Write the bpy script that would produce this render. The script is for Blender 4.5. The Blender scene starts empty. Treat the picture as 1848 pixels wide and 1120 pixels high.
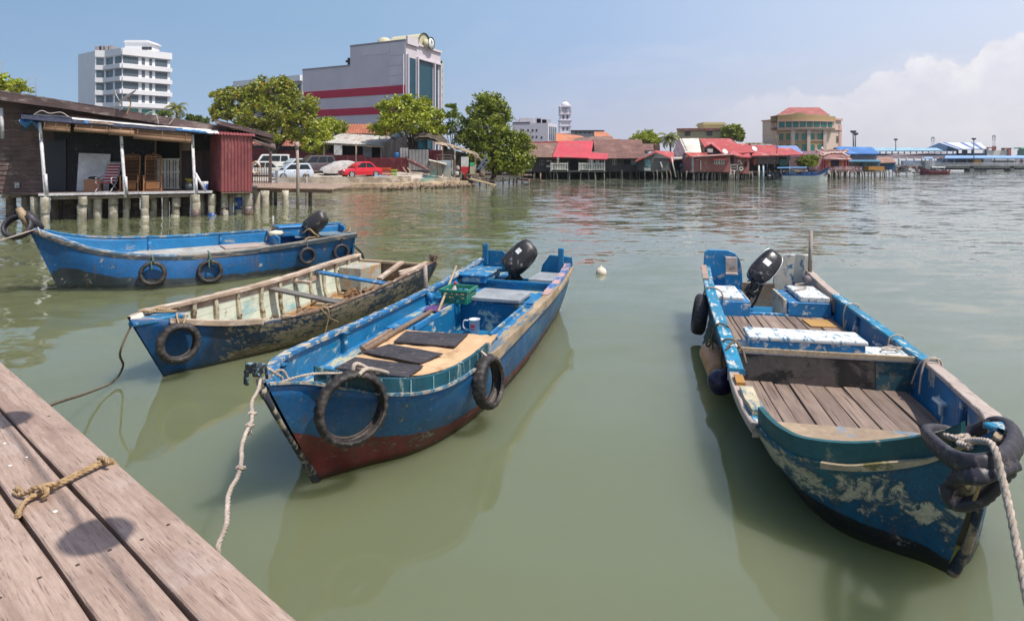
import bpy, math, random
from math import sin, cos, tan, pi, sqrt, atan2, radians, hypot, exp, floor
from mathutils import Vector, Matrix, noise as mnoise
R = random.Random(11)
SC = bpy.context.scene
COL = SC.collection
V = Vector
# ---- viewpoint of the photograph (its pixel grid is 1848 x 1120): measured pixels are turned into places on known planes / at known distances
F, CX, HY, EYE = 1100.0, 924.0, 292.0, 2.4
def W(px, py, z=0.0):
 y = F*(EYE-z)/(py-HY)
 return V(((px-CX)/F*y, y, z))
def D(px, py, d):
 return V(((px-CX)/F*d, d, EYE-(py-HY)/F*d))
def X_(px, d): return (px-CX)/F*d
def Z_(py, d): return EYE-(py-HY)/F*d
def U(a, b): return R.uniform(a, b)

# ------------------------------------------------------------------ scene graph
MATW = {}
def tag(o, label=None, cat=None, group=None, kind=None):
 if label: o['label'] = label
 if cat: o['category'] = cat
 if group: o['group'] = group
 if kind: o['kind'] = kind
 return o
def thing(name, label, cat, loc=(0, 0, 0), rz=0.0, group=None):
 o = bpy.data.objects.new(name, None)
 COL.objects.link(o)
 o.empty_display_size = .3
 o.location = loc
 o.rotation_euler = (0, 0, rz)
 MATW[o.name] = Matrix.Translation(V(loc)) @ Matrix.Rotation(rz, 4, 'Z')
 return tag(o, label, cat, group)
def dup(o, loc=None, rz=None, label=None, parent=None):
 c = o.copy()
 COL.objects.link(c)
 if parent: c.parent = parent
 if loc is not None: c.location = loc
 if rz is not None: c.rotation_euler = (0, 0, rz)
 if label: c['label'] = label
 for ch in o.children: dup(ch, parent=c)
 return c

class MB:
 def __init__(s):
  s.v = []; s.f = []; s.m = []; s.s = []; s.att = {}
 def add(s, vs, fs, m=0, smooth=False):
  b = len(s.v)
  s.v += [V(x) for x in vs]
  for q in fs:
   s.f.append(tuple(b+i for i in q)); s.m.append(m); s.s.append(smooth)
  return b
 def poly(s, *p, m=0):
  s.add(p, [tuple(range(len(p)))], m)
 def box(s, c, d, rz=0.0, M=None, m=0):
  x, y, z = d[0]/2, d[1]/2, d[2]/2
  P = [V((a*x, b*y, e*z)) for e in (-1, 1) for b in (-1, 1) for a in (-1, 1)]
  T = Matrix.Translation(V(c)) @ (M.to_4x4() if M is not None else Matrix.Rotation(rz, 4, 'Z'))
  s.add([T @ p for p in P], [(0, 2, 3, 1), (4, 5, 7, 6), (0, 1, 5, 4), (2, 6, 7, 3), (0, 4, 6, 2), (1, 3, 7, 5)], m)
 def bar(s, a, b, w, h, up=(0, 0, 1), m=0):
  a, b = V(a), V(b); d = b-a; L = d.length
  if L < 1e-6: return
  x = d/L; u = V(up)
  if abs(x.dot(u)) > .98: u = V((0, 1, 0))
  y = u.cross(x).normalized(); z = x.cross(y)
  s.box((a+b)/2, (L, w, h), M=Matrix((x, y, z)).transposed(), m=m)
 def slab(s, pts, t, n=None, m=0):
  # a flat panel of thickness t, extruded away from its face
  p = [V(q) for q in pts]
  if n is None:
   n = (p[1]-p[0]).cross(p[-1]-p[0]).normalized()
  n = V(n)*t; k = len(p)
  fs = [tuple(range(k)), tuple(range(2*k-1, k-1, -1))]+[(i, (i+1) % k, k+(i+1) % k, k+i)[::-1] for i in range(k)]
  s.add(p+[q-n for q in p], fs, m)
 def grid(s, rows, cu=False, cv=False, m=0, smooth=True, flip=False):
  nu, nv = len(rows), len(rows[0])
  vs = [p for r in rows for p in r]; fs = []
  for i in range(nu if cu else nu-1):
   for j in range(nv if cv else nv-1):
    a, b = i, (i+1) % nu; c, d = j, (j+1) % nv
    q = (a*nv+c, a*nv+d, b*nv+d, b*nv+c)
    fs.append(q[::-1] if flip else q)
  return s.add(vs, fs, m, smooth)
 def tube(s, pts, r, n=8, m=0, cap=True, closed=False, smooth=True):
  P = [V(p) for p in pts]; k = len(P)
  rr = r if isinstance(r, (list, tuple)) else [r]*k
  rows = []; u = None
  for i in range(k):
   if closed: t = P[(i+1) % k]-P[i-1]
   else: t = P[min(i+1, k-1)]-P[max(i-1, 0)]
   t = t.normalized() if t.length > 1e-9 else V((0, 0, 1))
   if u is None:
    u = t.cross(V((0, 0, 1)))
    if u.length < .05: u = t.cross(V((1, 0, 0)))
   u = (u-t*u.dot(t)).normalized(); w = t.cross(u)
   rows.append([P[i]+(u*cos(2*pi*j/n)+w*sin(2*pi*j/n))*rr[i] for j in range(n)])
  b = s.grid(rows, cu=closed, cv=True, m=m, smooth=smooth)
  if cap and not closed:
   s.f.append(tuple(b+j for j in range(n))[::-1]); s.m.append(m); s.s.append(False)
   s.f.append(tuple(b+(k-1)*n+j for j in range(n))); s.m.append(m); s.s.append(False)
 def lathe(s, prof, T=None, n=16, m=0, smooth=True, cap=True):
  T = T or Matrix()
  rows = [[T @ V((r*cos(2*pi*j/n), r*sin(2*pi*j/n), z)) for j in range(n)] for r, z in prof]
  b = s.grid(rows, cv=True, m=m, smooth=smooth)
  if cap:
   for i, fl in ((0, True), (len(prof)-1, False)):
    if prof[i][0] > 1e-4:
     q = tuple(b+i*n+j for j in range(n))
     s.f.append(q[::-1] if fl else q); s.m.append(m); s.s.append(False)
 def rope(s, pts, r, pitch=None, m=0, seg=None):
  # three laid strands
  P = resample(pts, seg or r*1.3); pitch = pitch or r*7
  fr = frames(P); acc = 0; ang = []
  for i in range(len(P)):
   if i: acc += (P[i]-P[i-1]).length
   ang.append(acc/pitch*2*pi)
  for k in range(3):
   q = [P[i]+(fr[i][0]*cos(ang[i]+k*2.094)+fr[i][1]*sin(ang[i]+k*2.094))*r*.52 for i in range(len(P))]
   s.tube(q, r*.58, 6, m)
 def build(s, name, mats, parent=None, world=False, loc=None, bevel=0, origin=None, seg=1):
  vs = s.v
  if world and parent:
   q = parent
   while q.name not in MATW: q = q.parent
   I = MATW[q.name].inverted(); vs = [I @ p for p in vs]
  if loc is None and parent is None and vs:
   xs = [p.x for p in vs]; ys = [p.y for p in vs]; zs = [p.z for p in vs]
   loc = V(((min(xs)+max(xs))/2, (min(ys)+max(ys))/2, min(zs)))
   vs = [p-loc for p in vs]
  me = bpy.data.meshes.new(name)
  me.from_pydata([tuple(p) for p in vs], [], s.f)
  for a in (mats if isinstance(mats, (list, tuple)) else [mats]): me.materials.append(a)
  me.polygons.foreach_set('material_index', s.m)
  me.polygons.foreach_set('use_smooth', s.s)
  for k, dat in s.att.items():
   a = me.attributes.new(k, 'FLOAT', 'POINT'); a.data.foreach_set('value', dat)
  me.update()
  o = bpy.data.objects.new(name, me)
  COL.objects.link(o)
  if parent: o.parent = parent
  if loc is not None: o.location = loc
  if bevel:
   b = o.modifiers.new('bevel', 'BEVEL'); b.width = bevel; b.segments = seg; b.limit_method = 'ANGLE'; b.angle_limit = .6
  return o

def resample(pts, step):
 P = [V(p) for p in pts]; out = [P[0]]; rest = step
 for a, b in zip(P, P[1:]):
  L = (b-a).length; d = rest
  while d < L:
   out.append(a.lerp(b, d/L)); d += step
  rest = d-L
 if (out[-1]-P[-1]).length > step*.3: out.append(P[-1])
 return out
def frames(P):
 out = []; u = None; k = len(P)
 for i in range(k):
  t = (P[min(i+1, k-1)]-P[max(i-1, 0)]).normalized()
  if u is None:
   u = t.cross(V((0, 0, 1)))
   if u.length < .05: u = t.cross(V((1, 0, 0)))
  u = (u-t*u.dot(t)).normalized(); out.append((u, t.cross(u)))
 return out
def spline(pts, n=8, closed=False):
 P = [V(p) for p in pts]; k = len(P); out = []
 for i in range(k if closed else k-1):
  if closed: a, b, c, d = P[i-1], P[i], P[(i+1) % k], P[(i+2) % k]
  else: a, b, c, d = P[max(i-1, 0)], P[i], P[i+1], P[min(i+2, k-1)]
  for j in range(n):
   t = j/n
   out.append(.5*((2*b)+(c-a)*t+(2*a-5*b+4*c-d)*t*t+(3*b-a-3*c+d)*t**3))
 if not closed: out.append(P[-1])
 return out
def interp(xs, ys, x):
 if x <= xs[0]: return ys[0]
 for a, b, p, q in zip(xs, xs[1:], ys, ys[1:]):
  if x <= b: return p+(q-p)*(x-a)/(b-a)
 return ys[-1]
def sag(a, b, d, n=14):
 a, b = V(a), V(b)
 return [a.lerp(b, i/n)-V((0, 0, d*4*(i/n)*(1-i/n))) for i in range(n+1)]

# ------------------------------------------------------------------ materials
def srgb(r, g, b):
 f = lambda c: (c/255)/12.92 if c < 10.3 else ((c/255+.055)/1.055)**2.4
 return (f(r), f(g), f(b))
class NT:
 def __init__(s, name):
  s.mat = bpy.data.materials.new(name); s.mat.use_nodes = True
  s.t = s.mat.node_tree; s.t.nodes.clear()
  s.out = s.t.nodes.new('ShaderNodeOutputMaterial')
  s._co = None
 def n(s, ty, ins=None, **kw):
  d = s.t.nodes.new('ShaderNode'+ty)
  for k, v in kw.items(): setattr(d, k, v)
  for k, v in (ins or {}).items(): s.set(d.inputs[k], v)
  return d
 def set(s, i, v):
  if isinstance(v, bpy.types.NodeSocket): s.t.links.new(v, i)
  elif isinstance(v, (tuple, list)) and len(v) == 3 and i.type == 'RGBA': i.default_value = (*v, 1)
  else: i.default_value = v
 def co(s):
  if s._co is None: s._co = s.n('TexCoord').outputs['Object']
  return s._co
 def math(s, op, a, b=0.0, c=None, clamp=False):
  d = s.n('Math', operation=op, use_clamp=clamp); s.set(d.inputs[0], a); s.set(d.inputs[1], b)
  if c is not None: s.set(d.inputs[2], c)
  return d.outputs[0]
 def vmul(s, v, k):
  d = s.n('VectorMath', operation='MULTIPLY'); s.set(d.inputs[0], v); s.set(d.inputs[1], k)
  return d.outputs[0]
 def noise(s, scale=5.0, detail=4.0, rough=.6, stretch=(1, 1, 1), dist=0.0, vec=None, col=False):
  v = vec or s.co()
  if stretch != (1, 1, 1): v = s.vmul(v, stretch)
  d = s.n('TexNoise', {'Vector': v, 'Scale': scale, 'Detail': detail, 'Roughness': rough, 'Distortion': dist})
  return d.outputs['Color' if col else 'Fac']
 def rng(s, v, a, b, c=0.0, d=1.0, smooth=False):
  m = s.n('MapRange', {'Value': v, 'From Min': a, 'From Max': b, 'To Min': c, 'To Max': d}, clamp=True)
  if smooth: m.interpolation_type = 'SMOOTHSTEP'
  return m.outputs[0]
 def mix(s, f, a, b, mode='MIX'):
  m = s.n('Mix', data_type='RGBA', blend_type=mode, clamp_factor=True)
  s.set(m.inputs[0], f); s.set(m.inputs[6], a); s.set(m.inputs[7], b)
  return m.outputs[2]
 def attr(s, n): return s.n('Attribute', attribute_name=n).outputs['Fac']
 def bump(s, h, st=.3, dist=.01):
  return s.n('Bump', {'Height': h, 'Strength': st, 'Distance': dist}).outputs[0]
 def sep(s, v=None):
  return s.n('SeparateXYZ', {0: v or s.co()}).outputs
 def pr(s, col, rough=.6, normal=None, **kw):
  b = s.n('BsdfPrincipled')
  s.set(b.inputs['Base Color'], col); s.set(b.inputs['Roughness'], rough)
  if normal is not None: s.set(b.inputs['Normal'], normal)
  for k, v in kw.items(): s.set(b.inputs[k.replace('_', ' ')], v)
  s.t.links.new(b.outputs[0], s.out.inputs[0])
  return s.mat
def sc(c, k): return tuple(min(1, x*k) for x in c)
def thr(a): return .5+.30*(.5-a)
def worn(name, base, wear=(.5, .47, .4), amt=.2, scale=5.0, stretch=(1, 1, 1), rough=.55, var=.25, dirt=.35, dcol=(.06, .045, .03), bump=.25, sharp=.035, metal=0.0, dscale=1.6):
 t = NT(name)
 v = t.noise(scale*.35, 3)
 c = t.mix(t.rng(v, .3, .7), sc(base, 1-var), sc(base, 1+var))
 if amt > 0:
  w = t.noise(scale, 8, .68, stretch, .4)
  k = thr(amt); f = t.rng(w, k-sharp, k+sharp)
  fine = t.noise(scale*6, 3)
  c = t.mix(f, c, t.mix(fine, sc(wear, .75), sc(wear, 1.2)))
 else:
  f = t.noise(scale*3, 4)
 c = t.mix(.4, c, t.mix(t.rng(t.noise(scale*5.5, 4, .7), .3, .7), (.28, .28, .28), (.72, .72, .72)), 'OVERLAY')
 if dirt > 0:
  dn = t.noise(dscale, 7, .7, (1, 1, .5))
  c = t.mix(t.math('MULTIPLY', t.rng(dn, .46, .72), dirt), c, dcol)
 return t.pr(c, t.rng(t.noise(scale*2, 3), .3, .7, rough*.8, min(1, rough*1.2)), t.bump(f, bump, .004), Metallic=metal)
def wood(name, c1, c2, ax=0, scale=6.0, rough=.75, dark=(.05, .035, .03), crack=.5, bump=.4, rnd=.25):
 t = NT(name); st = [1, 1, 1]; st[ax] = .06
 oi = t.n('ObjectInfo').outputs['Random']; isl = t.n('NewGeometry').outputs['Random Per Island']
 off = t.n('CombineXYZ', {0: t.math('MULTIPLY', isl, 37.0), 1: t.math('MULTIPLY', isl, 19.0), 2: t.math('MULTIPLY', oi, 11.0)}).outputs[0]
 va = t.n('VectorMath', operation='ADD'); t.set(va.inputs[0], t.co()); t.set(va.inputs[1], off)
 v = va.outputs[0]
 g = t.noise(scale*4, 6, .65, tuple(st), .6, vec=v)
 big = t.noise(scale*.25, 4, .6, (1, 1, 1), vec=v)
 c = t.mix(t.rng(g, .3, .7), c1, c2)
 c = t.mix(t.math('MULTIPLY', t.rng(big, .42, .7), .45), c, sc(c1, .55))
 cr = t.noise(scale*9, 3, .5, tuple(x*.6 if i == ax else x for i, x in enumerate(st)), .2, vec=v)
 c = t.mix(t.math('MULTIPLY', t.rng(cr, .60, .70), crack), c, dark)
 k = t.math('ADD', t.math('MULTIPLY', isl, rnd*2), 1-rnd)
 c = t.mix(1.0, c, t.n('CombineColor', {0: k, 1: k, 2: k}).outputs[0], 'MULTIPLY')
 return t.pr(c, rough, t.bump(t.math('ADD', g, t.math('MULTIPLY', cr, -1.0)), bump, .004))
def plain(name, col, rough=.6, var=.12, scale=3.0, metal=0.0, bump=.1, **kw):
 t = NT(name)
 n = t.noise(scale, 5, .6)
 c = t.mix(t.rng(n, .3, .7), sc(col, 1-var), sc(col, 1+var))
 return t.pr(c, rough, t.bump(n, bump, .01), Metallic=metal, **kw)
# ------------------------------------------------------------------ camera, sun, sky
cam = bpy.data.cameras.new('camera'); co = bpy.data.objects.new('camera', cam); COL.objects.link(co)
co.location = (0, 0, EYE); co.rotation_euler = (radians(90), 0, 0)
cam.sensor_width = 36; cam.lens = 36*F/1848
cam.shift_y = (HY-560)/1848
cam.clip_start = .05; cam.clip_end = 9000
SC.camera = co
SC.view_settings.view_transform = 'Standard'; SC.view_settings.look = 'None'
SC.view_settings.exposure = .17; SC.view_settings.gamma = 1
SC.cycles.max_bounces = 8; SC.cycles.transparent_max_bounces = 12
SC.cycles.caustics_reflective = False; SC.cycles.caustics_refractive = False
SC.cycles.sample_clamp_indirect = 6
SC.cycles.use_denoising = True
SUN = V((.40, -.22, .89)).normalized()
sl = bpy.data.lights.new('sun', 'SUN'); sl.energy = 4.25; sl.angle = radians(.6); sl.color = (1, .95, .87)
so = bpy.data.objects.new('sun', sl); COL.objects.link(so)
so.rotation_euler = SUN.to_track_quat('Z', 'Y').to_euler(); so.location = (30, -20, 80)

def make_world():
 w = bpy.data.worlds.new('World'); SC.world = w; w.use_nodes = True
 T = w.node_tree; T.nodes.clear()
 class WN(NT):
  def __init__(s): s.t = T; s._co = None
 t = WN()
 out = t.n('OutputWorld'); bg = t.n('Background')
 sky = t.n('TexSky', sky_type='NISHITA', sun_disc=False, sun_elevation=math.asin(SUN.z), sun_rotation=atan2(SUN.x, SUN.y), altitude=20, air_density=1.0, dust_density=1.6, ozone_density=1.2)
 d = t.n('TexCoord').outputs['Generated']
 nrm = t.n('VectorMath', operation='NORMALIZE'); t.set(nrm.inputs[0], d); d = nrm.outputs[0]
 x, y, z = t.sep(d)
 az = t.math('ARCTAN2', x, y); el = t.math('ARCSINE', z)
 # haze-filled tropical sky near the horizon: blue over the town, milky over the strait
 a = t.rng(az, -.75, .72)
 def ramp(f, stops):
  r = t.n('ValToRGB', {0: f}); e = r.color_ramp.elements
  while len(e) < len(stops): e.new(.5)
  for q, (p, c) in zip(e, stops): q.position = p; q.color = (*c, 1)
  return r.outputs[0]
 hor = ramp(a, [(0, srgb(150, 180, 210)), (.35, srgb(164, 184, 210)), (.6, srgb(184, 188, 206)), (.8, srgb(200, 199, 208)), (1, srgb(208, 204, 209))])
 top = ramp(a, [(0, srgb(132, 163, 198)), (.35, srgb(143, 174, 207)), (.6, srgb(160, 185, 219)), (.8, srgb(184, 201, 228)), (1, srgb(204, 215, 236))])
 lo = t.mix(t.rng(el, .0, .22, smooth=True), hor, top)
 # cumulus bank over the right-hand shore
 prof = t.n('FloatCurve', {1: t.rng(az, 0.0, .8)}); cv = prof.mapping.curves[0]
 pts = [(0, .0), (.12, .0), (.2, .04), (.3, .085), (.38, .10), (.45, .1), (.52, .118), (.6, .108), (.66, .128), (.7, .14), (.765, .145), (.8, .128), (.83, .165), (.875, .185), (1, .25)]
 for p in pts[1:-1]: cv.points.new(p[0], p[1]*3)
 cv.points[0].location = (0, pts[0][1]*3); cv.points[-1].location = (1, .75)
 prof.mapping.update()
 etop = t.math('MULTIPLY', prof.outputs[0], .31)
 n1 = t.noise(9, 3, .6, vec=d); n2 = t.noise(34, 5, .62, vec=d)
 pu = t.math('ADD', t.math('MULTIPLY', t.math('SUBTRACT', n1, .5), .10), t.math('MULTIPLY', t.math('SUBTRACT', n2, .5), .045))
 dd = t.math('ADD', t.math('SUBTRACT', etop, el), pu)
 edge = t.rng(dd, -.001, .010, smooth=True)
 fade = t.math('SUBTRACT', 1.0, t.rng(dd, .008, .075))
 side = t.rng(az, .26, .64)
 amt = t.math('MULTIPLY', t.math('MULTIPLY', edge, t.rng(fade, 0, 1, .30, 1)), t.rng(side, 0, 1, .0, .66))
 amt = t.math('MULTIPLY', amt, t.rng(n1, .30, .58, .45, 1)); ccol = t.mix(t.rng(n2, .35, .65), srgb(226, 221, 227), srgb(252, 246, 243))
 lo = t.mix(amt, lo, ccol)
 # thin high veils
 veil = t.rng(t.noise(4, 5, .6, (1, 1, 3.5), .5, vec=d), .5, .75)
 lo = t.mix(t.math('MULTIPLY', veil, t.rng(az, -.2, .6, .03, .3)), lo, srgb(228, 226, 234))
 s = t.n('VectorMath', operation='SCALE'); t.set(s.inputs[0], sky.outputs[0]); s.inputs[3].default_value = .13
 c = t.mix(t.rng(el, .30, 1.0, smooth=True), lo, s.outputs[0])
 t.set(bg.inputs[0], c); bg.inputs[1].default_value = 1.0
 T.links.new(bg.outputs[0], out.inputs[0])
make_world()

# ------------------------------------------------------------------ water
def water_mat():
 t = NT('turbid_water')
 p = t.co(); x, y, z = t.sep(p)
 dist = t.math('SQRT', t.math('ADD', t.math('MULTIPLY', x, x), t.math('MULTIPLY', y, y)))
 # surface slopes straight from noise: slow swell, wind ripples (stronger away from the sheltered jetty) and a fine shiver
 patch = t.rng(t.noise(.10, 3, .6, (1, 2, 1), vec=p), .36, .64)
 def slope(scale, st, det, amp):
  c = t.noise(scale, det, .55, st, .8, vec=p, col=True)
  q = t.n('VectorMath', operation='SUBTRACT'); t.set(q.inputs[0], c); q.inputs[1].default_value = (.5, .5, .5)
  m = t.n('VectorMath', operation='SCALE'); t.set(m.inputs[0], q.outputs[0]); t.set(m.inputs[3], amp); return m.outputs[0]
 near, mid = t.rng(dist, 5, 20, 0, 1, smooth=True), t.rng(dist, 12, 70)
 pk = t.rng(patch, 0, 1, .55, 1.15)
 parts = [slope(.5, (.8, 1.5, 1), 2, t.rng(near, 0, 1, .19, .17)), slope(1.5, (.6, 1.5, 1), 3, t.math('MULTIPLY', t.rng(near, 0, 1, .09, .34), pk)), slope(5.5, (.6, 1.3, 1), 2, t.math('MULTIPLY', t.rng(near, 0, 1, .035, .18), pk)), slope(.45, (.5, 1.3, 1), 3, t.rng(mid, 0, 1, .0, .25))]
 tot = parts[0]
 for q in parts[1:]:
  ad = t.n('VectorMath', operation='ADD'); t.set(ad.inputs[0], tot); t.set(ad.inputs[1], q); tot = ad.outputs[0]
 fl = t.vmul(tot, (.8, 1, 0)); ad = t.n('VectorMath', operation='ADD'); t.set(ad.inputs[0], fl); ad.inputs[1].default_value = (0, 0, 1)
 nn = t.n('VectorMath', operation='NORMALIZE'); t.set(nn.inputs[0], ad.outputs[0]); nb = nn.outputs[0]
 m = t.noise(.12, 4, .6, vec=p)
 base = t.mix(t.rng(m, .35, .65), (.130, .143, .070), (.152, .165, .090))
 base = t.mix(t.rng(x, -6, 14), base, (.135, .160, .112))  # base colour goes grey-green to the right, imitating reflected sky
 m = t.pr(base, .035, nb, IOR=1.46, Subsurface_Weight=1.0, Subsurface_Radius=(.75, .8, .45), Subsurface_Scale=1.0)
 for q in t.t.nodes:
  if q.type == 'BSDF_PRINCIPLED': q.subsurface_method = 'BURLEY'
 return m
M_WATER = water_mat()
mb = MB()
xs = [-3000, -400, -60, -12, 12, 60, 400, 3000]; ys = [-400, -30, -4, 20, 60, 200, 900, 6000]
mb.grid([[V((x, y, 0)) for y in ys] for x in xs], smooth=False, flip=True)
o = mb.build('water', M_WATER, loc=(0, 0, 0)); tag(o, kind='structure')
# pull the sheet's normals up
# ------------------------------------------------------------------ boat kit.  local frame: x = distance from the bow towards the stern, y = towards port-in-picture (left), z = above water
def catm(rows, n):
 out = []; k = len(rows)
 for i in range(k-1):
  a, b, c, d = rows[max(i-1, 0)], rows[i], rows[i+1], rows[min(i+2, k-1)]
  for j in range(n):
   t = j/n
   out.append([.5*(2*q+(r-p)*t+(2*p-5*q+4*r-s)*t*t+(3*q-p-3*r+s)*t**3) for p, q, r, s in zip(a, b, c, d)])
 out.append(list(rows[-1])); return out
class Boat:
 def __init__(s, name, label, bow, ax, st, group=None, n=6, th=.045, zf=.16, bulge=.03):
  a = V((ax[0], ax[1], 0)).normalized()
  s.e = thing(name, label, 'boat', (bow[0], bow[1], 0), atan2(a.y, a.x), group)
  s.M = MATW[s.e.name]; s.th = th; s.zf = zf; s.bulge = bulge
  s.st = catm(st, n)
  s.NU = 7
 def w(s, x, t, z): return s.M @ V((x, -t, z))
 def sec(s, q, side, inner=False):
  sg, gL, zL, gR, zR, sw, wL, wR, zk = q
  g, zg, w = (gL, zL, wL) if side > 0 else (gR, zR, wR)
  P = []
  for k in range(s.NU+1):
   u = k/s.NU
   b = g+(w-g)*u+s.bulge*sin(pi*u)*min(1, g*2.2)
   P.append([sg+(sw-sg)*u, b, zg*(1-u)])
  return P, w, sw, zk
 def hb(s, x, z, side, inner=True):
  # half breadth of the hull at station x, height z
  best = []
  for q in s.st:
   P = s.sec(q, side)[0]
   for a, b in zip(P, P[1:]):
    if b[2] <= z <= a[2] and a[2] > b[2]:
     u = (a[2]-z)/(a[2]-b[2]); best.append((a[0]+(b[0]-a[0])*u, a[1]+(b[1]-a[1])*u)); break
   else:
    best.append((P[0][0], P[0][1]) if z > P[0][2] else (P[-1][0], P[-1][1]))
  r = interp([b[0] for b in best], [b[1] for b in best], x)
  return max(.004, r-(s.th if inner else 0))
 def gz(s, x, side):
  return interp([q[0] for q in s.st], [q[2] if side > 0 else q[4] for q in s.st], x)
 def gb(s, x, side):
  return interp([q[0] for q in s.st], [q[1] if side > 0 else q[3] for q in s.st], x)
 def hull(s, mats, zb=lambda x: 0.0, wr=lambda x, t, z: 0.0, name='hull'):
  mb = MB(); rows = []; pl = []; w_ = []; th = s.th
  for q in s.st:
   L, wL, sw, zk = s.sec(q, 1); Rr, wR, _, _ = s.sec(q, -1)
   o = [V((a, b, z)) for a, b, z in L]+[V((sw+.03, wL*.82, zk*.6)), V((sw+.06, 0, zk)), V((sw+.03, -wR*.82, zk*.6))]+[V((a, -b, z)) for a, b, z in Rr[::-1]]
   def inn(P, sg):
    zg = P[0][2]; zf = min(s.zf, zg*.5); r = []
    for k in range(s.NU+1):
     z = zg+(zf-zg)*k/s.NU
     for a, b in zip(P, P[1:]):
      if b[2] <= z+1e-6:
       u = (a[2]-z)/max(1e-6, a[2]-b[2]); r.append(V((a[0]+(b[0]-a[0])*u+th*.6*max(0, 1-a[0]), sg*max(.003, a[1]+(b[1]-a[1])*u-th), z))); break
    return r
   iL = inn(L, 1); iR = inn(Rr, -1)
   m = iL[-1]*.5+iR[-1]*.5
   i = iL+[iL[-1].lerp(m, .5), m, m.lerp(iR[-1], .5)]+iR[::-1]
   rows.append(o+i[::-1])
   for k, p in enumerate(rows[-1]):
    out = k < len(o)
    pl.append(p.z-zb(p.x) if out else 9.0); w_.append(wr(p.x, -p.y, p.z) if out else wr(p.x, -p.y, p.z)-9)
  n = len(rows[0]); h = n//2
  b = mb.grid(rows, cv=True, smooth=True, flip=True)
  for fi, f in enumerate(mb.f):
   j = fi % n
   mb.m[fi] = 0 if j < h-1 else (2 if j in (h-1, n-1) else 1)
   if j in (h-1, n-1): mb.s[fi] = False
  e = b+(len(rows)-1)*n
  for j in range(h-1): mb.add([], []); mb.f.append((e+j, e+j+1, e+n-2-j, e+n-1-j)); mb.m.append(0); mb.s.append(False)
  mb.att = {'pl': pl, 'wr': w_}
  return mb.build(name, mats, s.e, loc=(0, 0, 0))
 def strip(s, mb, side, x0, x1, o0, o1, z0, z1, m=0, n=None, jit=0.0):
  # a plank bent along the sheer: o0..o1 outwards from the gunwale edge, z0..z1 relative to it
  rows = []; n = n or max(2, int((x1-x0)/.1))
  for i in range(n+1):
   x = x0+(x1-x0)*i/n; e = .02
   b = s.gb(x, side); zg = s.gz(x, side)
   db = (s.gb(x+e, side)-s.gb(x-e, side))/(2*e)
   nrm = V((-db, 1, 0)).normalized()
   p = V((x, b, zg)); j = jit*mnoise.noise(V((x*7, side, z0*5)))
   c = [p+nrm*o0+V((0, 0, z0)), p+nrm*o1+V((0, 0, z0)), p+nrm*o1+V((0, 0, z1+j)), p+nrm*o0+V((0, 0, z1+j))]
   rows.append([V((q.x, q.y*side, q.z)) for q in c])
  b = mb.grid(rows, cv=True, m=m, smooth=False, flip=(side < 0))
  for i, fl in ((0, True), (n, False)):
   q = tuple(b+i*4+j for j in range(4)); mb.f.append(q if fl == (side > 0) else q[::-1]); mb.m.append(m); mb.s.append(False)
 def deck(s, mb, x0, x1, z, th=.03, inset=0.0, tl=None, tr=None, n=10, m=0):
  rows = []
  for i in range(n+1):
   x = x0+(x1-x0)*i/n
   l = s.hb(x, z, 1)-inset if tl is None else min(-tl, s.hb(x, z, 1)-inset)
   r = -(s.hb(x, z, -1)-inset) if tr is None else max(-tr, -(s.hb(x, z, -1)-inset))
   rows.append([V((x, l, z)), V((x, r, z)), V((x, r, z-th)), V((x, l, z-th))])
  b = mb.grid(rows, cv=True, m=m, smooth=False, flip=True)
  for i, fl in ((0, False), (n, True)):
   q = tuple(b+i*4+j for j in range(4)); mb.f.append(q[::-1] if fl else q); mb.m.append(m); mb.s.append(False)
 def boards(s, mb, x0, x1, z, edges, gap=.010, th=.022, inset=.01):
  for a, b in zip(edges, edges[1:]):
   dz = U(-.006, .006); e0, e1 = U(-.02, .02), U(-.02, .02); rows = []
   for i in range(13):
    x = x0+e0+(x1+e1-x0-e0)*i/12
    l = max(a+gap/2, -(s.hb(x, z, 1)-inset)); r = min(b-gap/2, s.hb(x, z, -1)-inset)
    if r-l < .015: continue
    wv = .004*sin(x*3+a*9)
    rows.append([V((x, -l+wv, z+dz)), V((x, -r+wv, z+dz)), V((x, -r+wv, z+dz-th)), V((x, -l+wv, z+dz-th))])
   if len(rows) < 2: continue
   k = mb.grid(rows, cv=True, smooth=False, flip=True)
   for i, fl in ((0, False), (len(rows)-1, True)):
    q = tuple(k+i*4+j for j in range(4)); mb.f.append(q[::-1] if fl else q); mb.m.append(0); mb.s.append(False)
 def bulkhead(s, mb, x, z0, z1, th=.03, inset=-.01, tl=None, tr=None, m=0):
  n = 5; F_ = []
  for i in range(n+1):
   z = z0+(z1-z0)*i/n
   F_.append((s.hb(x, z, 1)-inset if tl is None else -tl, s.hb(x, z, -1)-inset if tr is None else tr, z))
  pts = [V((x, l, z)) for l, r, z in F_]+[V((x, -r, z)) for l, r, z in F_[::-1]]
  mb.slab(pts, th, n=(-1, 0, 0), m=m)
 def rib(s, mb, x, side, z0, z1, w=.045, d=.045, m=0):
  rows = []
  for i in range(7):
   z = z0+(z1-z0)*i/6; b = s.hb(x, z, side)+.004
   dd = d*(1.0+.25*sin(i*1.7+x*5))
   rows.append([V((x-w/2, side*b, z)), V((x+w/2, side*b, z)), V((x+w/2, side*(b-dd), z)), V((x-w/2, side*(b-dd), z))])
  b = mb.grid(rows, cv=True, m=m, smooth=False, flip=(side > 0))
  mb.f.append(tuple(b+24+j for j in range(4))); mb.m.append(m); mb.s.append(False)
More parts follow.
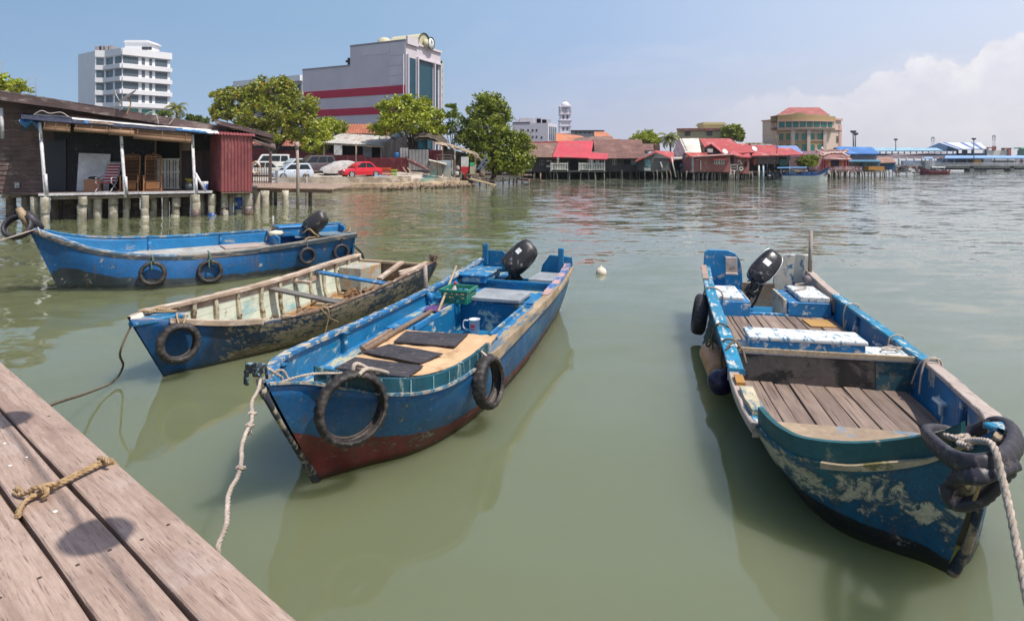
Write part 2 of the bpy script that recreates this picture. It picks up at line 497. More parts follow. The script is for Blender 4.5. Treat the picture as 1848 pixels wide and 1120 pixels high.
 def transom(s, mb, x, prof, rake=.0, th=.045, m=0):
  # prof: outline points (t, z)
  pts = [V((x+rake*z, -t, z)) for t, z in prof]
  mb.slab(pts, th, n=(-1, 0, 0), m=m)

def hullpaint(name, top, band, wear, amt, scale=5, stretch=(.5, 1, 1), rough=.42, wear2=None, dirt=.3, wl=(.035, .04, .02), sharp=.03, scr=.25, fade=.25, top2=None, bow=None):
 t = NT(name); x, y, z = t.sep()
 pl = t.attr('pl'); wr = t.attr('wr')
 big = t.noise(1.3, 5, .65)
 c = t.mix(t.rng(big, .32, .68), sc(top, 1-fade), sc(top, 1+fade))
 if top2: c = t.mix(t.rng(t.noise(2.2, 5, .7, (.6, 1, 1)), .52, .60), c, top2)
 ed = t.noise(4, 5, .6)
 if bow: c = t.mix(t.rng(t.math('ADD', x, t.math('MULTIPLY', t.math('SUBTRACT', ed, .5), .5)), bow[1], bow[1]-.12), c, t.mix(t.rng(big, .3, .7), sc(bow[0], .7), sc(bow[0], 1.2)))
 f = t.rng(t.math('ADD', pl, t.math('MULTIPLY', t.math('SUBTRACT', ed, .5), .10)), -.008, .008)
 c = t.mix(f, t.mix(t.rng(t.noise(3, 6, .7), .35, .65), sc(band, .6), sc(band, 1.35)), c)
 w = t.math('ADD', t.math('MULTIPLY', t.noise(scale*.45, 5, .6, stretch, .3), .45), t.math('MULTIPLY', t.noise(scale*2.2, 7, .66, stretch, .6), .55))
 k = .5+.24*(.5-amt); tot = t.math('ADD', w, t.math('MULTIPLY', t.math('MAXIMUM', wr, -1.0), .11))
 ww = t.rng(tot, k-sharp, k+sharp)
 fin = t.noise(scale*5, 5, .7)
 c = t.mix(ww, c, t.mix(t.rng(fin, .35, .65), sc(wear, .7), wear2 or sc(wear, 1.15)))
 # rim of dark chipped undercoat round each bare patch
 rim = t.math('MULTIPLY', t.rng(tot, k-sharp*2.5, k-sharp*.6), t.math('SUBTRACT', 1.0, ww))
 c = t.mix(t.math('MULTIPLY', rim, .5), c, (.02, .03, .04))
 mo = t.noise(38, 4, .7); c = t.mix(.45, c, t.mix(t.rng(mo, .3, .7), (.25, .25, .25), (.75, .75, .75)), 'OVERLAY')
 s1 = t.noise(26, 3, .5, (.16, 1, 1.6), 1.2)
 c = t.mix(t.math('MULTIPLY', t.rng(s1, .66, .74), scr), c, (.45, .5, .5))
 dn = t.noise(2.1, 8, .72, (1, 1, .45))
 c = t.mix(t.math('MULTIPLY', t.rng(dn, .48, .75), dirt), c, (.05, .04, .03))
 run = t.noise(9, 5, .65, (1, 1, .10)); c = t.mix(t.math('MULTIPLY', t.rng(run, .54, .70), .40), c, (.14, .09, .05))
 c = t.mix(t.math('MULTIPLY', t.rng(t.math('ADD', z, t.math('MULTIPLY', t.math('SUBTRACT', ed, .5), .08)), .065, .015), .8), c, wl)
 return t.pr(c, t.rng(t.noise(6, 4), .3, .7, rough*.75, rough*1.35), t.bump(t.math('ADD', t.math('MULTIPLY', ww, -1.0), t.math('MULTIPLY', fin, .3)), .35, .004))

GREYW = (.34, .29, .25)
M_GREYWOOD = wood('grey_weathered_timber', (.30, .235, .20), (.44, .365, .325), 0, 5, crack=.75)
M_GREYWOOD_Y = wood('grey_weathered_timber_across', (.24, .19, .16), (.42, .35, .30), 1, 6, crack=.7)
M_BROWNWOOD = wood('brown_weathered_timber', (.15, .09, .06), (.30, .21, .15), 0, 5, crack=.7)
M_BEIGEWOOD = wood('sunbleached_timber', (.33, .24, .15), (.55, .43, .29), 0, 6, crack=.75)
M_BLACKPL = worn('black_engine_plastic', (.016, .016, .020), (.25, .24, .24), .05, 22, rough=.30, var=.3, dirt=.12, dcol=(.10, .09, .08))
M_BLACKOLD = worn('scuffed_black_engine_cover', (.018, .017, .018), (.30, .28, .26), .13, 16, (.4, 1, .4), rough=.42, dirt=.22, dcol=(.15, .12, .10))
M_METALDK = worn('dark_engine_metal', (.04, .04, .045), (.25, .16, .10), .2, 14, rough=.5, metal=.3)
M_SILVER = plain('dull_aluminium', (.55, .55, .56), .38, metal=.8)
M_STICKER = worn('white_sticker', (.75, .75, .74), (.3, .3, .3), .12, 30, dirt=0)
M_GREYPL = worn('grey_plywood_board', (.30, .32, .34), (.2, .2, .2), .1, 6, rough=.6, dirt=.2)
def rubber_mat():
 t = NT('worn_tyre_rubber')
 n = t.noise(5, 6, .7); f = t.noise(30, 4, .6)
 c = t.mix(t.rng(n, .45, .68), (.020, .017, .017), (.115, .090, .076))
 c = t.mix(t.math('MULTIPLY', t.rng(f, .58, .72), .6), c, (.20, .17, .15))
 return t.pr(c, .62, t.bump(t.math('ADD', f, t.math('MULTIPLY', n, .6)), .6, .006))
M_RUBBER = rubber_mat()
M_RUBBERC = worn('clean_tyre_rubber', (.028, .024, .032), (.11, .09, .09), .12, 11, rough=.5, dirt=.25, dcol=(.07, .055, .05), bump=.3)
def rope_mat(name, a, b):
 t = NT(name); n = t.noise(60, 4, .7); g = t.noise(6, 4)
 c = t.mix(t.rng(n, .3, .7), a, b); c = t.mix(t.math('MULTIPLY', t.rng(g, .45, .7), .55), c, sc(a, .5))
 return t.pr(c, .9, t.bump(n, .5, .003))
M_ROPEW = rope_mat('pale_rope_fibre', (.30, .235, .185), (.58, .49, .42))
M_ROPEB = rope_mat('tan_rope_fibre', (.26, .16, .08), (.50, .35, .19))
M_ROPED = rope_mat('dark_wet_rope_fibre', (.10, .075, .05), (.2, .15, .1))
M_ROPEG = rope_mat('green_cord_fibre', (.04, .09, .07), (.14, .22, .18))

def tyre_geo(mb, T, Ro=.285, w=.10, h=.095, seg=72, groove=True):
 pr = [(Ro, .0), (Ro-.004, .30), (Ro-.018, .46), (Ro-.05, .56), (Ro-h*.8, .50), (Ro-h, .36), (Ro-h, .28), (Ro-h*.7, .38), (Ro-.03, .34), (Ro-.022, .0)]
 loop = pr+[(r, -z) for r, z in pr[-2:0:-1]]
 rows = []
 for i in range(seg):
  a = 2*pi*i/seg; g = (i % 3 == 0)
  row = []
  for k, (r, z) in enumerate(loop):
   on_tread = k in (1, 2, len(loop)-1, len(loop)-2)
   rr = r-(.010 if groove and g and on_tread else 0)
   row.append(T @ V((rr*cos(a), rr*sin(a), z*w)))
  rows.append(row)
 mb.grid(rows, cu=True, cv=True, smooth=True, flip=True)
def axes(zdir, xdir=(0, 0, 1)):
 z = V(zdir).normalized(); x = V(xdir); x = (x-z*x.dot(z)).normalized(); y = z.cross(x)
 return Matrix((x, y, z)).transposed().to_4x4()
TYREG = 'old tyres hung on the boats as fenders'
def fender(label, c, axis, Ro=.285, w=.11, h=.095, mat=None, rope=None, ropemat=None, rr=.012):
 e = thing('tyre', label, 'tyre', c, 0, TYREG)
 mb = MB(); tyre_geo(mb, axes(axis), Ro, w, h); mb.build('casing', mat or M_RUBBER, e, loc=(0, 0, 0))
 if rope:
  mb = MB()
  for r in rope: mb.tube(spline(r, 5), rr, 6)
  mb.build('lashing', ropemat or M_ROPEG, e, world=True, loc=(0, 0, 0))
 return e

def outboard(boat, pos, fwd, face, cowlmat, L=.50, H=.17, B=.135, label=None, leg=(.1, .2, -1), clampz=None, sticker=(.24, .05, .10, .085), line=False):
 # pos: centre of the cowl (boat-local), fwd: long axis of the cowl, face: direction of the side that is seen
 xa = V(fwd).normalized(); za = V(face); za = (za-xa*za.dot(xa)).normalized(); ya = za.cross(xa)
 T = Matrix((xa, ya, za)).transposed().to_4x4(); T = Matrix.Translation(V(pos)) @ T
 st = [(-.5, .05, .05, .01), (-.485, .115, .10, .0), (-.42, .150, .125, 0), (-.25, .172, .136, 0), (0, .175, .140, 0), (.2, .165, .136, .004), (.36, .145, .122, .01), (.46, .115, .098, .016), (.497, .07, .055, .02)]
 rows = []
 for x, hy_, hz, off in st:
  row = []
  for j in range(24):
   a = 2*pi*j/24; c, s_ = cos(a), sin(a)
   f = (abs(c)**3.0+abs(s_)**3.0)**(-1/3.0)
   row.append(T @ V((x*L, hy_*f*c*(H/.17)+off, hz*f*s_*(B/.135))))
  rows.append(row)
 leg_d = V(leg).normalized()
 base = MB()
 k0 = T @ V((-L*.30, -H*.3, 0))
 end = k0+leg_d*.62
 base.tube([k0, k0.lerp(end, .35), k0.lerp(end, .36), end], [.075, .06, .042, .034], 10)
 base.box(k0.lerp(end, .35), (.16, .17, .10), M=T.to_3x3())
 base.tube([k0.lerp(end, .2)+V((-.05, .08, .02)), k0.lerp(end, .5)+V((-.03, .08, -.08)), k0.lerp(end, .55)+V((.02, .05, -.16))], .018, 6)
 base.tube([k0.lerp(end, .2)+V((-.05, -.08, .02)), k0.lerp(end, .5)+V((-.03, -.08, -.08)), k0.lerp(end, .55)+V((.02, -.05, -.16))], .018, 6)
 base.box(end+leg_d*.02, (.22, .03, .10), M=T.to_3x3())
 root = base.build('outboard_motor', M_METALDK, boat.e, loc=(0, 0, 0), bevel=.006)
 if label: root['label'] = label
 mb = MB(); b = mb.grid(rows, cv=True, smooth=True)
 mb.f.append(tuple(b+j for j in range(24))[::-1]); mb.m.append(0); mb.s.append(True)
 mb.f.append(tuple(b+8*24+j for j in range(24))); mb.m.append(0); mb.s.append(True)
 # seam band and front vent
 for xx, k in ((-.36, 1.012),):
  r = []
  hy_ = interp([q[0] for q in st], [q[1] for q in st], xx); hz = interp([q[0] for q in st], [q[2] for q in st], xx)
  for dx in (-.012, .012):
   row = []
   for j in range(24):
    a = 2*pi*j/24; c, s_ = cos(a), sin(a); f = (abs(c)**3.0+abs(s_)**3.0)**(-1/3.0)*k
    row.append(T @ V(((xx+dx)*L, hy_*f*c*(H/.17), hz*f*s_*(B/.135))))
   r.append(row)
  mb.grid(r, cv=True, m=1)
 mb.lathe([(.0, .018), (.034, .014), (.040, 0)], T @ Matrix.Translation((-.33*L, -.02, B*.98)), 14, m=1)
 c_ = mb.build('cowling', [cowlmat, M_METALDK], root, loc=(0, 0, 0))
 if line:
  for sg in (-1, 1):
   q = [T @ V((x*L*1.003, (hy_*(H/.17)+.003)*sg+off, hz*.55*(B/.135))) for x, hy_, hz, off in st]
   mb = MB(); mb.tube(q, .006, 5); mb.build('trim_line', M_SILVER, root, loc=(0, 0, 0))
 if sticker:
  sx, sy, w_, h_ = sticker
  mb = MB(); zz = B/.135*.137+.003
  mb.slab([T @ V((sx*L-w_/2-.14*L, sy-h_/2, zz)), T @ V((sx*L+w_/2-.14*L, sy-h_/2, zz)), T @ V((sx*L+w_/2-.14*L, sy+h_/2, zz)), T @ V((sx*L-w_/2-.14*L, sy+h_/2, zz))], .004)
  mb.build('sticker', M_STICKER, root, loc=(0, 0, 0))
 mb = MB(); a0 = T @ V((-L*.46, -H*.5, B*.2)); mb.tube(spline([a0, a0+xa*-.10+ya*-.05, a0+xa*-.18+ya*-.03+za*.03], 4), [.014]*4+[.014]*4+[.02], 8)
 mb.tube([a0+ya*.1, a0+ya*.1-xa*.06, a0+ya*.13-xa*.09], .012, 6)
 mb.build('tiller', M_METALDK, root, loc=(0, 0, 0))
 return root

BG = 'small wooden boats moored by the jetty'
# ================================================================== the blue boat with the tan sheet (centre)
B3 = Boat('motorboat', 'bright blue boat with red bottom, two tyres and a tan sheet over its foredeck', (-1.647, 4.053), (.307, .952), [
 (0.00, .015, .93, .015, .93, .57, .012, .012, -.05),
 (0.28, .20, .895, .12, .855, .74, .16, .14, -.12),
 (0.52, .38, .86, .32, .745, .92, .32, .29, -.16),
 (0.80, .52, .82, .62, .64, 1.12, .47, .47, -.18),
 (1.15, .62, .78, .82, .61, 1.42, .57, .61, -.18),
 (1.70, .69, .74, .88, .60, 1.85, .62, .71, -.18),
 (2.40, .72, .71, .88, .61, 2.45, .64, .75, -.18),
 (3.40, .755, .70, .85, .62, 3.40, .65, .75, -.16),
 (4.40, .775, .71, .84, .66, 4.40, .64, .68, -.13),
 (5.40, .79, .75, .80, .71, 5.40, .60, .60, -.10),
 (6.20, .79, .80, .73, .76, 6.22, .52, .52, -.08)], BG)
BLUE3 = (.008, .148, .315)
M_B3OUT = hullpaint('blue_over_red_hull_paint', (.008, .092, .245), (.15, .018, .02), (.34, .33, .28), .05, 5, dirt=.25, scr=.35, top2=(.012, .12, .25))
M_B3IN = worn('bright_blue_gelcoat', BLUE3, (.52, .52, .42), .13, 4.5, (.45, 1, 1), rough=.4, var=.3, dirt=.25, dcol=(.12, .15, .14), amt_=0) if False else worn('bright_blue_gelcoat', BLUE3, (.50, .52, .44), .12, 4.5, (.45, 1, 1), rough=.4, var=.3, dirt=.25, dcol=(.10, .16, .18))
M_B3TOP = worn('chipped_blue_gunwale_paint', (.016, .15, .34), (.52, .45, .33), .40, 15, (.5, 1, 1), rough=.6, dirt=.25)
M_TEAL = worn('faded_teal_planking', (.010, .078, .110), (.30, .38, .36), .16, 9, (1, 1, .3), rough=.5, var=.5, dirt=.5, dcol=(.008, .035, .06))
M_B3DECK = worn('worn_blue_deck_paint', (.015, .175, .40), (.45, .45, .33), .30, 5, (.6, 1, 1), rough=.55, dirt=.4, dcol=(.20, .20, .12))
B3.hull([M_B3OUT, M_B3IN, M_B3TOP], zb=lambda x: .14+.55*exp(-max(0, x)*1.7))
# port and starboard rails
M_RUB3 = worn('worn_brown_rub_timber', (.36, .27, .175), (.10, .16, .22), .30, 9, (.2, 1, 1), rough=.85, dirt=.5, dcol=(.10, .065, .04))
mb = MB(); B3.strip(mb, 1, .25, 6.18, -.075, .012, -.02, .012, jit=.012); B3.strip(mb, 1, .25, 6.18, .0, .02, -.09, -.022); mb.build('port_rail', M_B3TOP, B3.e, loc=(0, 0, 0))
mb = MB(); B3.strip(mb, -1, 1.95, 4.8, -.075, .03, -.03, .022, jit=.022); B3.strip(mb, -1, 2.05, 6.25, -.01, .030, -.085, -.035, jit=.012); mb.build('rub_rail', M_RUB3, B3.e, loc=(0, 0, 0))
mb = MB(); B3.strip(mb, -1, 4.3, 6.18, -.10, -.004, -.01, .03, jit=.02); mb.build('starboard_rail', worn('pink_blue_chipped_rail', (.03, .15, .40), (.52, .33, .30), .48, 7, (.4, 1, 1), dirt=.3), B3.e, loc=(0, 0, 0))
# teal bulwark planks round the starboard bow
mb = MB(); B3.strip(mb, -1, .34, 2.0, -.055, -.02, -.02, .105, jit=.012, n=22)
for i in range(9):
 x = .5+i*.17; B3.strip(mb, -1, x, x+.008, -.062, -.012, .0, .098, m=1, n=1)
mb.build('bulwark', [M_TEAL, worn('pale_seam_putty', (.16, .32, .36), dirt=0)], B3.e, loc=(0, 0, 0))
mb = MB(); B3.strip(mb, -1, .02, 1.75, -.012, .012, -.014, .004, jit=.016, n=30); B3.strip(mb, 1, .02, .5, -.012, .012, -.014, .004, jit=.012, n=8); mb.build('sheer_edge', worn('frayed_pale_edge', (.40, .34, .28), (.03, .15, .25), .48, 14, rough=.85, dirt=.3), B3.e, loc=(0, 0, 0))
# stem with a scuffed, weedy foot
mb = MB(); mb.tube([(-.02, 0, .90), (.12, 0, .66), (.28, 0, .42), (.42, 0, .22), (.52, 0, .08), (.60, 0, -.06)], [.026, .018, .018, .024, .032, .035], 8); mb.build('stem', worn('scraped_stem', (.02, .025, .035), (.35, .30, .22), .38, 9, rough=.8, dirt=.4), B3.e, loc=(0, 0, 0))
# bow fitting: a bent black bracket
mb = MB(); mb.box((-.01, .03, 1.02), (.13, .045, .06), rz=.3); mb.box((-.06, .05, 1.045), (.02, .085, .07), rz=.3); mb.box((-.085, .065, .985), (.012, .025, .10), rz=.5); mb.box((-.065, .095, .98), (.012, .025, .10), rz=.5); mb.tube([(-.01, -.02, 1.04), (.05, .02, .94)], .012, 6)
mb.build('bow_fitting', worn('black_bow_iron', (.02, .025, .03), (.25, .4, .45), .25, 20, rough=.4), B3.e, loc=(0, 0, 0), bevel=.012)
# decks
mb = MB(); B3.deck(mb, .75, 2.80, .50, .03); mb.build('foredeck', M_B3DECK, B3.e, loc=(0, 0, 0))
mb = MB(); B3.deck(mb, 2.80, 4.12, .52, .03, tr=-.34); B3.deck(mb, 2.80, 4.22, .52, .03, tl=.58); mb.build('side_decks', M_B3DECK, B3.e, loc=(0, 0, 0))
mb = MB(); mb.bar((2.80, .325, .535), (4.14, .335, .535), .03, .06); mb.bar((2.80, -.585, .535), (4.22, -.555, .535), .03, .06); mb.bar((4.15, .74, .54), (4.24, -.74, .54), .035, .07); mb.build('coaming', M_B3DECK, B3.e, loc=(0, 0, 0))
mb = MB(); B3.bulkhead(mb, 2.82, .12, .50); B3.bulkhead(mb, 4.17, .12, .52); mb.bar((2.80, .33, .32), (4.15, .33, .32), .02, .38); mb.bar((2.80, -.60, .32), (4.2, -.57, .32), .02, .38); mb.build('well', M_B3IN, B3.e, loc=(0, 0, 0))
mb = MB(); B3.deck(mb, 4.17, 5.10, .54, .03); mb.build('rear_deck', M_B3DECK, B3.e, loc=(0, 0, 0))
mb = MB(); B3.bulkhead(mb, 5.10, .2, .64, .035, .01); mb.bar((5.10, .72, .65), (5.12, -.70, .65), .06, .03); mb.build('thwart', M_B3IN, B3.e, loc=(0, 0, 0))
mb = MB(); B3.deck(mb, 5.10, 6.10, .60, .03, tr=-.16); B3.deck(mb, 5.10, 6.10, .60, .03, tl=.26); B3.bulkhead(mb, 5.12, .1, .6, tl=-.2, tr=.3); mb.bar((5.1, .17, .40), (6.1, .17, .40), .02, .40); mb.bar((5.1, -.27, .4), (6.1, -.27, .4), .02, .4); mb.build('stern_lockers', M_B3DECK, B3.e, loc=(0, 0, 0))
mb = MB(); mb.box((5.36, .49, .665), (.66, .38, .10)); mb.box((5.36, .49, .73), (.74, .44, .035)); mb.build('locker_lid', worn('blue_lid_paint', (.02, .17, .36), (.45, .45, .35), .25, 8, dirt=.3), B3.e, loc=(0, 0, 0), bevel=.015)
mb = MB(); mb.box((5.55, -.50, .655), (.62, .42, .05)); mb.build('locker_board', M_GREYPL, B3.e, loc=(0, 0, 0), bevel=.006)
mb = MB(); mb.box((4.42, -.15, .60), (.60, .70, .05)); mb.build('hatch_cover', M_GREYPL, B3.e, loc=(0, 0, 0), bevel=.008)
mb = MB(); B3.transom(mb, 6.16, [(-.80, .79), (-.72, .93), (-.42, .93), (-.24, .74), (-.18, .50), (.20, .50), (.26, .74), (.38, .90), (.74, .88), (.75, .76), (.52, .02), (-.54, .02)]); mb.build('transom', M_B3IN, B3.e, loc=(0, 0, 0))
for y, z in ((.70, 1.06), (-.58, 1.03)):
 mb = MB(); mb.box((6.11, y, z-.18), (.06, .09, .36)); mb.build('stern_post', M_B3IN, B3.e, loc=(0, 0, 0), bevel=.012)
for x in (.62, 1.9, 4.05): mb = MB(); B3.rib(mb, x, 1, .48, B3.gz(x, 1)-.02, .05, .06); mb.build('knee', M_B3IN, B3.e, loc=(0, 0, 0), bevel=.01)
mb = MB(); mb.tube([(3.95, .73, .66), (3.93, .66, .64), (3.92, .64, .57)], [.045, .055, .02], 8); mb.build('cleat', M_B3DECK, B3.e, loc=(0, 0, 0))
mb = MB(); mb.tube([(4.05, .78, .60), (4.06, .80, 1.02)], [.03, .026], 8); mb.build('mooring_post', M_GREYWOOD, B3.e, loc=(0, 0, 0))
outboard(B3, (5.60, -.06, .93), (.30, -.62, .60), (-.9, -.1, .38), M_BLACKOLD, L=.56, H=.19, B=.15, label='outboard motor with scuffed black cowling tilted up', leg=(.55, .1, -.8), sticker=(.22, .05, .085, .07))

# things lying in it
def b_thing(boat, name, label, cat, mats, fn, group=None, bevel=0, seg=1):
 mb = MB(); fn(mb); mb.v = [boat.M @ p for p in mb.v]
 return tag(mb.build(name, mats, bevel=bevel, seg=seg), label, cat, group)
def sheet_fn(mb):
 rows = []
 L0, R0 = [(1.33, -.36), (2.72, -.50)], [(1.30, .42), (1.97, .72), (2.79, .66)]
 n, k = 34, 30
 for i in range(n+1):
  u = i/n; row = []
  x = 1.28+u*1.46
  l = -.36-.14*u-.02*sin(u*9); r = min(interp([1.28, 1.6, 2.0, 2.74], [.34, .56, .72, .66], x), B3.hb(x, .55, -1)-.02)
  for j in range(k+1):
   v = j/k; t = l+(r-l)*v
   rid = abs(sin((t*1.1+x*.35)*6.2))**3
   z = .530+.014*mnoise.noise(V((x*4, t*4, 1)))+.010*mnoise.noise(V((x*9+3, t*11, 5)))+.045*max(0, v-.62)*rid+.020*mnoise.noise(V((x*1.7+5, t*2.2, 3)))*v
   row.append(V((x+.10*v, -t, z)))
  rows.append(row)
 mb.grid(rows, smooth=True, flip=True)
 b = [[p-V((0, 0, .014)) for p in r] for r in rows]
 mb.grid(b, smooth=True)
 edge = [r[0] for r in rows]; mb.grid([edge, [p-V((0, 0, .014)) for p in edge]], smooth=False)
def cloth_tan():
 t = NT('tan_canvas_sheet')
 n = t.noise(2.2, 7, .7, (1, 1, 1), .8); f = t.noise(60, 3, .6)
 c = t.mix(t.rng(n, .32, .66), (.50, .31, .16), (.66, .45, .27))
 c = t.mix(t.math('MULTIPLY', t.rng(t.noise(5, 8, .75), .54, .68), .75), c, (.24, .13, .05))
 return t.pr(c, .8, t.bump(t.math('ADD', f, t.math('MULTIPLY', n, 3.0)), .3, .006))
b_thing(B3, 'canvas_sheet', 'wrinkled tan canvas sheet spread over the foredeck of the centre boat', 'sheet', cloth_tan(), sheet_fn)
M_MATBLK = worn('dark_rubber_mat', (.035, .030, .036), (.20, .17, .15), .12, 14, (1, 3, 1), rough=.7, dirt=.3, dcol=(.09, .07, .06), bump=.5)
for lab, q in (('dark oblong rubber mat on the tan sheet, the one beside the open blue well', [(2.61, -.32), (2.72, .36), (2.26, .40), (2.22, -.26)]),
               ('dark oblong rubber mat lying in the middle of three on the tan sheet', [(2.13, -.26), (2.02, .38), (1.70, .30), (1.82, -.37)]),
               ('dark oblong rubber mat on the tan sheet, the one nearest the bow', [(1.66, -.36), (1.64, .36), (1.34, .36), (1.33, -.36)])):
 def fn(mb, q=q):
  n = 10; P = [V((a, -b, 0)) for a, b in q]; rows = []
  for i in range(n+1):
   rows.append([])
   for j in range(n+1):
    p = P[0].lerp(P[1], j/n).lerp(P[3].lerp(P[2], j/n), i/n)
    rows[-1].append(V((p.x, p.y, .562+.006*mnoise.noise(V((p.x*5, p.y*5, 2))))))
  mb.grid(rows, smooth=True)
  lo = [[p-V((0, 0, .012)) for p in r] for r in rows]; mb.grid(lo, smooth=True, flip=True)
  rim = [r[0] for r in rows]+rows[-1][1:]+[r[-1] for r in rows[-2::-1]]+rows[0][-2:0:-1]
  mb.grid([rim, [p-V((0, 0, .012)) for p in rim]], cv=True, smooth=False)
 b_thing(B3, 'rubber_mat', lab, 'mat', M_MATBLK, fn, 'dark mats on the tan sheet')
def fn(mb):
 T = Matrix.Translation((3.62, -.08, .30))
 mb.lathe([(.055, .0), (.06, .005), (.066, .17), (.072, .175), (.066, .172), (.060, .165), (.055, .01), (.0, .01)], T, 18)
 mb.tube(spline([(3.62, .0, .45), (3.62, .06, .44), (3.62, .065, .36), (3.62, .0, .33)], 5), .010, 8)
 mb.box((3.555, -.08, .40), (.004, .05, .04), m=1); mb.box((3.554, -.08, .36), (.004, .04, .012), m=1)
b_thing(B3, 'measuring_jug', 'translucent white plastic jug with red markings standing in the blue well', 'jug', [plain('milky_plastic', (.72, .72, .74), .35), plain('red_print', (.5, .05, .06))], fn)
mb = MB()
mb.box((3.62, -.08, .27), (.3, .3, .06)); mb.build('well_step', M_B3IN, B3.e, loc=(0, 0, 0))
def fn(mb):
 # slatted plastic crate full of net
 c = V((4.10, .33, .555)); dx, dy, h = .34, .36, .17
 for z in (0, .045, .09, .135): 
  for sx in (-1, 1): mb.box(c+V((sx*dx/2*(.9+.6*z), 0, z+.02)), (.012, dy*(.95+.6*z), .028))
  for sy in (-1, 1): mb.box(c+V((0, sy*dy/2*(.9+.6*z), z+.02)), (dx*(.9+.6*z), .012, .028))
 for sx in (-1, 1):
  for k in range(-2, 3): mb.box(c+V((sx*dx*.475, k*dy*.22, .085)), (.014, .014, .16))
  mb.box(c+V((sx*dx*.53, 0, .175)), (.03, dy*1.08, .025))
 for sy in (-1, 1):
  for k in range(-2, 3): mb.box(c+V((k*dx*.22, sy*dy*.475, .085)), (.014, .014, .16))
  mb.box(c+V((0, sy*dy*.53, .176)), (dx*1.06, .03, .024))
 for k in range(26):
  p = c+V((U(-.12, .12), U(-.12, .12), U(.03, .11))); q = [p+V((U(-.05, .05), U(-.05, .05), U(-.01, .03))) for _ in range(4)]
  mb.tube(spline([p]+q, 3), .008, 5, m=1)
b_thing(B3, 'plastic_crate', 'green plastic crate holding tangled net beside the grey hatch board', 'crate', [plain('green_plastic', (.02, .20, .13), .4), M_ROPEB], fn)
b_thing(B3, 'plastic_bottle', 'pale plastic bottle with red cap standing in the green crate', 'bottle', [plain('pale_plastic', (.7, .62, .55), .4), plain('red_cap', (.5, .06, .06), .4)],
  lambda mb: (mb.lathe([(.03, 0), (.035, .01), (.035, .14), (.015, .18), (.015, .2)], Matrix.Translation((4.16, .45, .57)) @ Matrix.Rotation(.2, 4, 'X'), 12), mb.lathe([(.019, .2), (.019, .235), (.0, .236)], Matrix.Translation((4.16, .45, .57)) @ Matrix.Rotation(.2, 4, 'X'), 12, m=1)))
b_thing(B3, 'bamboo_pole', 'long brown pole lying along the port side deck of the centre boat', 'pole', M_BROWNWOOD, lambda mb: (mb.tube([(1.85, .38, .56), (2.7, .42, .565), (3.5, .44, .565)], [.03, .028, .024], 8), mb.tube([(1.9, .44, .57), (2.55, .47, .575)], [.024, .022], 8)))
b_thing(B3, 'wooden_stick', 'thin tan stick propped against the port rail above the green crate', 'stick', M_BEIGEWOOD, lambda mb: mb.tube([(3.45, .33, .57), (4.95, .73, .86)], .017, 7))
b_thing(B3, 'rag', 'crumpled purple rag on the side deck by the pole end', 'rag', plain('purple_cloth', (.10, .04, .17), .9),
  lambda mb: mb.grid([[V((3.55+.26*i/8, .60-.22*j/8, .545+.03*abs(mnoise.noise(V((i*.5, j*.5, 2)))))) for j in range(9)] for i in range(9)], flip=True))
tyre_dir = lambda boat, ax: (boat.M.to_3x3() @ V(ax))
p = B3.w(.46, .375, .635)
fender('large worn tyre hung on the starboard bow of the centre boat', p, tyre_dir(B3, (-.62, -.78, .05)), .268, .115, .058, rope=[[p+V((.0, .02, .25)), p+V((.02, .05, .30)), B3.w(.74, .40, .80), B3.w(.86, .44, .76), p+V((.10, .06, .26)), p+V((.06, -.04, .25))], [p+V((-.03, 0, .25)), B3.w(.70, .42, .81), p+V((.0, .05, .28))]], ropemat=M_ROPEW, rr=.016)
p = B3.w(1.76, .945, .44)
fender('narrow scuffed tyre hung amidships on the starboard side of the centre boat', p, tyre_dir(B3, (-.12, -.98, .12)), .235, .115, .065, rope=[[p+V((0, 0, .21)), B3.w(1.8, .84, .70), B3.w(1.9, .80, .66)]], ropemat=M_ROPEW, rr=.012)

# ================================================================== the stripped, unused sampan
B2 = Boat('rowing_boat', 'weathered open boat with pale green ribbed inside and peeling dark hull', (-4.059, 6.443), (1.909, 4.857), [
 (0.00, .02, .76, .03, .74, .42, .01, .01, -.05),
 (0.22, .15, .745, .13, .70, .62, .10, .09, -.10),
 (0.55, .22, .72, .24, .60, .86, .17, .22, -.14),
 (1.00, .27, .70, .46, .50, 1.22, .20, .36, -.15),
 (1.50, .32, .68, .70, .455, 1.62, .24, .52, -.15),
 (2.10, .37, .665, .88, .455, 2.15, .28, .66, -.15),
 (2.90, .46, .66, .97, .50, 2.9, .36, .75, -.14),
 (3.60, .57, .66, .985, .55, 3.6, .46, .76, -.13),
 (4.30, .67, .665, .975, .595, 4.28, .54, .72, -.12),
 (5.02, .73, .67, .965, .66, 4.92, .56, .64, -.10)], BG, zf=.10)
M_B2OUT = hullpaint('peeling_dark_blue_hull', (.011, .034, .075), (.20, .15, .085), (.30, .25, .18), .17, 15, (.4, 1, .9), rough=.6, dirt=.15, top2=(.010, .045, .10), scr=.2, bow=((.008, .085, .24), .80))
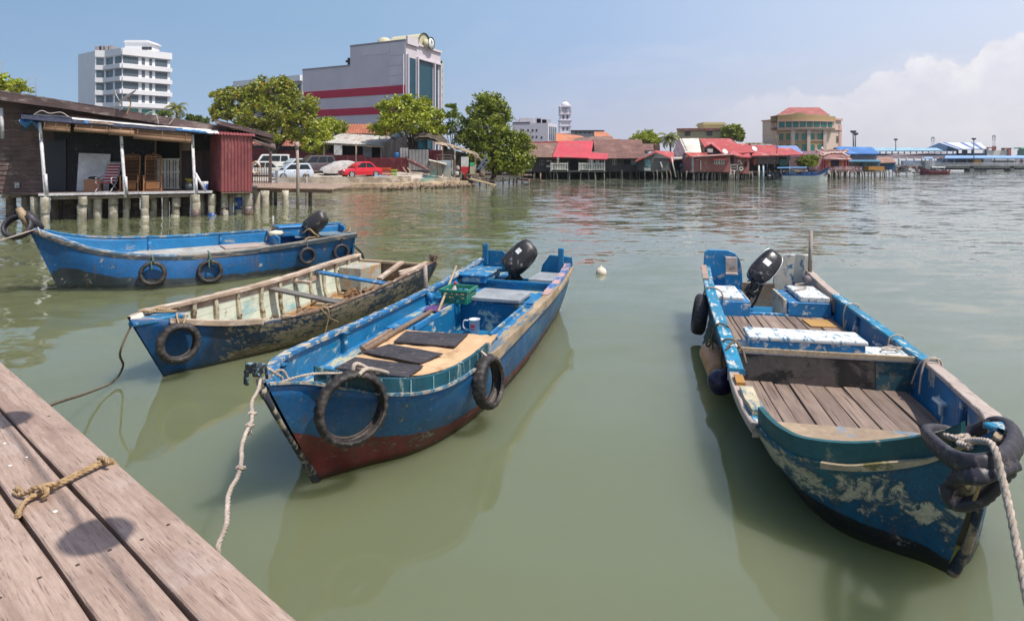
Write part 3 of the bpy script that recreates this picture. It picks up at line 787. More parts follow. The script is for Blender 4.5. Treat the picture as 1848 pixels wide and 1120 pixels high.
def b2in():
 t = NT('stained_pale_green_planking'); x, y, z = t.sep()
 n = t.noise(3, 7, .7); c = t.mix(t.rng(n, .35, .65), (.50, .56, .45), (.66, .68, .55))
 c = t.mix(t.rng(t.noise(2.2, 5, .65, (.5, 1, 1)), .55, .66), c, (.24, .42, .44))
 ln = t.math('FRACT', t.math('MULTIPLY', z, 6.2)); c = t.mix(t.rng(ln, .04, .0), c, (.08, .06, .04))
 rust = t.math('ADD', t.rng(z, .24, .08), t.math('MULTIPLY', t.math('SUBTRACT', n, .5), 1.4))
 c = t.mix(t.rng(rust, .35, .75), c, t.mix(t.noise(14, 5), (.10, .045, .015), (.42, .22, .07)))
 k = t.noise(7, 8, .72); c = t.mix(t.rng(k, .60, .66), c, (.13, .08, .05))
 return t.pr(c, .7, t.bump(k, .4, .005))
M_B2IN = b2in()
M_B2RAIL = worn('sunbleached_rail', (.42, .31, .23), (.62, .52, .42), .35, 8, (.3, 1, 1), rough=.8, dirt=.35, dcol=(.12, .07, .04))
B2.hull([M_B2OUT, M_B2IN, M_B2RAIL], zb=lambda x: .10+.02*x if x > 1.0 else -.2, wr=lambda x, t, z: (1.0-abs(x-2.6)*.35 if t > 0 else 0)-(1.3 if x < .9 else 0))
mb = MB(); B2.strip(mb, 1, .25, 5.02, -.10, .025, -.02, .02, jit=.015); B2.strip(mb, 1, .25, 5.02, -.055, -.04, -.10, -.02); mb.build('far_rail', M_B2RAIL, B2.e, loc=(0, 0, 0))
mb = MB(); B2.strip(mb, -1, 1.5, 5.0, -.055, .006, -.006, .012, jit=.05, n=60); mb.build('broken_rail', M_BROWNWOOD, B2.e, loc=(0, 0, 0))
mb = MB(); B2.strip(mb, -1, .35, 1.28, -.055, .03, -.03, .025); B2.strip(mb, -1, .45, 1.35, -.12, -.06, -.05, .0); mb.build('splintered_rail', M_B2RAIL, B2.e, loc=(0, 0, 0))
mb = MB(); B2.deck(mb, .03, .55, .70, .05, inset=-.04); mb.build('bow_deck', worn('blue_bow_paint', (.012, .17, .36), (.55, .42, .33), .3, 7, dirt=.25), B2.e, loc=(0, 0, 0), bevel=.01)
mb = MB()
for x in (.50, .72, .98, 1.35, 1.75, 2.2, 2.62, 3.02, 3.42, 3.82, 4.22, 4.62):
 B2.rib(mb, x, 1, .10, B2.gz(x, 1)-.03, .055, .05)
 B2.rib(mb, x, -1, .10, B2.gz(x, -1)-.03, .055, .05)
 mb.bar((x, B2.hb(x, .12, 1), .125), (x, -B2.hb(x, .12, -1), .125), .06, .05)
mb.build('ribs', worn('stained_ribs', (.42, .38, .28), (.16, .09, .05), .32, 9, rough=.8, dirt=.35, dcol=(.12, .06, .02)), B2.e, loc=(0, 0, 0), bevel=.006)
def cross(name, x, z, mat, w=.14, h=.035, dx=0.0):
 mb = MB(); mb.bar((x, B2.hb(x, z, 1)+.02, z+.09), (x+dx, -B2.hb(x+dx, z, -1)-.01, z-.02), w, h); mb.build(name, mat, B2.e, loc=(0, 0, 0), bevel=.006)
cross('thwart', 2.46, .47, wood('dark_grey_thwart', (.08, .075, .07), (.20, .18, .16), 1, 6))
cross('blue_thwart', 3.66, .50, worn('blue_thwart_paint', (.02, .14, .32), (.45, .42, .35), .25, 8))
mb = MB(); mb.bar((3.0, .52, .56), (3.0, .10, .56), .05, .04); mb.bar((3.35, B2.hb(3.35, .5, 1), .5), (3.65, B2.hb(3.65, .5, 1)-.01, .5), .04, .07); mb.build('stringer', M_B2RAIL, B2.e, loc=(0, 0, 0))
mb = MB(); mb.box((4.62, .36, .36), (.62, .46, .40)); mb.build('stern_box', worn('grey_green_box', (.42, .43, .38), (.45, .28, .14), .3, 5, dirt=.4, dcol=(.16, .09, .04)), B2.e, loc=(0, 0, 0), bevel=.008)
mb = MB(); mb.bar((4.0, -.45, .48), (4.85, -.35, .62), .09, .04); mb.bar((4.2, -.75, .53), (4.9, -.85, .64), .12, .03); mb.bar((4.45, -.55, .52), (4.75, -.75, .58), .10, .03); mb.build('loose_plank', M_B2RAIL, B2.e, loc=(0, 0, 0))
mb = MB(); mb.bar((1.9, -.40, .22), (2.9, -.55, .27), .12, .05); mb.bar((2.9, -.35, .24), (3.6, -.25, .22), .08, .05); mb.bar((3.3, -.6, .24), (4.2, -.62, .28), .10, .05); mb.bar((2.5, -.2, .19), (3.3, -.5, .26), .06, .06); mb.build('bottom_boards', worn('rusty_bottom_boards', (.40, .33, .22), (.25, .12, .05), .4, 6, dirt=.5, dcol=(.14, .06, .02)), B2.e, loc=(0, 0, 0), bevel=.006)
mb = MB()
for k in range(40):
 p = V((U(2.3, 4.4), U(-.6, .3), .18)); mb.tube(spline([p, p+V((U(-.1, .1), U(-.1, .1), U(.02, .07))), p+V((U(-.2, .2), U(-.2, .2), .02))], 4), U(.01, .022), 5)
tag(mb.build('bilge_litter', wood('rotten_litter', (.12, .06, .03), (.36, .2, .09), 0, 7), B2.e, loc=(0, 0, 0)), kind='stuff')
mb = MB(); B2.transom(mb, 5.0, [(-.76, .68), (-.72, .72), (-.62, .56), (.80, .56), (.95, .68), (.97, .60), (.64, .0), (-.56, .0)], th=.05); mb.build('transom', [worn('brown_transom', (.22, .14, .09), (.35, .28, .2), .35, 6, dirt=.5)], B2.e, loc=(0, 0, 0))
mb = MB(); mb.bar((4.98, .62, .575), (4.98, -.80, .575), .07, .04); mb.build('transom_rail', M_BEIGEWOOD, B2.e, loc=(0, 0, 0))
mb = MB()
for k in range(14): mb.box((4.94+U(-.05, .08), -.94+U(-.06, .05), .70+U(-.03, .05)), (U(.03, .1), U(.02, .06), U(.02, .06)), rz=U(0, 3))
mb.build('rotten_quarter_knee', M_BROWNWOOD, B2.e, loc=(0, 0, 0))
p = B2.w(.385, .275, .41)
fender('big brown-grey tyre hung on the bow of the stripped ribbed boat', p, tyre_dir(B2, (-.42, -.90, .10)), .225, .115, .078, rope=[[p+V((0, 0, .21)), B2.w(.42, .20, .70), B2.w(.5, .14, .70)], [p+V((.05, 0, .21)), B2.w(.52, .22, .67)]], ropemat=M_ROPEB, rr=.010)
tag((lambda mb: (mb.tube(spline([B2.w(2.05, .86, .50), B2.w(2.1, .93, .44), B2.w(2.12, .90, .28), B2.w(2.11, .86, .12)], 5), .010, 6), mb.tube(spline([B2.w(2.0, .86, .50), B2.w(2.06, .92, .4), B2.w(2.2, .9, .3), B2.w(2.35, .9, .22)], 5), .007, 6), mb.build('rope_tail', M_ROPEB))[-1])(MB()), 'frayed tan rope tail hanging down the dark hull of the stripped boat', 'rope')

# ================================================================== the long blue boat by the stilt house
B1 = Boat('long_boat', 'long deep-blue boat with high raked bow and three tyres along its side', (-8.912, 11.191), (5.0, 3.05), [
 (0.00, .02, 1.24, .02, 1.24, .50, -.14, .17, -.05),
 (0.25, .10, 1.13, .14, 1.10, .75, .02, .28, -.10),
 (0.55, .22, 1.02, .29, .97, 1.08, .14, .48, -.14),
 (1.05, .38, .91, .47, .765, 1.58, .30, .74, -.15),
 (1.70, .52, .85, .64, .635, 2.1, .44, .86, -.15),
 (2.50, .64, .815, .75, .57, 2.7, .54, .90, -.15),
 (3.40, .72, .81, .73, .58, 3.45, .58, .77, -.14),
 (4.30, .74, .83, .66, .635, 4.3, .58, .56, -.13),
 (5.10, .72, .87, .60, .70, 5.0, .54, .44, -.12),
 (5.95, .68, .91, .57, .775, 5.75, .48, .36, -.10)], BG, zf=.3)
M_B1OUT = hullpaint('deep_blue_hull_paint', (.006, .092, .255), (.030, .040, .048), (.42, .42, .40), .035, 6, rough=.36, dirt=.25, scr=.35, wl=(.22, .22, .19))
M_B1IN = worn('blue_inside_paint', (.010, .16, .38), (.40, .36, .28), .10, 5, (.4, 1, 1), rough=.4, dirt=.2)
M_B1RAIL = worn('dark_worn_wale', (.035, .055, .075), (.22, .18, .15), .38, 9, (.25, 1, 1), rough=.65, dirt=.4, dcol=(.09, .06, .04))
B1.hull([M_B1OUT, M_B1IN, M_B1RAIL], zb=lambda x: .13+.30*exp(-max(0, x-.75)*1.3) if x > .4 else .3)
mb = MB(); B1.strip(mb, -1, .12, 5.97, -.005, .035, -.085, .0); mb.build('near_wale', M_B1RAIL, B1.e, loc=(0, 0, 0), bevel=.008)
mb = MB(); B1.strip(mb, -1, .12, 2.4, -.05, .02, .002, .03, jit=.006); B1.strip(mb, -1, 2.4, 5.97, -.055, .03, .002, .02, m=1, jit=.006); mb.build('near_capping', [worn('pale_blue_capping', (.10, .24, .42), (.5, .48, .42), .42, 8), worn('grey_capping', (.34, .31, .26), (.2, .13, .09), .35, 8, (.3, 1, 1), dirt=.3)], B1.e, loc=(0, 0, 0))
mb = MB(); B1.strip(mb, 1, .12, 5.97, -.06, .03, -.01, .025); mb.build('far_capping', worn('worn_blue_capping', (.03, .20, .42), (.45, .40, .33), .4, 7), B1.e, loc=(0, 0, 0))
mb = MB(); B1.deck(mb, 1.1, 4.35, .565, .03); mb.build('deck', worn('bleached_deck', (.42, .40, .36), (.30, .25, .2), .3, 4, dirt=.25), B1.e, loc=(0, 0, 0))
mb = MB(); mb.box((3.65, .10, .585), (.75, .62, .03), rz=.06); mb.build('hatch_board', M_GREYWOOD, B1.e, loc=(0, 0, 0), bevel=.004)
mb = MB(); B1.bulkhead(mb, 4.28, .2, .80, .035); mb.bar((4.28, .70, .81), (4.28, -.62, .70), .05, .035); mb.build('bulkhead', M_B1IN, B1.e, loc=(0, 0, 0))
mb = MB(); B1.deck(mb, 4.75, 5.9, .72, .03, tr=.0); B1.deck(mb, 4.9, 5.9, .66, .03, tl=.1); mb.build('stern_deck', worn('grey_blue_deck', (.16, .24, .30), (.4, .36, .3), .3, 5), B1.e, loc=(0, 0, 0))
mb = MB(); mb.box((4.75, .34, .82), (.62, .50, .20)); mb.box((4.75, .34, .935), (.70, .56, .04)); mb.build('engine_hatch', M_B1IN, B1.e, loc=(0, 0, 0), bevel=.02)
mb = MB(); B1.transom(mb, 5.9, [(-.68, .90), (-.2, .86), (-.15, .6), (.15, .6), (.2, .78), (.57, .78), (.38, .02), (-.48, .02)]); mb.build('transom', M_B1IN, B1.e, loc=(0, 0, 0))
for x in (1.95, 3.3): mb = MB(); B1.rib(mb, x, 1, .55, B1.gz(x, 1)+.02, .05, .05); mb.build('knee', M_B1IN, B1.e, loc=(0, 0, 0))
mb = MB(); mb.tube([(4.4, .70, .83), (4.4, .70, 1.15)], [.024, .02], 8); mb.build('mooring_post', plain('grey_post', (.4, .38, .36), .7), B1.e, loc=(0, 0, 0))
mb = MB(); mb.tube([(5.86, -.40, .60), (6.15, -.34, .30), (6.32, -.30, -.1)], .026, 7); mb.build('rudder_pole', M_METALDK, B1.e, loc=(0, 0, 0))
mb = MB(); mb.tube([(.02, 0, 1.2), (.18, 0, .9), (.36, 0, .55), (.52, 0, .22), (.66, 0, -.05)], [.03, .032, .034, .034, .036], 8); mb.build('stem', worn('brown_scraped_stem', (.02, .08, .2), (.30, .20, .10), .5, 7, dirt=.3), B1.e, loc=(0, 0, 0))
mb = MB(); mb.tube([(.10, 0, 1.16), (-.06, .02, 1.42), (-.12, .02, 1.56)], [.08, .075, .05], 10); mb.build('stem_post', worn('bare_stem_head', (.34, .24, .15), (.12, .06, .04), .35, 8, dirt=.3), B1.e, loc=(0, 0, 0))
outboard(B1, (5.18, -.10, 1.02), (.55, -.45, .55), (-.6, -.7, .35), M_BLACKOLD, L=.58, H=.20, B=.16, label='outboard motor with scratched black cowling', leg=(.5, .1, -.8), sticker=None)
b_thing(B1, 'float', 'round cream foam float lying by the blue engine hatch', 'float', plain('cream_foam', (.66, .60, .45), .8), lambda mb: mb.lathe([(.0, .0), (.12, .01), (.16, .06), (.13, .11), (.0, .13)], Matrix.Translation((4.36, .12, .75)), 16))
for lab, (x, t_, z), Rr, ax in (('black tyre on green cord, the one nearest the high bow of the long blue boat', (1.98, .905, .30), .235, (-.10, -1, .1)),
                     ('black tyre on green cord hung amidships on the long blue boat', (2.95, .905, .25), .235, (-.04, -1, .1)),
                     ('narrow black tyre hung near the stern of the long blue boat', (4.86, .66, .37), .195, (.12, -1, .1)),
                     ('black tyre half hidden behind the ribbed boat, at the stern of the long blue boat', (5.62, .56, .38), .195, (.1, -1, .1))):
 p = B1.w(x, t_, z)
 rp = [[p+V((0, 0, Rr-.05)), B1.w(x, .80, .59), B1.w(x-.02, .66, .62)], [p+V((.02, -.02, Rr-.04)), p+V((.04, -.03, Rr+.02)), p+V((.0, -.02, Rr+.08))], [p+V((.0, -.05, Rr)), p+V((.01, -.05, Rr-.16))]] if 'green' in lab else [[p+V((0, 0, Rr-.04)), B1.w(x, .64, .72)]]
 fender(lab, p, tyre_dir(B1, ax), Rr, .10, .075, M_RUBBERC if Rr < .22 else None, rope=rp, ropemat=M_ROPEG if 'green' in lab else M_ROPED, rr=.014)
p = B1.w(-.12, .05, 1.22)
fender('squashed tyre looped round the raised stem head of the long blue boat', p, tyre_dir(B1, (-.25, -.80, .50)), .25, .14, .075, M_RUBBERC)
fender('second tyre leaning behind the stem head of the long blue boat', B1.w(.10, -.08, 1.30), tyre_dir(B1, (.80, .10, .55)), .21, .12, .08, M_RUBBERC)

# ================================================================== the worn blue and white boat on the right
B4 = Boat('worn_boat', 'worn blue boat with flaking paint, plank floors and a twisted tyre on its bow', (2.499, 3.120), (1.243, 6.236), [
 (0.00, .02, 1.03, .02, 1.03, .44, .05, .03, -.05),
 (0.15, .10, .88, .08, .975, .52, .14, .08, -.10),
 (0.28, .22, .735, .15, .94, .58, .26, .14, -.13),
 (0.41, .48, .605, .21, .91, .66, .41, .2, -.16),
 (0.56, .765, .535, .28, .87, .76, .525, .27, -.17),
 (0.74, .915, .53, .355, .825, .90, .60, .34, -.18),
 (1.05, .99, .545, .46, .755, 1.15, .67, .43, -.18),
 (1.60, 1.015, .555, .62, .66, 1.65, .72, .53, -.18),
 (2.30, .98, .57, .755, .605, 2.3, .755, .62, -.17),
 (3.20, .935, .595, .815, .58, 3.2, .76, .66, -.16),
 (4.20, .90, .635, .80, .61, 4.2, .75, .66, -.14),
 (5.20, .855, .69, .76, .67, 5.2, .76, .62, -.12),
 (6.36, .775, .76, .77, .75, 6.34, .68, .60, -.10)], BG, zf=.2)
M_B4OUT = hullpaint('flaking_blue_hull', (.006, .085, .185), (.012, .013, .016), (.50, .46, .36), .14, 6.5, (.4, 1, .8), rough=.5, dirt=.3, scr=.2, top2=(.010, .12, .18), sharp=.03)
def b4in():
 t = NT('scuffed_blue_inside'); x, y, z = t.sep(); wr = t.attr('wr')
 n = t.noise(2.4, 6, .65); c = t.mix(t.rng(n, .3, .7), (.008, .11, .26), (.016, .19, .40))
 w = t.math('ADD', t.noise(4.5, 8, .68, (1, 1, .5), .5), t.math('MULTIPLY', t.math('ADD', wr, 9.0), .2))
 c = t.mix(t.rng(w, .585, .62), c, t.mix(t.noise(9, 5), (.30, .26, .2), (.62, .60, .54)))
 c = t.mix(t.math('MULTIPLY', t.rng(t.noise(1.7, 7, .7), .52, .7), .5), c, (.12, .09, .06))
 c = t.mix(t.rng(t.math('ADD', x, t.math('MULTIPLY', t.math('SUBTRACT', n, .5), .7)), 1.12, .98), c, t.mix(t.noise(8, 6, .7, (.15, 1, 1)), (.15, .11, .085), (.36, .30, .25)))
 return t.pr(c, .5, t.bump(w, .25, .005))
M_B4IN = b4in()
M_B4RAIL = worn('flaking_blue_rail', (.012, .20, .35), (.56, .54, .49), .30, 15, (.35, 1, 1), rough=.6, dirt=.3, dcol=(.2, .15, .1), sharp=.02)
B4.hull([M_B4OUT, M_B4IN, M_B4RAIL], zb=lambda x: .10+.19*exp(-((x-1.05)/.42)**2), wr=lambda x, t, z: (1.9*exp(-((x-1.05)/.55)**2-((z-.40)/.14)**2)+1.2*exp(-((x-.3)/.14)**2-((z-.36)/.16)**2)-.35) if t < 0 else 0)
mb = MB(); B4.strip(mb, 1, 2.05, 6.3, -.10, .03, -.012, .028, jit=.008); mb.build('port_rail', M_B4RAIL, B4.e, loc=(0, 0, 0), bevel=.006)
mb = MB(); B4.strip(mb, 1, 5.45, 6.3, -.045, .035, .022, .05); mb.build('port_rail_patch', worn('pinkish_rail_wood', (.40, .26, .2), (.1, .2, .3), .3, 8), B4.e, loc=(0, 0, 0))
mb = MB(); B4.strip(mb, 1, 1.0, 2.08, -.055, .03, -.075, .002, jit=.015); B4.strip(mb, 1, 1.0, 1.2, -.13, -.055, -.10, .01); mb.build('rail_timber', M_GREYWOOD, B4.e, loc=(0, 0, 0), bevel=.008)
mb = MB(); B4.strip(mb, 1, 1.16, 1.62, -.11, -.01, .004, .045, jit=.03); B4.strip(mb, 1, 1.72, 1.92, -.07, .0, .0, .035, m=1, jit=.02); mb.build('lashed_rag_pad', [worn('stained_canvas_pad', (.46, .40, .28), (.10, .22, .3), .35, 12, (.3, 1, 1), rough=.9, bump=.8), plain('ochre_patch', (.40, .2, .05), .8)], B4.e, loc=(0, 0, 0))
mb = MB(); B4.strip(mb, -1, 2.5, 5.0, -.085, .025, -.012, .028, jit=.01); mb.build('starboard_rail', M_B4RAIL, B4.e, loc=(0, 0, 0), bevel=.006)
for q in ((.25, 2.5, -.075, .03, -.02, .022), (4.95, 6.3, -.07, .03, -.02, .022), (5.0, 6.3, -.075, -.045, -.2, -.02)): mb = MB(); B4.strip(mb, -1, *q, jit=.01); mb.build('starboard_timber', M_GREYWOOD, B4.e, loc=(0, 0, 0), bevel=.006)
mb = MB(); B4.strip(mb, 1, .16, 1.02, -.045, -.008, -.02, .125, jit=.008, n=28); mb.build('bulwark', worn('dark_teal_bulwark', (.010, .090, .105), (.28, .26, .18), .10, 5, (.6, 1, .7), rough=.5, dirt=.4, dcol=(.03, .06, .04)), B4.e, loc=(0, 0, 0))
mb = MB(); B4.strip(mb, 1, .10, .52, -.012, .028, -.03, .004, jit=.03, n=20); B4.strip(mb, 1, .52, 1.0, -.012, .014, -.022, .0, m=1, jit=.01); mb.build('splintered_wale', [worn('bare_wale_timber', (.46, .36, .24), (.2, .17, .06), .35, 8, (.3, 1, 1), rough=.85, dirt=.3), worn('teal_wale', (.02, .10, .11), (.42, .3, .18), .35, 8)], B4.e, loc=(0, 0, 0))
mb = MB(); mb.tube([(-.0, 0, 1.0), (.10, 0, .74), (.20, -.0, .50), (.30, .0, .26), (.40, .02, .06), (.50, .02, -.1)], [.03, .022, .020, .022, .03, .035], 8); mb.build('stem', worn('scarred_stem', (.30, .22, .15), (.02, .03, .05), .5, 6, rough=.85, dirt=.4), B4.e, loc=(0, 0, 0))
edges = [-.82, -.64, -.52, -.38, -.23, -.06, .10, .25, .43, .64]
M_FLOOR = wood('brown_grey_floor_timber', (.155, .105, .085), (.31, .235, .19), 0, 6, crack=.85, bump=.6)
mb = MB(); B4.boards(mb, .98, 2.72, .27, edges, .012); mb.build('floor_boards', M_FLOOR, B4.e, loc=(0, 0, 0), bevel=.003)
mb = MB(); B4.boards(mb, 3.05, 4.95, .385, [-.80, -.63, -.58, -.42, -.29, -.20, -.02, .10, .23, .40, .66], .012); mb.build('rear_floor_boards', M_FLOOR, B4.e, loc=(0, 0, 0), bevel=.003)
mb = MB(); mb.box((4.62, -.42, .397), (.34, .30, .012), rz=.06); mb.build('ply_patch', plain('ochre_ply', (.42, .24, .08), .8), B4.e, loc=(0, 0, 0))
mb = MB(); B4.bulkhead(mb, 2.72, .18, .56, .04, .0); mb.build('bench_front', worn('dark_stained_ply', (.19, .155, .125), (.06, .055, .045), .4, 3, rough=.8, dirt=.45, dcol=(.05, .05, .035)), B4.e, loc=(0, 0, 0))
mb = MB(); B4.bulkhead(mb, 2.695, .20, .55, .012, .02, tl=.38); mb.build('bench_blue_end', worn('blue_green_bench_end', (.02, .09, .12), (.2, .2, .16), .3, 5, dirt=.5), B4.e, loc=(0, 0, 0))
M_CHALK = worn('chalky_white_over_blue', (.58, .585, .575), (.05, .20, .32), .24, 16, (.45, 1, .7), rough=.75, var=.06, dirt=.15, dcol=(.4, .33, .25), sharp=.03)
M_CHALKB = worn('blue_under_chalky_white', (.018, .20, .44), (.62, .61, .58), .30, 14, (.35, 1, 1), rough=.7, dirt=.2, sharp=.03)
mb = MB(); B4.deck(mb, 2.68, 3.06, .575, .03); B4.bulkhead(mb, 3.05, .2, .56, .03); mb.build('bench_top', M_CHALK, B4.e, loc=(0, 0, 0), bevel=.006)
mb = MB(); B4.strip.__self__; mb.bar((2.69, .86, .583), (2.69, -.72, .583), .035, .04); mb.build('bench_edge', M_BEIGEWOOD, B4.e, loc=(0, 0, 0))
mb = MB()
mb.box((2.865, .215, .632), (.33, 1.02, .085)); mb.build('bench_box', M_CHALKB, B4.e, loc=(0, 0, 0), bevel=.012, seg=2)
mb = MB(); mb.box((2.865, .215, .694), (.36, 1.06, .042)); mb.build('bench_lid', M_CHALK, B4.e, loc=(0, 0, 0), bevel=.014, seg=2)
for nm, y, x0, x1, w_, lid in (('port_locker', .555, 4.85, 5.65, .42, .0), ('starboard_locker', -.40, 4.95, 5.75, .52, .0)):
 mb = MB(); mb.box(((x0+x1)/2, y, .44), (x1-x0, w_, .27)); mb.build(nm, worn(nm+'_paint', (.012, .17, .40), (.60, .60, .58), .18, 7, dirt=.2), B4.e, loc=(0, 0, 0), bevel=.008)
 mb = MB(); mb.box(((x0+x1)/2, y+(.04 if y > 0 else -.07), .60 if y > 0 else .61), (x1-x0-.04, w_-.06 if y > 0 else w_-.16, .05 if y > 0 else .07)); mb.build(nm+'_lid', M_CHALK, B4.e, loc=(0, 0, 0), bevel=.01)
mb = MB(); B4.bulkhead(mb, 4.95, .30, .41, .06); mb.build('stern_sill', M_CHALKB, B4.e, loc=(0, 0, 0))
mb = MB(); mb.box((5.35, -.118, .42), (.72, .03, .34)); mb.box((5.4, .33, .40), (.75, .02, .30)); mb.build('motor_well_sides', worn('cream_well_paint', (.60, .55, .46), (.3, .2, .12), .2, 5, dirt=.3), B4.e, loc=(0, 0, 0))
arch = lambda a, b, z0, z1, n=8: [(a+(b-a)*i/n, z0+(z1-z0)*sin(pi/2*i/n)) for i in range(n+1)]
mb = MB(); B4.transom(mb, 6.30, [(-.78, .62), (-.76, 1.0), (-.70, 1.04), (-.42, 1.04), (-.32, 1.0), (-.25, .92), (-.21, .80), (-.20, .5), (-.20, .1), (-.66, .1)], th=.05); mb.build('port_stern_board', worn('blue_stern_board', (.012, .20, .44), (.55, .45, .4), .16, 7, dirt=.2), B4.e, loc=(0, 0, 0), bevel=.008)
mb = MB(); mb.box((6.22, .38, .82), (.06, .17, .26)); mb.box((6.20, .38, .70), (.10, .18, .03)); mb.build('mount_pad', worn('pale_pad', (.55, .45, .40), (.3, .2, .15), .2, 12), B4.e, loc=(0, 0, 0), bevel=.006)
mb = MB(); B4.transom(mb, 6.30, [(.24, .1), (.24, .55), (.26, .80), (.32, .93), (.42, 1.0), (.74, 1.0), (.77, .6), (.62, .1)], th=.05); mb.build('starboard_stern_board', worn('peeled_cream_board', (.60, .54, .44), (.03, .15, .3), .24, 5, dirt=.25, dcol=(.3, .2, .12)), B4.e, loc=(0, 0, 0), bevel=.008)
mb = MB(); B4.transom(mb, 6.295, [(-.22, .55), (.26, .55), (.26, .02), (-.22, .02)], th=.06); mb.build('motor_board', worn('brown_motor_board', (.24, .16, .10), (.35, .28, .2), .25, 6, dirt=.4), B4.e, loc=(0, 0, 0))
mb = MB(); B4.deck(mb, .30, 1.0, .585, .03, inset=.0, tr=.22); mb.build('foredeck', M_BEIGEWOOD if False else worn('bare_foredeck_board', (.34, .25, .17), (.12, .27, .42), .22, 3.2, (1, .7, 1), rough=.8, dirt=.35), B4.e, loc=(0, 0, 0), bevel=.004)
for x, z in ((2.05, .43), (3.62, .45)):
 mb = MB(); b = B4.hb(x, z, -1); mb.box((x, -(b-.03), z), (.16, .06, .03)); mb.box((x-.06, -(b-.05), z-.04), (.03, .03, .1)); mb.build('cleat', worn('white_cleat', (.6, .6, .58), (.02, .15, .35), .35, 9), B4.e, loc=(0, 0, 0), bevel=.008)
M_KNEE = worn('blue_knees', (.010, .12, .27), (.55, .52, .46), .28, 7, dirt=.3)
for x in (1.45, 2.72, 4.25): mb = MB(); B4.rib(mb, x, -1, .22, B4.gz(x, -1)-.02, .05, .05); mb.build('knee', M_KNEE, B4.e, loc=(0, 0, 0), bevel=.008)
mb = MB(); mb.tube([(6.24, -.74, .70), (6.26, -.76, 1.38)], [.03, .026], 8); mb.build('stern_pole', M_GREYWOOD, B4.e, loc=(0, 0, 0))
outboard(B4, (5.78, -.02, .88), (.35, -.62, .60), (-.90, .0, .42), M_BLACKPL, L=.55, H=.155, B=.135, label='outboard motor with clean black cowling and white sticker', leg=(.2, .55, -1), sticker=(.18, .02, .085, .10), line=True)
b_thing(B4, 'jerrycan', 'small white plastic can lying in the motor well of the worn boat', 'can', plain('white_plastic', (.75, .75, .74), .35), lambda mb: (mb.box((5.05, .13, .255), (.16, .2, .08)), mb.tube(spline([(5.0, .05, .29), (5.0, .05, .33), (5.0, .14, .33), (5.0, .17, .29)], 4), .012, 6), mb.lathe([(.02, 0), (.02, .04), (.0, .04)], Matrix.Translation((5.05, .25, .26)), 10)), bevel=.015, seg=2)
b_thing(B4, 'ball_float', 'small grey ball float on the starboard stern locker of the worn boat', 'float', plain('grey_float', (.16, .13, .14), .6), lambda mb: mb.lathe([(.0, -.06)]+[(.06*cos(a*pi/12), .06*sin(a*pi/12)) for a in range(-5, 6)]+[(.0, .06)], Matrix.Translation((5.78, -.58, .73)), 16))
p = B4.w(4.95, -.97, .36)
fender('black tyre with pale cord hung on the far side of the worn boat', p, tyre_dir(B4, (0.05, 1, .15)), .27, .15, .09, M_RUBBERC, rope=[[p+V((.04, 0, .22)), B4.w(4.95, -.88, .72), B4.w(4.9, -.72, .70), B4.w(4.85, -.68, .6)]], ropemat=M_ROPEW)
def fn(mb):
 a, b = V((3.05, .96, .20)), V((3.75, .985, .24)); d = (b-a).normalized()
 mb.lathe([(.0, 0), (.10, .01), (.125, .05), (.125, .62), (.10, .66), (0, .67)], Matrix.Translation(a) @ axes(d, (0, 0, 1)), 20)
b_thing(B4, 'drum_float', 'rusty orange drum float tied along the side of the worn boat', 'float', worn('rusty_orange_drum', (.52, .24, .10), (.6, .42, .3), .3, 5, rough=.5, dirt=.25), fn)
b_thing(B4, 'ball_buoy', 'round purple-black buoy tied beside the orange drum float', 'buoy', plain('purple_buoy', (.018, .010, .045), .28), lambda mb: (mb.lathe([(.0, -.13)]+[(.13*cos(a*pi/12), .13*sin(a*pi/12)) for a in range(-5, 6)]+[(.035, .128), (.03, .17), (0, .172)], Matrix.Translation(V((2.86, .985, .19))) @ axes((-.3, -.3, .9)), 20)))
for lab, q in (('knotted cords tying the orange drum to the port rail', [[(2.9, .96, .30), (2.85, .98, .50), (2.8, .95, .635), (2.75, .82, .62), (2.5, .80, .50)], [(2.55, .98, .60), (2.6, .92, .66), (2.68, .86, .65), (2.62, .84, .62), (2.75, .83, .62)]]), ('tangled dark cord over the port rail above the tail of the orange drum', [[(3.45, .98, .32), (3.4, 1.0, .5), (3.35, .95, .645), (3.3, .84, .63), (3.25, .80, .5)], [(3.4, 1.0, .46), (3.5, 1.02, .36), (3.42, 1.06, .40), (3.36, 1.03, .47)]])):
 b_thing(B4, 'cord', lab, 'rope', M_ROPED, lambda mb: [mb.tube(spline(k, 5), .011, 6) for k in q], 'bits of cord in the worn boat')
for lab, q in (('frayed cord tied over the starboard rail beside the front cleat', [[(2.45, -.82, .56), (2.45, -.80, .66), (2.45, -.68, .62), (2.4, -.62, .36)], [(2.5, -.82, .56), (2.5, -.79, .66), (2.52, -.68, .60), (2.6, -.64, .38)]]), ('thin cord looped over the starboard rail behind the white-topped bench', [[(3.3, -.86, .5), (3.3, -.84, .63), (3.3, -.72, .60), (3.25, -.70, .40)]]), ('cord hanging from the starboard rail near the stern locker', [[(4.5, -.84, .55), (4.5, -.82, .67), (4.5, -.68, .64), (4.48, -.66, .38), (4.4, -.66, .5)]]), ('grey string heaped at the end of the white-topped bench', [[(3.0, -.72, .595), (2.95, -.55, .605), (2.85, -.5, .61), (2.9, -.66, .605), (3.02, -.6, .61)]]), ('string lying on the starboard stern locker by the ball float', [[(5.3, -.3, .66), (5.5, -.5, .67), (5.7, -.4, .66), (5.75, -.55, .68)]])):
 b_thing(B4, 'cord', lab, 'rope', M_ROPEW, lambda mb: [mb.tube(spline(k, 5), .009, 6) for k in q], 'bits of cord in the worn boat')
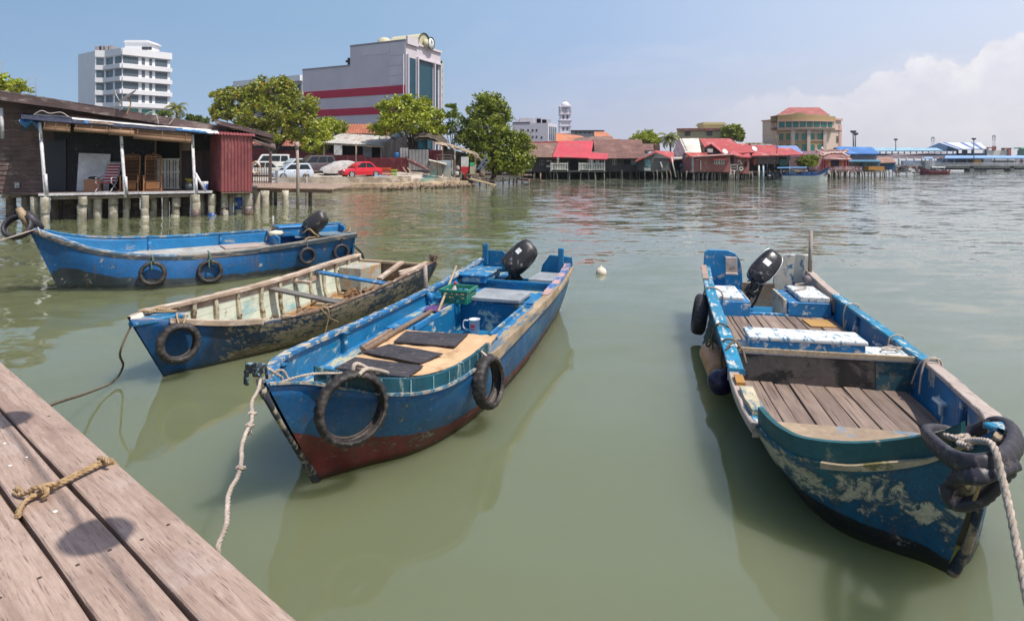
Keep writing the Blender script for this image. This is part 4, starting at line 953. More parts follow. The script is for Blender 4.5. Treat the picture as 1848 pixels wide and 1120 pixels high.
# twisted tyre wrapped in a figure of eight round the bow
cp = [D(1673, 783, 3.45), D(1692, 806, 3.12), D(1725, 830, 2.90), D(1770, 838, 2.80), D(1812, 826, 2.84), D(1832, 800, 3.00), D(1828, 776, 3.20), D(1800, 767, 3.36), D(1770, 778, 3.5), D(1735, 788, 3.55), D(1700, 780, 3.6)]
lo = [D(1720, 868, 3.02), D(1712, 890, 3.04), D(1724, 908, 3.02), D(1752, 908, 2.96), D(1780, 894, 2.90), D(1806, 866, 2.86), D(1828, 836, 2.86), D(1800, 845, 2.80), D(1765, 858, 2.78), D(1738, 858, 2.86)]
e = thing('tyre', 'tyre twisted into two loops and lashed over the bow of the worn boat', 'tyre', tuple(B4.w(.0, 0, .8)), 0, TYREG)
mb = MB()
for path, ra, rb in ((cp, .046, .030), (lo, .038, .028)):
 P = spline(path, 9, True); fr = frames(P); rows = []
 ctr = sum(P, V((0, 0, 0)))/len(P)
 for i, p in enumerate(P):
  t_ = (P[(i+1) % len(P)]-P[i-1]).normalized(); u = (p-ctr); u = (u-t_*u.dot(t_)).normalized(); w_ = t_.cross(u)
  g = .006 if i % 3 == 0 else 0
  rows.append([p+u*(rb*cos(a*pi/8)-(g if abs(a-16*(a > 8)) < 3 else 0))+w_*(ra*sin(a*pi/8)*(1+.25*abs(cos(a*pi/8)))) for a in range(16)])
 mb.grid(rows, cu=True, cv=True, smooth=True)
mb.build('casing', M_RUBBERC, e, world=True, loc=(0, 0, 0))
mb = MB(); mb.lathe([(.0, 0), (.045, .01), (.06, .08), (.045, .17), (.0, .19)], Matrix.Translation(D(1742, 905, 3.06)), 10); mb.build('stuffing', worn('yellowed_foam', (.40, .32, .18), (.2, .14, .07), .3, 14, rough=.9, bump=.8), e, world=True, loc=(0, 0, 0))
mb = MB(); mb.tube(spline([D(1772, 858, 2.78), D(1766, 880, 2.85), D(1757, 905, 2.93)], 5), .008, 6); mb.build('lashing', M_ROPEB, e, world=True, loc=(0, 0, 0))
mb = MB(); mb.box((.10, -.05, 1.0), (.10, .11, .03), rz=.3); mb.build('bow_chock', M_B4RAIL, B4.e, loc=(0, 0, 0), bevel=.008)
# ------------------------------------------------------------------ jetty in the lower left corner
JD = V((.772, -.635, 0)).normalized(); JN = V((.635, .772, 0)).normalized(); JZ = .90
def jettymat():
 t = NT('jetty_planks'); isl = t.n('ObjectInfo').outputs['Random']
 off = t.n('CombineXYZ', {0: t.math('MULTIPLY', isl, 37.0), 1: t.math('MULTIPLY', isl, 9.0), 2: 0.0}).outputs[0]
 va = t.n('VectorMath', operation='ADD'); t.set(va.inputs[0], t.co()); t.set(va.inputs[1], off); v = va.outputs[0]
 g = t.noise(60, 6, .7, (.07, 1, 1), .5, vec=v); f = t.noise(170, 3, .6, (.05, 1, 1), .2, vec=v); big = t.noise(3.2, 7, .7, (.5, 1, 1), .6, vec=v); ring = t.noise(11, 3, .5, (.09, 1, 1), 1.6, vec=v)
 c = t.mix(t.rng(g, .3, .7), (.29, .195, .15), (.45, .335, .275)); c = t.mix(t.math('MULTIPLY', t.rng(big, .47, .66), .5), c, (.20, .13, .105)); c = t.mix(t.math('MULTIPLY', t.rng(t.noise(2.1, 6, .7, vec=v), .55, .7), .4), c, (.50, .44, .41))
 c = t.mix(t.math('MULTIPLY', t.rng(ring, .55, .62), .45), c, (.20, .13, .10)); c = t.mix(t.math('MULTIPLY', t.rng(f, .58, .68), .75), c, (.11, .07, .055))
 k = t.math('ADD', t.math('MULTIPLY', isl, .22), .86); c = t.mix(1.0, c, t.n('CombineColor', {0: k, 1: k, 2: k}).outputs[0], 'MULTIPLY')
 return t.pr(c, .72, t.bump(t.math('ADD', g, t.math('MULTIPLY', f, -1.2)), .45, .004))
M_JETTY = jettymat()
e = thing('jetty', 'planked timber jetty in the foreground with rope tied round its edge plank', 'jetty', tuple(JN*.6+JD*-3+V((0, 0, 0))), atan2(JD.y, JD.x))
def jw(a, n, z): return JD*a+JN*n+V((0, 0, z))
ed = [1.10, .885, .672, .44, .22, .0, -.22]
for k, (a, b) in enumerate(zip(ed, ed[1:])):
 rows = []; g0 = .0 if k == 0 else .010
 for i in range(61):
  s = -9+i*.2
  j = .006*mnoise.noise(V((s*1.3, k*3.1, 0))); j2 = .006*mnoise.noise(V((s*1.3, k*3.1, 7)))
  z = JZ+(.004*((k*7) % 3-1))
  c = .006
  rows.append([jw(s, a-g0+j, z-c), jw(s, a-g0+j-c, z), jw(s, b+.010+j2+c, z), jw(s, b+.010+j2, z-c), jw(s, b+.010+j2, z-.055), jw(s, a-g0+j, z-.055)])
 mb = MB(); mb.grid(rows, cv=True, smooth=False); mb.build('plank', M_JETTY, e, world=True, loc=(0, 0, 0))
mb = MB()
for s in (-8, -6.2, -4.4, -2.7, -1.0, .8): mb.bar(jw(s, 1.03, JZ-.13), jw(s, -.25, JZ-.13), .09, .13)
mb.build('cross_beams', M_BROWNWOOD, e, world=True, loc=(0, 0, 0))
mb = MB()
for s in (-8, -4.4, -1.0):
 for n in (.85, -.1): mb.tube([jw(s, n, JZ-.19), jw(s, n, -1)], .09, 10)
mb.build('piles', worn('jetty_pile_wood', (.16, .12, .09), (.3, .27, .22), .3, 6), e, world=True, loc=(0, 0, 0))
for px, py, r in ((18, 840, .010), (48, 825, .008), (232 / 2.335, 640+660/2.335, .011), (8, 800, .009)):
 mb = MB(); p = W(px, py, JZ+.001); mb.lathe([(r*1.1, 0), (r*.7, .0035), (0, .004)], Matrix.Translation(p) @ Matrix.Diagonal((1, .75, 1, 1)), 9)
 mb.build('bird_dropping', plain('white_droppings', (.8, .8, .78), .8), e, world=True, loc=(0, 0, 0))
M_NAIL = plain('rusty_nail', (.06, .035, .025), .7)
for s_ in (-4.4, -2.7, -1.0):
 for k, (a_, b_) in enumerate(zip(ed[:5], ed[1:6])):
  for q in (.25, .75):
   mb = MB(); p = jw(s_+U(-.02, .02), a_+(b_-a_)*q, JZ+.004*((k*7) % 3-1)); mb.lathe([(.0075, -.004), (.0075, .0016), (.004, .0026), (0, .0028)], Matrix.Translation(p), 8); mb.build('nail', M_NAIL, e, world=True, loc=(0, 0, 0))
# rope lashed round the edge plank
def jp(px, py, z=0.0): return W(px, py, JZ+z)
mb = MB()
c0 = [jp(32, 932, .012), jp(45, 905, .02), jp(72, 888, .03), jp(110, 868, .028), jp(150, 848, .026), jp(178, 834, .028), jp(198, 828, .022)]
c1 = [jp(30, 928, -.02), jp(40, 910, .014), jp(66, 893, .014), jp(108, 874, .018), jp(150, 853, .018), jp(182, 838, .018), jp(203, 834, .0)]
edge = jp(203, 836, .0)
mb.rope(spline(c0, 6)+[edge+V((.02, .01, -.02)), edge+V((.015, .0, -.10))], .0105)
mb.rope(spline(c1, 6)+[edge+V((.015, -.01, -.06))], .0105)
mb.rope(spline([jp(104, 872, .045), jp(82, 875, .055), jp(60, 882, .05), jp(38, 892, .018), jp(27, 886, .018), jp(30, 880, .03), jp(36, 884, .034)], 7), .0105)
mb.rope(spline([jp(62, 898, .012), jp(56, 884, .045), jp(72, 878, .062), jp(86, 886, .045), jp(76, 900, .014)], 7), .0115)
mb.rope(spline([jp(178, 826, .03), jp(190, 828, .045), jp(198, 836, .03)], 6), .010)
mb.rope(spline([jp(32, 930, .012), jp(30, 936, -.03), jp(34, 940, -.09)], 6), .013)
tag(mb.build('rope_lashing', M_ROPEB), 'thick tan rope knotted round the outer planks of the jetty', 'rope')

# ------------------------------------------------------------------ mooring lines
def knots(mb, pts, r):
 for p in pts:
  p = V(p); mb.rope(spline([p+V((-r*1.2, 0, -r)), p+V((r*1.6, r, 0)), p+V((r*.5, -r*1.6, r)), p+V((-r*1.6, 0, .3*r)), p+V((0, r*1.5, r*1.2))], 4), r*.9)
ROPEG = 'mooring lines of the boats'
a = B3.w(.03, -.06, .96); b = jw(-.25, 1.08, JZ-.15)
b = W(384, 990, JZ-.02)+JN*.02
P = sag(a, b, .02, 20); P = [p+V((.012*sin(i*1.1), .0, .008*sin(i*1.7))) for i, p in enumerate(P)]
mb = MB(); mb.rope(P+[b-JN*.0+V((0, 0, -.12))], .0115)
knots(mb, [P[6], P[8], P[13]], .011)
for k in range(5): p = P[8]; mb.tube([p, p+V((U(-.03, .03), U(-.02, .02), -.05))], .004, 4)
mb.rope(spline([a+V((-.03, 0, 0)), a+V((.02, .06, .03)), a+V((.07, .10, -.02)), a+V((.10, .14, -.07)), a+V((.06, .1, -.12)), a+V((.03, .08, -.03)), a+V((.10, .12, .0)), a+V((.13, .16, -.08))], 5), .010)
mb.rope(spline([B3.w(.02, -.08, .94), B3.w(.05, -.05, .80), B3.w(.1, .0, .88), B3.w(.3, .12, .90), B3.w(.5, .28, .86)], 5), .009)
tag(mb.build('mooring_rope', M_ROPEW), 'pale knotted rope from the jetty edge up to the bow of the centre boat', 'rope', ROPEG)
mb = MB(); a = B2.w(.05, -.02, .66); mid = W(205, 690, .04); b = W(85, 733, .5)
b = JD*-2.74+JN*1.08+V((0, 0, .70)); b = W(62, 742, .62)
mb.rope(spline([a, a+V((-.04, -.12, -.25)), W(222, 660, .15), W(205, 688, .05), W(160, 708, .14), W(110, 724, .36), b], 9), .012)
tag(mb.build('mooring_rope', M_ROPED), 'dark slack rope dipping towards the water from the stripped boat', 'rope', ROPEG)
mb = MB(); a = B1.w(.16, .06, 1.17); mb.rope(sag(a, V((-8.9, 8.6, .9)), .05, 16), .014)
mb.rope(spline([B1.w(.12, -.14, 1.12), B1.w(.15, .0, 1.22), B1.w(.2, .15, 1.14), B1.w(.22, .15, 1.05)], 5), .014)
tag(mb.build('mooring_rope', M_ROPEW), 'pale rope running off left from the high bow of the long blue boat', 'rope', ROPEG)
mb = MB(); a = D(1790, 800, 2.84); mb.rope(spline([D(1705, 782, 3.40), D(1735, 795, 3.22), D(1762, 795, 3.02), D(1785, 798, 2.86), D(1796, 812, 2.78), D(1806, 850, 2.73), D(1822, 920, 2.64), D(1840, 1010, 2.52), D(1862, 1120, 2.38), D(1890, 1250, 2.2)], 9), .0165)
mb.rope(spline([D(1700, 783, 3.42), D(1722, 790, 3.28), D(1745, 786, 3.30), D(1742, 796, 3.14), D(1730, 800, 3.14), D(1750, 806, 3.0)], 6), .016)
tag(mb.build('mooring_rope', M_ROPEW), 'white laid rope hanging from the twisted tyre down past the right-hand bow', 'rope', ROPEG)
for nm, boat, pts in (('stripped', B2, [(.25, -.12, .76), (.35, .05, .74), (.5, .1, .72), (.4, -.1, .75), (.55, -.15, .74)]),):
 mb = MB(); mb.rope(spline([boat.w(*p) for p in pts], 6), .012); tag(mb.build('rope_coil', M_ROPEB), 'tan rope coiled on the blue bow deck of the stripped boat', 'rope')
mb = MB(); mb.rope(spline([B1.w(4.9, .1, .80), B1.w(5.0, .2, .9), B1.w(5.1, .3, .8), B1.w(5.2, .25, .72), B1.w(4.95, .35, .72), B1.w(4.85, .5, .70)], 6), .018); mb.rope(spline([B1.w(4.32, -.72, .84), B1.w(4.5, -.6, .88), B1.w(4.6, -.72, .86), B1.w(4.4, -.76, .86), B1.w(4.3, -.5, .84), B1.w(4.2, -.45, .62)], 6), .014); mb.rope(spline([B1.w(5.8, .5, .80), B1.w(5.85, .45, .9), B1.w(5.7, .4, .80)], 6), .018)
tag(mb.build('rope_coil', M_ROPEB), 'tan rope heaped by the outboard motor of the long blue boat', 'rope')
# floating ball
mb = MB(); mb.lathe([(.0, -.08)]+[(.115*cos(a*pi/12), .115*sin(a*pi/12)+.03) for a in range(-5, 6)]+[(.02, .147), (.015, .18), (0, .18)], Matrix.Translation(W(1085, 494)), 18)
tag(mb.build('mooring_buoy', plain('cream_buoy', (.72, .60, .48), .5)), 'small cream ball buoy floating between the centre and right-hand boats', 'buoy')
# round paper lanterns on a wire above the jetty: only their shadows fall into the picture
LG = 'round lanterns strung above the jetty'
lan = []
for px, py, lab in ((175, 965, 'round red lantern over the jetty planks casting the nearer oval shadow'), (8, 757, 'round red lantern over the jetty casting the oval shadow at the left edge')):
 p = W(px, py, JZ)+SUN*(2.75/SUN.z)
 e = thing('lantern', lab, 'lantern', tuple(p), 0, LG); lan.append(p)
 mb = MB(); mb.lathe([(.05, -.125)]+[(.128*cos(a*pi/14)*(1+.012*(a % 2)), .125*sin(a*pi/14)) for a in range(-5, 6)]+[(.05, .125)], None, 22); mb.build('shade', plain('red_paper', (.5, .04, .03), .7), e, loc=(0, 0, 0))
 mb = MB(); mb.lathe([(.055, .115), (.055, .145), (0, .145)], None, 14); mb.lathe([(.055, -.145), (.055, -.115)], None, 14); mb.build('collar', plain('gold_collar', (.6, .4, .08), .4), e, loc=(0, 0, 0))
d = (lan[1]-lan[0]); d.z = 0; d.normalize()
top = V((0, 0, .19)); A = lan[0]-d*3.4+V((0, 0, .5)); B = lan[1]+d*5.6+V((0, 0, .5))
mb = MB(); mb.tube(sag(A, lan[0]+top, .05)+sag(lan[0]+top, lan[1]+top, .05)+sag(lan[1]+top, B, .08), .008, 6)
for p in lan: mb.tube([p+V((0, 0, .16)), p+V((0, 0, .2))], .012, 6)
tag(mb.build('lantern_wire', plain('black_wire', (.02, .02, .02), .6)), 'thin black wire carrying the lanterns above the jetty', 'wire')
for p, lab in ((A, 'wooden pole behind the viewer carrying the lantern wire'), (B, 'wooden pole beyond the left edge carrying the lantern wire')):
 mb = MB(); mb.tube([(p.x, p.y, -.6), (p.x, p.y, p.z+.15)], [.06, .05], 10); mb.lathe([(.055, 0), (.03, .04), (0, .05)], Matrix.Translation((p.x, p.y, p.z+.14)), 10); tag(mb.build('wire_pole', M_BROWNWOOD), lab, 'pole')
# ------------------------------------------------------------------ stilt house on the left
HA = V((-19.0, 24.66, 0)); HU = V((.926, .377, 0)); HV = V((-.377, .926, 0))
def HS(px, k):
 q = (px-CX)/F
 return (q*(HA.y+HV.y*k)-HA.x-HV.x*k)/(HU.x-HU.y*q)
def HP(px, py, k):
 p = HA+HU*HS(px, k)+HV*k
 return V((p.x, p.y, Z_(py, p.y)))
def hl(s, k, z): p = HA+HU*s+HV*k; return V((p.x, p.y, z))
HANG = atan2(HU.y, HU.x)
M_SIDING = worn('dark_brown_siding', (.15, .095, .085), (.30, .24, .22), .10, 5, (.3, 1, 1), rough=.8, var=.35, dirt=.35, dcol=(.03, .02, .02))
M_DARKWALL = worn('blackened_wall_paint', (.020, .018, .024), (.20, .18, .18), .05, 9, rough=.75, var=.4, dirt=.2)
M_FASCIA = worn('weathered_purple_fascia', (.13, .085, .08), (.28, .22, .2), .3, 3, (.3, 1, 1), rough=.85, dirt=.4, dcol=(.04, .03, .03))
M_WHITEPIPE = worn('chipped_white_pipe', (.62, .60, .62), (.25, .2, .18), .15, 12, rough=.5, dirt=.25)
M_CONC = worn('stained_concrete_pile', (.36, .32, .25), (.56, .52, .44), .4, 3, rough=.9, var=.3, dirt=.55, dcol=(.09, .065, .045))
M_CONCD = worn('dark_rear_pile', (.14, .11, .09), (.30, .26, .2), .25, 3, rough=.9, dirt=.5)  # darker base colour for the rear rows of piles
house = thing('stilt_house', 'dark timber house on concrete piles with a patched awning over its porch', 'house', tuple(hl(3, 2, 0)), HANG)
def HB(mb, name, mat, bevel=0, parent=None): return mb.build(name, mat, parent or house, world=True, loc=(0, 0, 0), bevel=bevel)
FL = 1.12
# porch floor
mb = MB(); L0 = hl(0, 0, FL); R0 = hl(HS(384, 0), 0, FL)
mb.slab([L0, R0, hl(HS(392, 2.2), 2.3, FL), hl(-2.2, 2.3, FL)], .06, n=(0, 0, 1)); HB(mb, 'porch_floor', M_SIDING)
mb = MB(); mb.bar(hl(-.12, -.03, FL-.045), hl(HS(383, 0), -.03, FL-.045), .05, .10); HB(mb, 'edge_beam', M_WHITEPIPE)
mb = MB(); mb.bar(hl(.3, .15, FL-.20), hl(HS(345, 0), .15, FL-.20), .08, .12)
for s in range(1, 12): mb.bar(hl(s*.5, .0, FL-.115), hl(s*.5, 2.3, FL-.115), .05, .08)
mb.bar(hl(-2, 2.1, FL-.15), hl(8, 2.1, FL-.15), .1, .2)
HB(mb, 'floor_beams', wood('grey_floor_beam', (.22, .17, .13), (.36, .3, .25), 0, 4))
# clapboard wall
KW = 2.3
def roofz(s): # underside of the sloping eaves
 a, b = HP(0, 176, KW-1), HP(490, 250, KW-1)
 sa, sb = HS(0, KW-1), HS(490, KW-1)
 return a.z+(b.z-a.z)*(s-sa)/(sb-sa)
s0, s1 = HS(-60, KW), HS(452, KW)
mb = MB(); z = 1.02
while z < 5.6:
 # boards run until they meet the sloping eaves
 e = s1
 for k in range(40):
  s = s0+(s1-s0)*k/39
  if roofz(s) < z+.1: e = s; break
 if e-s0 > .3: mb.slab([hl(s0, KW-.035, z), hl(e, KW-.035, z), hl(e, KW-.005, z+.215), hl(s0, KW-.005, z+.215)], .03, n=(HV*-1))
 z += .205
HB(mb, 'clapboard_wall', M_SIDING)
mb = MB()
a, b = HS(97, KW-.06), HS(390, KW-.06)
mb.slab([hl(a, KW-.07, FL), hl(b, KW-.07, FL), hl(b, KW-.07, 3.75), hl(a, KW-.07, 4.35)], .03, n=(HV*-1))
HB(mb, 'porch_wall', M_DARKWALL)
mb = MB(); p, q = HP(81, 0, 0), 0
a, b = HS(83, KW-.1), HS(115, KW-.1); mb.box(hl((a+b)/2, KW-.12, FL+1.12), (b-a, .04, 2.2), HANG); mb.box(hl(b+.05, KW-.12, FL+1.15), (.09, .07, 2.3), HANG)
HB(mb, 'door', plain('blue_black_door', (.022, .024, .034), .5))
a, b = HS(284, KW-.1), HS(324, KW-.1)
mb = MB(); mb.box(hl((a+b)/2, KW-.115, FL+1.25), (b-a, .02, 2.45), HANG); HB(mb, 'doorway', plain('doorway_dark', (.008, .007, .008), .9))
mb = MB(); n = 7
for k in range(n): mb.box(hl(a+(b-a)*(k+.5)/n, KW-.20, FL+.72), ((b-a)/n*(.92 if k not in (1, 3, 5) else .55), .03, 1.4), HANG)
for zz in (.06, .82, 1.40): mb.box(hl((a+b)/2, KW-.225, FL+zz), (b-a+.05, .03, .07), HANG)
HB(mb, 'half_door', worn('cream_gate_paint', (.66, .64, .56), (.3, .25, .2), .12, 8, dirt=.2))
mb = MB(); mb.box(hl(a-.06, KW-.18, FL+1.3), (.08, .08, 2.6), HANG); mb.box(hl(b+.06, KW-.18, FL+1.25), (.08, .08, 2.5), HANG); HB(mb, 'door_posts', M_BROWNWOOD)
mb = MB(); c, d = HS(326, KW-.1), HS(384, KW-.1)
for k in range(6): mb.box(hl(c+(d-c)*(k+.5)/6, KW-.14, FL+.92), ((d-c)/6*.96, .03, 1.75+U(-.06, .06)), HANG)
HB(mb, 'plank_screen', wood('dark_red_planks', (.045, .028, .028), (.09, .06, .055), 2, 3))
mb = MB(); mb.box(hl(HS(333, KW-.1), KW-.10, FL+2.05), (.5, .02, .5), HANG); HB(mb, 'grey_board', M_GREYWOOD)  # grey timber board above the plank screen
# roof and fascia
M_ROOFD = worn('old_roof_sheet', (.16, .12, .11), (.3, .26, .24), .3, 3, dirt=.4)
mb = MB(); fa = [(-70, 153), (0, 166), (128, 184), (258, 205), (380, 226), (410, 231)]
for i, ((x0, y0), (x1, y1)) in enumerate(zip(fa, fa[1:])):
 p, q = HP(x0, y0, KW-1-.015*(i % 2)), HP(x1+3, y1, KW-1-.015*(i % 2)); h = .34 if i < 4 else .25
 mb.slab([p-V((0, 0, h)), q-V((0, 0, h)), q, p], .05, n=HV*-1)
p, q = HP(388, 216, KW-1.6), HP(492, 243, KW-1.6)
mb.slab([p-V((0, 0, .18)), q-V((0, 0, .18)), q, p], .05, n=HV*-1)
HB(mb, 'fascia', M_FASCIA)
mb = MB()
for (x0, y0, x1, y1, k) in ((-70, 151, 412, 229, KW-1), (386, 215, 494, 242, KW-1.6)):
 p, q = HP(x0, y0, k), HP(x1, y1, k); bk = HV*6.5-V((0, 0, .35))
 mb.slab([p, q, q+bk, p+bk], .06, n=(0, 0, 1))
HB(mb, 'roof', M_ROOFD)
mb = MB(); p, q = HP(452, 250, .4), HP(498, 266, .4)
mb.slab([p, q, q+HV*3.2+V((0, 0, .25)), p+HV*3.2+V((0, 0, .25))], .10, n=(0, 0, 1)); HB(mb, 'side_roof', M_FASCIA)
# white pipe posts
for (xa, ya, xb, yb) in ((72, 221, 82, 350), (218, 238, 226, 350), (347, 243, 352, 350)):
 mb = MB(); p, q = HP(xa, ya, .06), HP(xb, yb, .0); d = (q-p)
 mb.tube([p, p+d*.98, q+d*.06], .062, 10); mb.tube([p+V((.03, -.02, .0)), p+d*.22+V((.03, -.02, 0))], .05, 8); mb.tube([p+d*.72+V((.09, -.03, 0)), p+d*1.0+V((.09, -.03, 0))], .055, 8)
 HB(mb, 'post', M_WHITEPIPE)
mb = MB(); mb.tube([HP(352, 312, 0), HP(371, 345, -.02)], .055, 8); HB(mb, 'brace', M_WHITEPIPE)
mb = MB(); mb.tube([HP(2, 195, 1.6), HP(5, 250, 1.6)], .07, 8); HB(mb, 'drain_pipe', M_WHITEPIPE)
# patched awning
aw = thing('awning', 'patchwork porch awning of navy, white and blue tarpaulin with rolled bamboo blinds', 'awning', tuple(hl(3, 1, 3.5)), HANG)
def aws(px, u): # u = 0 at the wall, 1 at the front edge
 k = KW-.1-(KW-.0)*u*1.04
 y = interp([35, 120, 250, 385], [203, 209, 222, 232], px)*(1-u)+interp([35, 62, 120, 250, 385], [213, 216, 221, 231, 243], px)*u
 p = HP(px, y, k); return p+V((0, 0, .025*mnoise.noise(V((px*.05, u*3, 0)))))
def patch(name, px0, px1, u0, u1, mat, up=.0, wob=.0):
 mb = MB(); rows = []; n = 14
 for i in range(n+1):
  row = []
  for j in range(7):
   px = px0+(px1-px0)*i/n+wob*mnoise.noise(V((j*.8, i*.3, px0)))*8
   uu = u0+(u1-u0)*j/6+wob*.10*mnoise.noise(V((i*.7, px1, j*.2)))
   row.append(aws(px, uu)+V((0, 0, up)))
  rows.append(row)
 mb.grid(rows); mb.grid([[p-V((0, 0, .02)) for p in r] for r in rows], flip=True)
 rim = [r[0] for r in rows]+rows[-1][1:]+[r[-1] for r in rows[-2::-1]]+rows[0][-2:0:-1]
 mb.grid([rim, [p-V((0, 0, .02)) for p in rim]], cv=True, flip=True)
 mb.build(name, mat, aw, world=True, loc=(0, 0, 0))
M_NAVY = worn('navy_tarpaulin', (.030, .036, .070), (.25, .26, .3), .12, 6, rough=.5, dirt=.3)
M_WTARP = worn('white_tarpaulin', (.78, .76, .74), (.5, .45, .4), .15, 4, rough=.6, dirt=.15)
M_BTARP = worn('blue_tarpaulin', (.02, .16, .38), (.5, .55, .6), .15, 8, rough=.5)
patch('tarpaulin', 38, 330, .0, 1.0, M_NAVY)
patch('tarpaulin', 300, 386, .05, 1.0, M_NAVY, .01)
patch('white_sheet', 62, 180, .05, .30, M_WTARP, .035, .6)
patch('white_sheet', 130, 385, .10, .55, M_WTARP, .045, .6)
patch('white_sheet', 330, 392, .1, .95, M_WTARP, .05, .8)
patch('blue_sheet', 318, 372, .72, 1.0, M_BTARP, .06, .8)
patch('blue_sheet', 152, 166, .66, .96, M_BTARP, .04, .5)
patch('orange_board', 100, 178, -.05, .12, worn('orange_brown_board', (.42, .13, .05), (.3, .2, .12), .2, 4), .09)
patch('brown_sheet', 160, 205, .58, .98, worn('brown_sheet', (.16, .10, .07), dirt=.3), .05)
for px0, px1, h, r in ((79, 127, .30, .07), (135, 200, .22, .09), (197, 243, .22, .13), (242, 346, .34, .10)):
 mb = MB(); a, b = aws(px0, .97)-V((0, 0, .05)), aws(px1, .97)-V((0, 0, .05))
 n = int(h/.028)
 for i in range(n): zz = V((0, 0, -.028*i)); mb.tube([a+zz, b+zz], .013, 5)
 zz = V((0, -.02, -h)); mb.tube([a+zz, b+zz], r, 10)
 for t in (.08, .5, .92): p = a.lerp(b, t); mb.tube([p+V((0, -.05, 0)), p+V((0, -.05-r, -h)), p+V((0, -.02, -h-r))], .01, 4)
 mb.build('bamboo_blind', wood('bamboo_blind_slats', (.16, .085, .05), (.36, .22, .13), 0, 4), aw, world=True, loc=(0, 0, 0))
mb = MB(); rows = []
for i in range(13):
 t = i/12; px = 36+40*t; top = HP(px, 214+3*t, 1.4-1.2*t); dz = .12+.38*abs(sin(t*5+.4))
 rows.append([top, top+V((0, -.06, -dz*.5)), top+V((.05*sin(i), .03, -dz)), top+V((0, .05, -dz*.4))])
mb.grid(rows, cv=True); tag(mb.build('tarp_bundle', M_BTARP), 'bunched bright blue tarpaulin hanging from the left end of the awning', 'tarpaulin')
# loose cables and sticks on the awning
M_CABLE = plain('pale_cable', (.45, .38, .34), .8)
for lab, q in (('pale cable dangling from the satellite dish down the eaves', [(216, 200), (219, 190), (221, 176)]), ('bent pale cable arching over the middle of the awning', [(262, 208), (272, 202), (282, 208), (286, 224)]), ('short pale cable rising from the right end of the awning', [(305, 224), (312, 216), (316, 205)]), ('long pale cable lying in loops on the left end of the awning', [(60, 208), (75, 200), (90, 205), (110, 203), (125, 212)])):
 mb = MB(); mb.tube(spline([HP(x, y, KW-1.15) for x, y in q], 5), .022, 5); tag(mb.build('cable', M_CABLE), lab, 'cable')
# piles: a visible front row of stacked concrete rounds, and darker rows behind
def pile(px, k, r, mat=None, band=None, ztop=None):
 s = HS(px, k); mb = MB(); z = -.6; top = ztop or FL-.16
 x, y = hl(s, k, 0).x, hl(s, k, 0).y; lean = U(-.04, .04)
 while z < top:
  h = U(.3, .75); e = min(top, z+h); rr = r*U(.88, 1.10); dx, dy = U(-.03, .03), U(-.03, .03)
  if top-e < .12: e = top
  T = Matrix.Translation((x+dx+lean*(z-.5), y+dy, 0))
  mb.lathe([(rr*.97, z), (rr*1.03, z+.02), (rr*U(.93, 1.02), (z+e)/2), (rr*U(.96, 1.06), e-.03), (rr*.94, e)], T, 12)
  z = e
 if band: mb.lathe([(r*1.12, band[0]), (r*1.12, band[1])], Matrix.Translation((x, y, 0)), 12, m=1)
 HB(mb, 'pile', [mat or M_CONC]+([band[2]] if band else []))
M_BLUEB = plain('blue_barrel', (.015, .06, .24), .45); M_BROWNB = worn('brown_drum', (.10, .07, .07), (.4, .25, .1), .2, 5)
for px, k, r, bd in ((64, .6, .17, None), (82, .0, .17, None), (149, .05, .17, None), (163, .8, .15, None), (176, .4, .16, None), (205, .3, .18, None), (229, .5, .13, None), (262, -.05, .16, None), (276, .6, .14, None), (318, .3, .17, None), (300, .9, .14, None),
                     (353, .0, .18, (-.3, .32, M_BROWNB)), (364, .7, .13, None), (383, .25, .17, (-.3, .12, M_BLUEB)), (405, .2, .16, (-.3, .34, M_BROWNB)), (416, .6, .12, None), (432, .3, .17, (.25, .8, M_BLUEB)), (449, .1, .17, (-.2, .4, M_BROWNB)), (425, .8, .06, None), (440, .2, .05, None)):
 pile(px, k, r, None, bd)
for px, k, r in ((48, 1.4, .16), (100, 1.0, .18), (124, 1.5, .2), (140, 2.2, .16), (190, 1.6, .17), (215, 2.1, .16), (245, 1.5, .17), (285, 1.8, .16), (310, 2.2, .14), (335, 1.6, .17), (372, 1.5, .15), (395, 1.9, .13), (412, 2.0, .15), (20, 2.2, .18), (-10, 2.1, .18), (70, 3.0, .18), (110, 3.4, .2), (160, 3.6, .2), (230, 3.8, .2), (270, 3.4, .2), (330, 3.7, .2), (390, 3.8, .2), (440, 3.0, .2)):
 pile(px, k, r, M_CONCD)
# red corrugated lean-to at the end of the porch
lt = thing('corrugated_shed', 'red corrugated metal lean-to at the right end of the stilt house porch', 'shed', tuple(hl(6.5, .5, FL)), HANG)
def corr(mb, O, A, B, up, pitch=.12, amp=.022, thick=.0, m=0, seg=4):
 # corrugated sheet: corners O, O+A (across the ridges), O+B (along them)
 A, B, up = V(A), V(B), V(up).normalized(); n = max(2, int(A.length/pitch))*seg; rows = []
 for i in range(n+1):
  p = V(O)+A*(i/n)+up*(amp*sin(2*pi*i/seg)); rows.append([p, p+B])
 mb.grid(rows, m=m, smooth=True)
def red_sheet(name, c=(.24, .035, .042)):
 return worn(name, c, (.36, .12, .10), .22, 3, (1, 1, .4), rough=.5, var=.2, dirt=.4, dcol=(.06, .02, .02))
M_REDC = red_sheet('red_corrugated_sheet', (.27, .07, .075))
mb = MB(); pa, pb = HP(399, 346, -.25), HP(453, 345, -.25); ht = 2.2
za, zb = HP(399, 243, -.25).z, HP(453, 247, -.25).z
corr(mb, pa, pb-pa, V((0, 0, za-pa.z)), HV*-1, .13, .028)
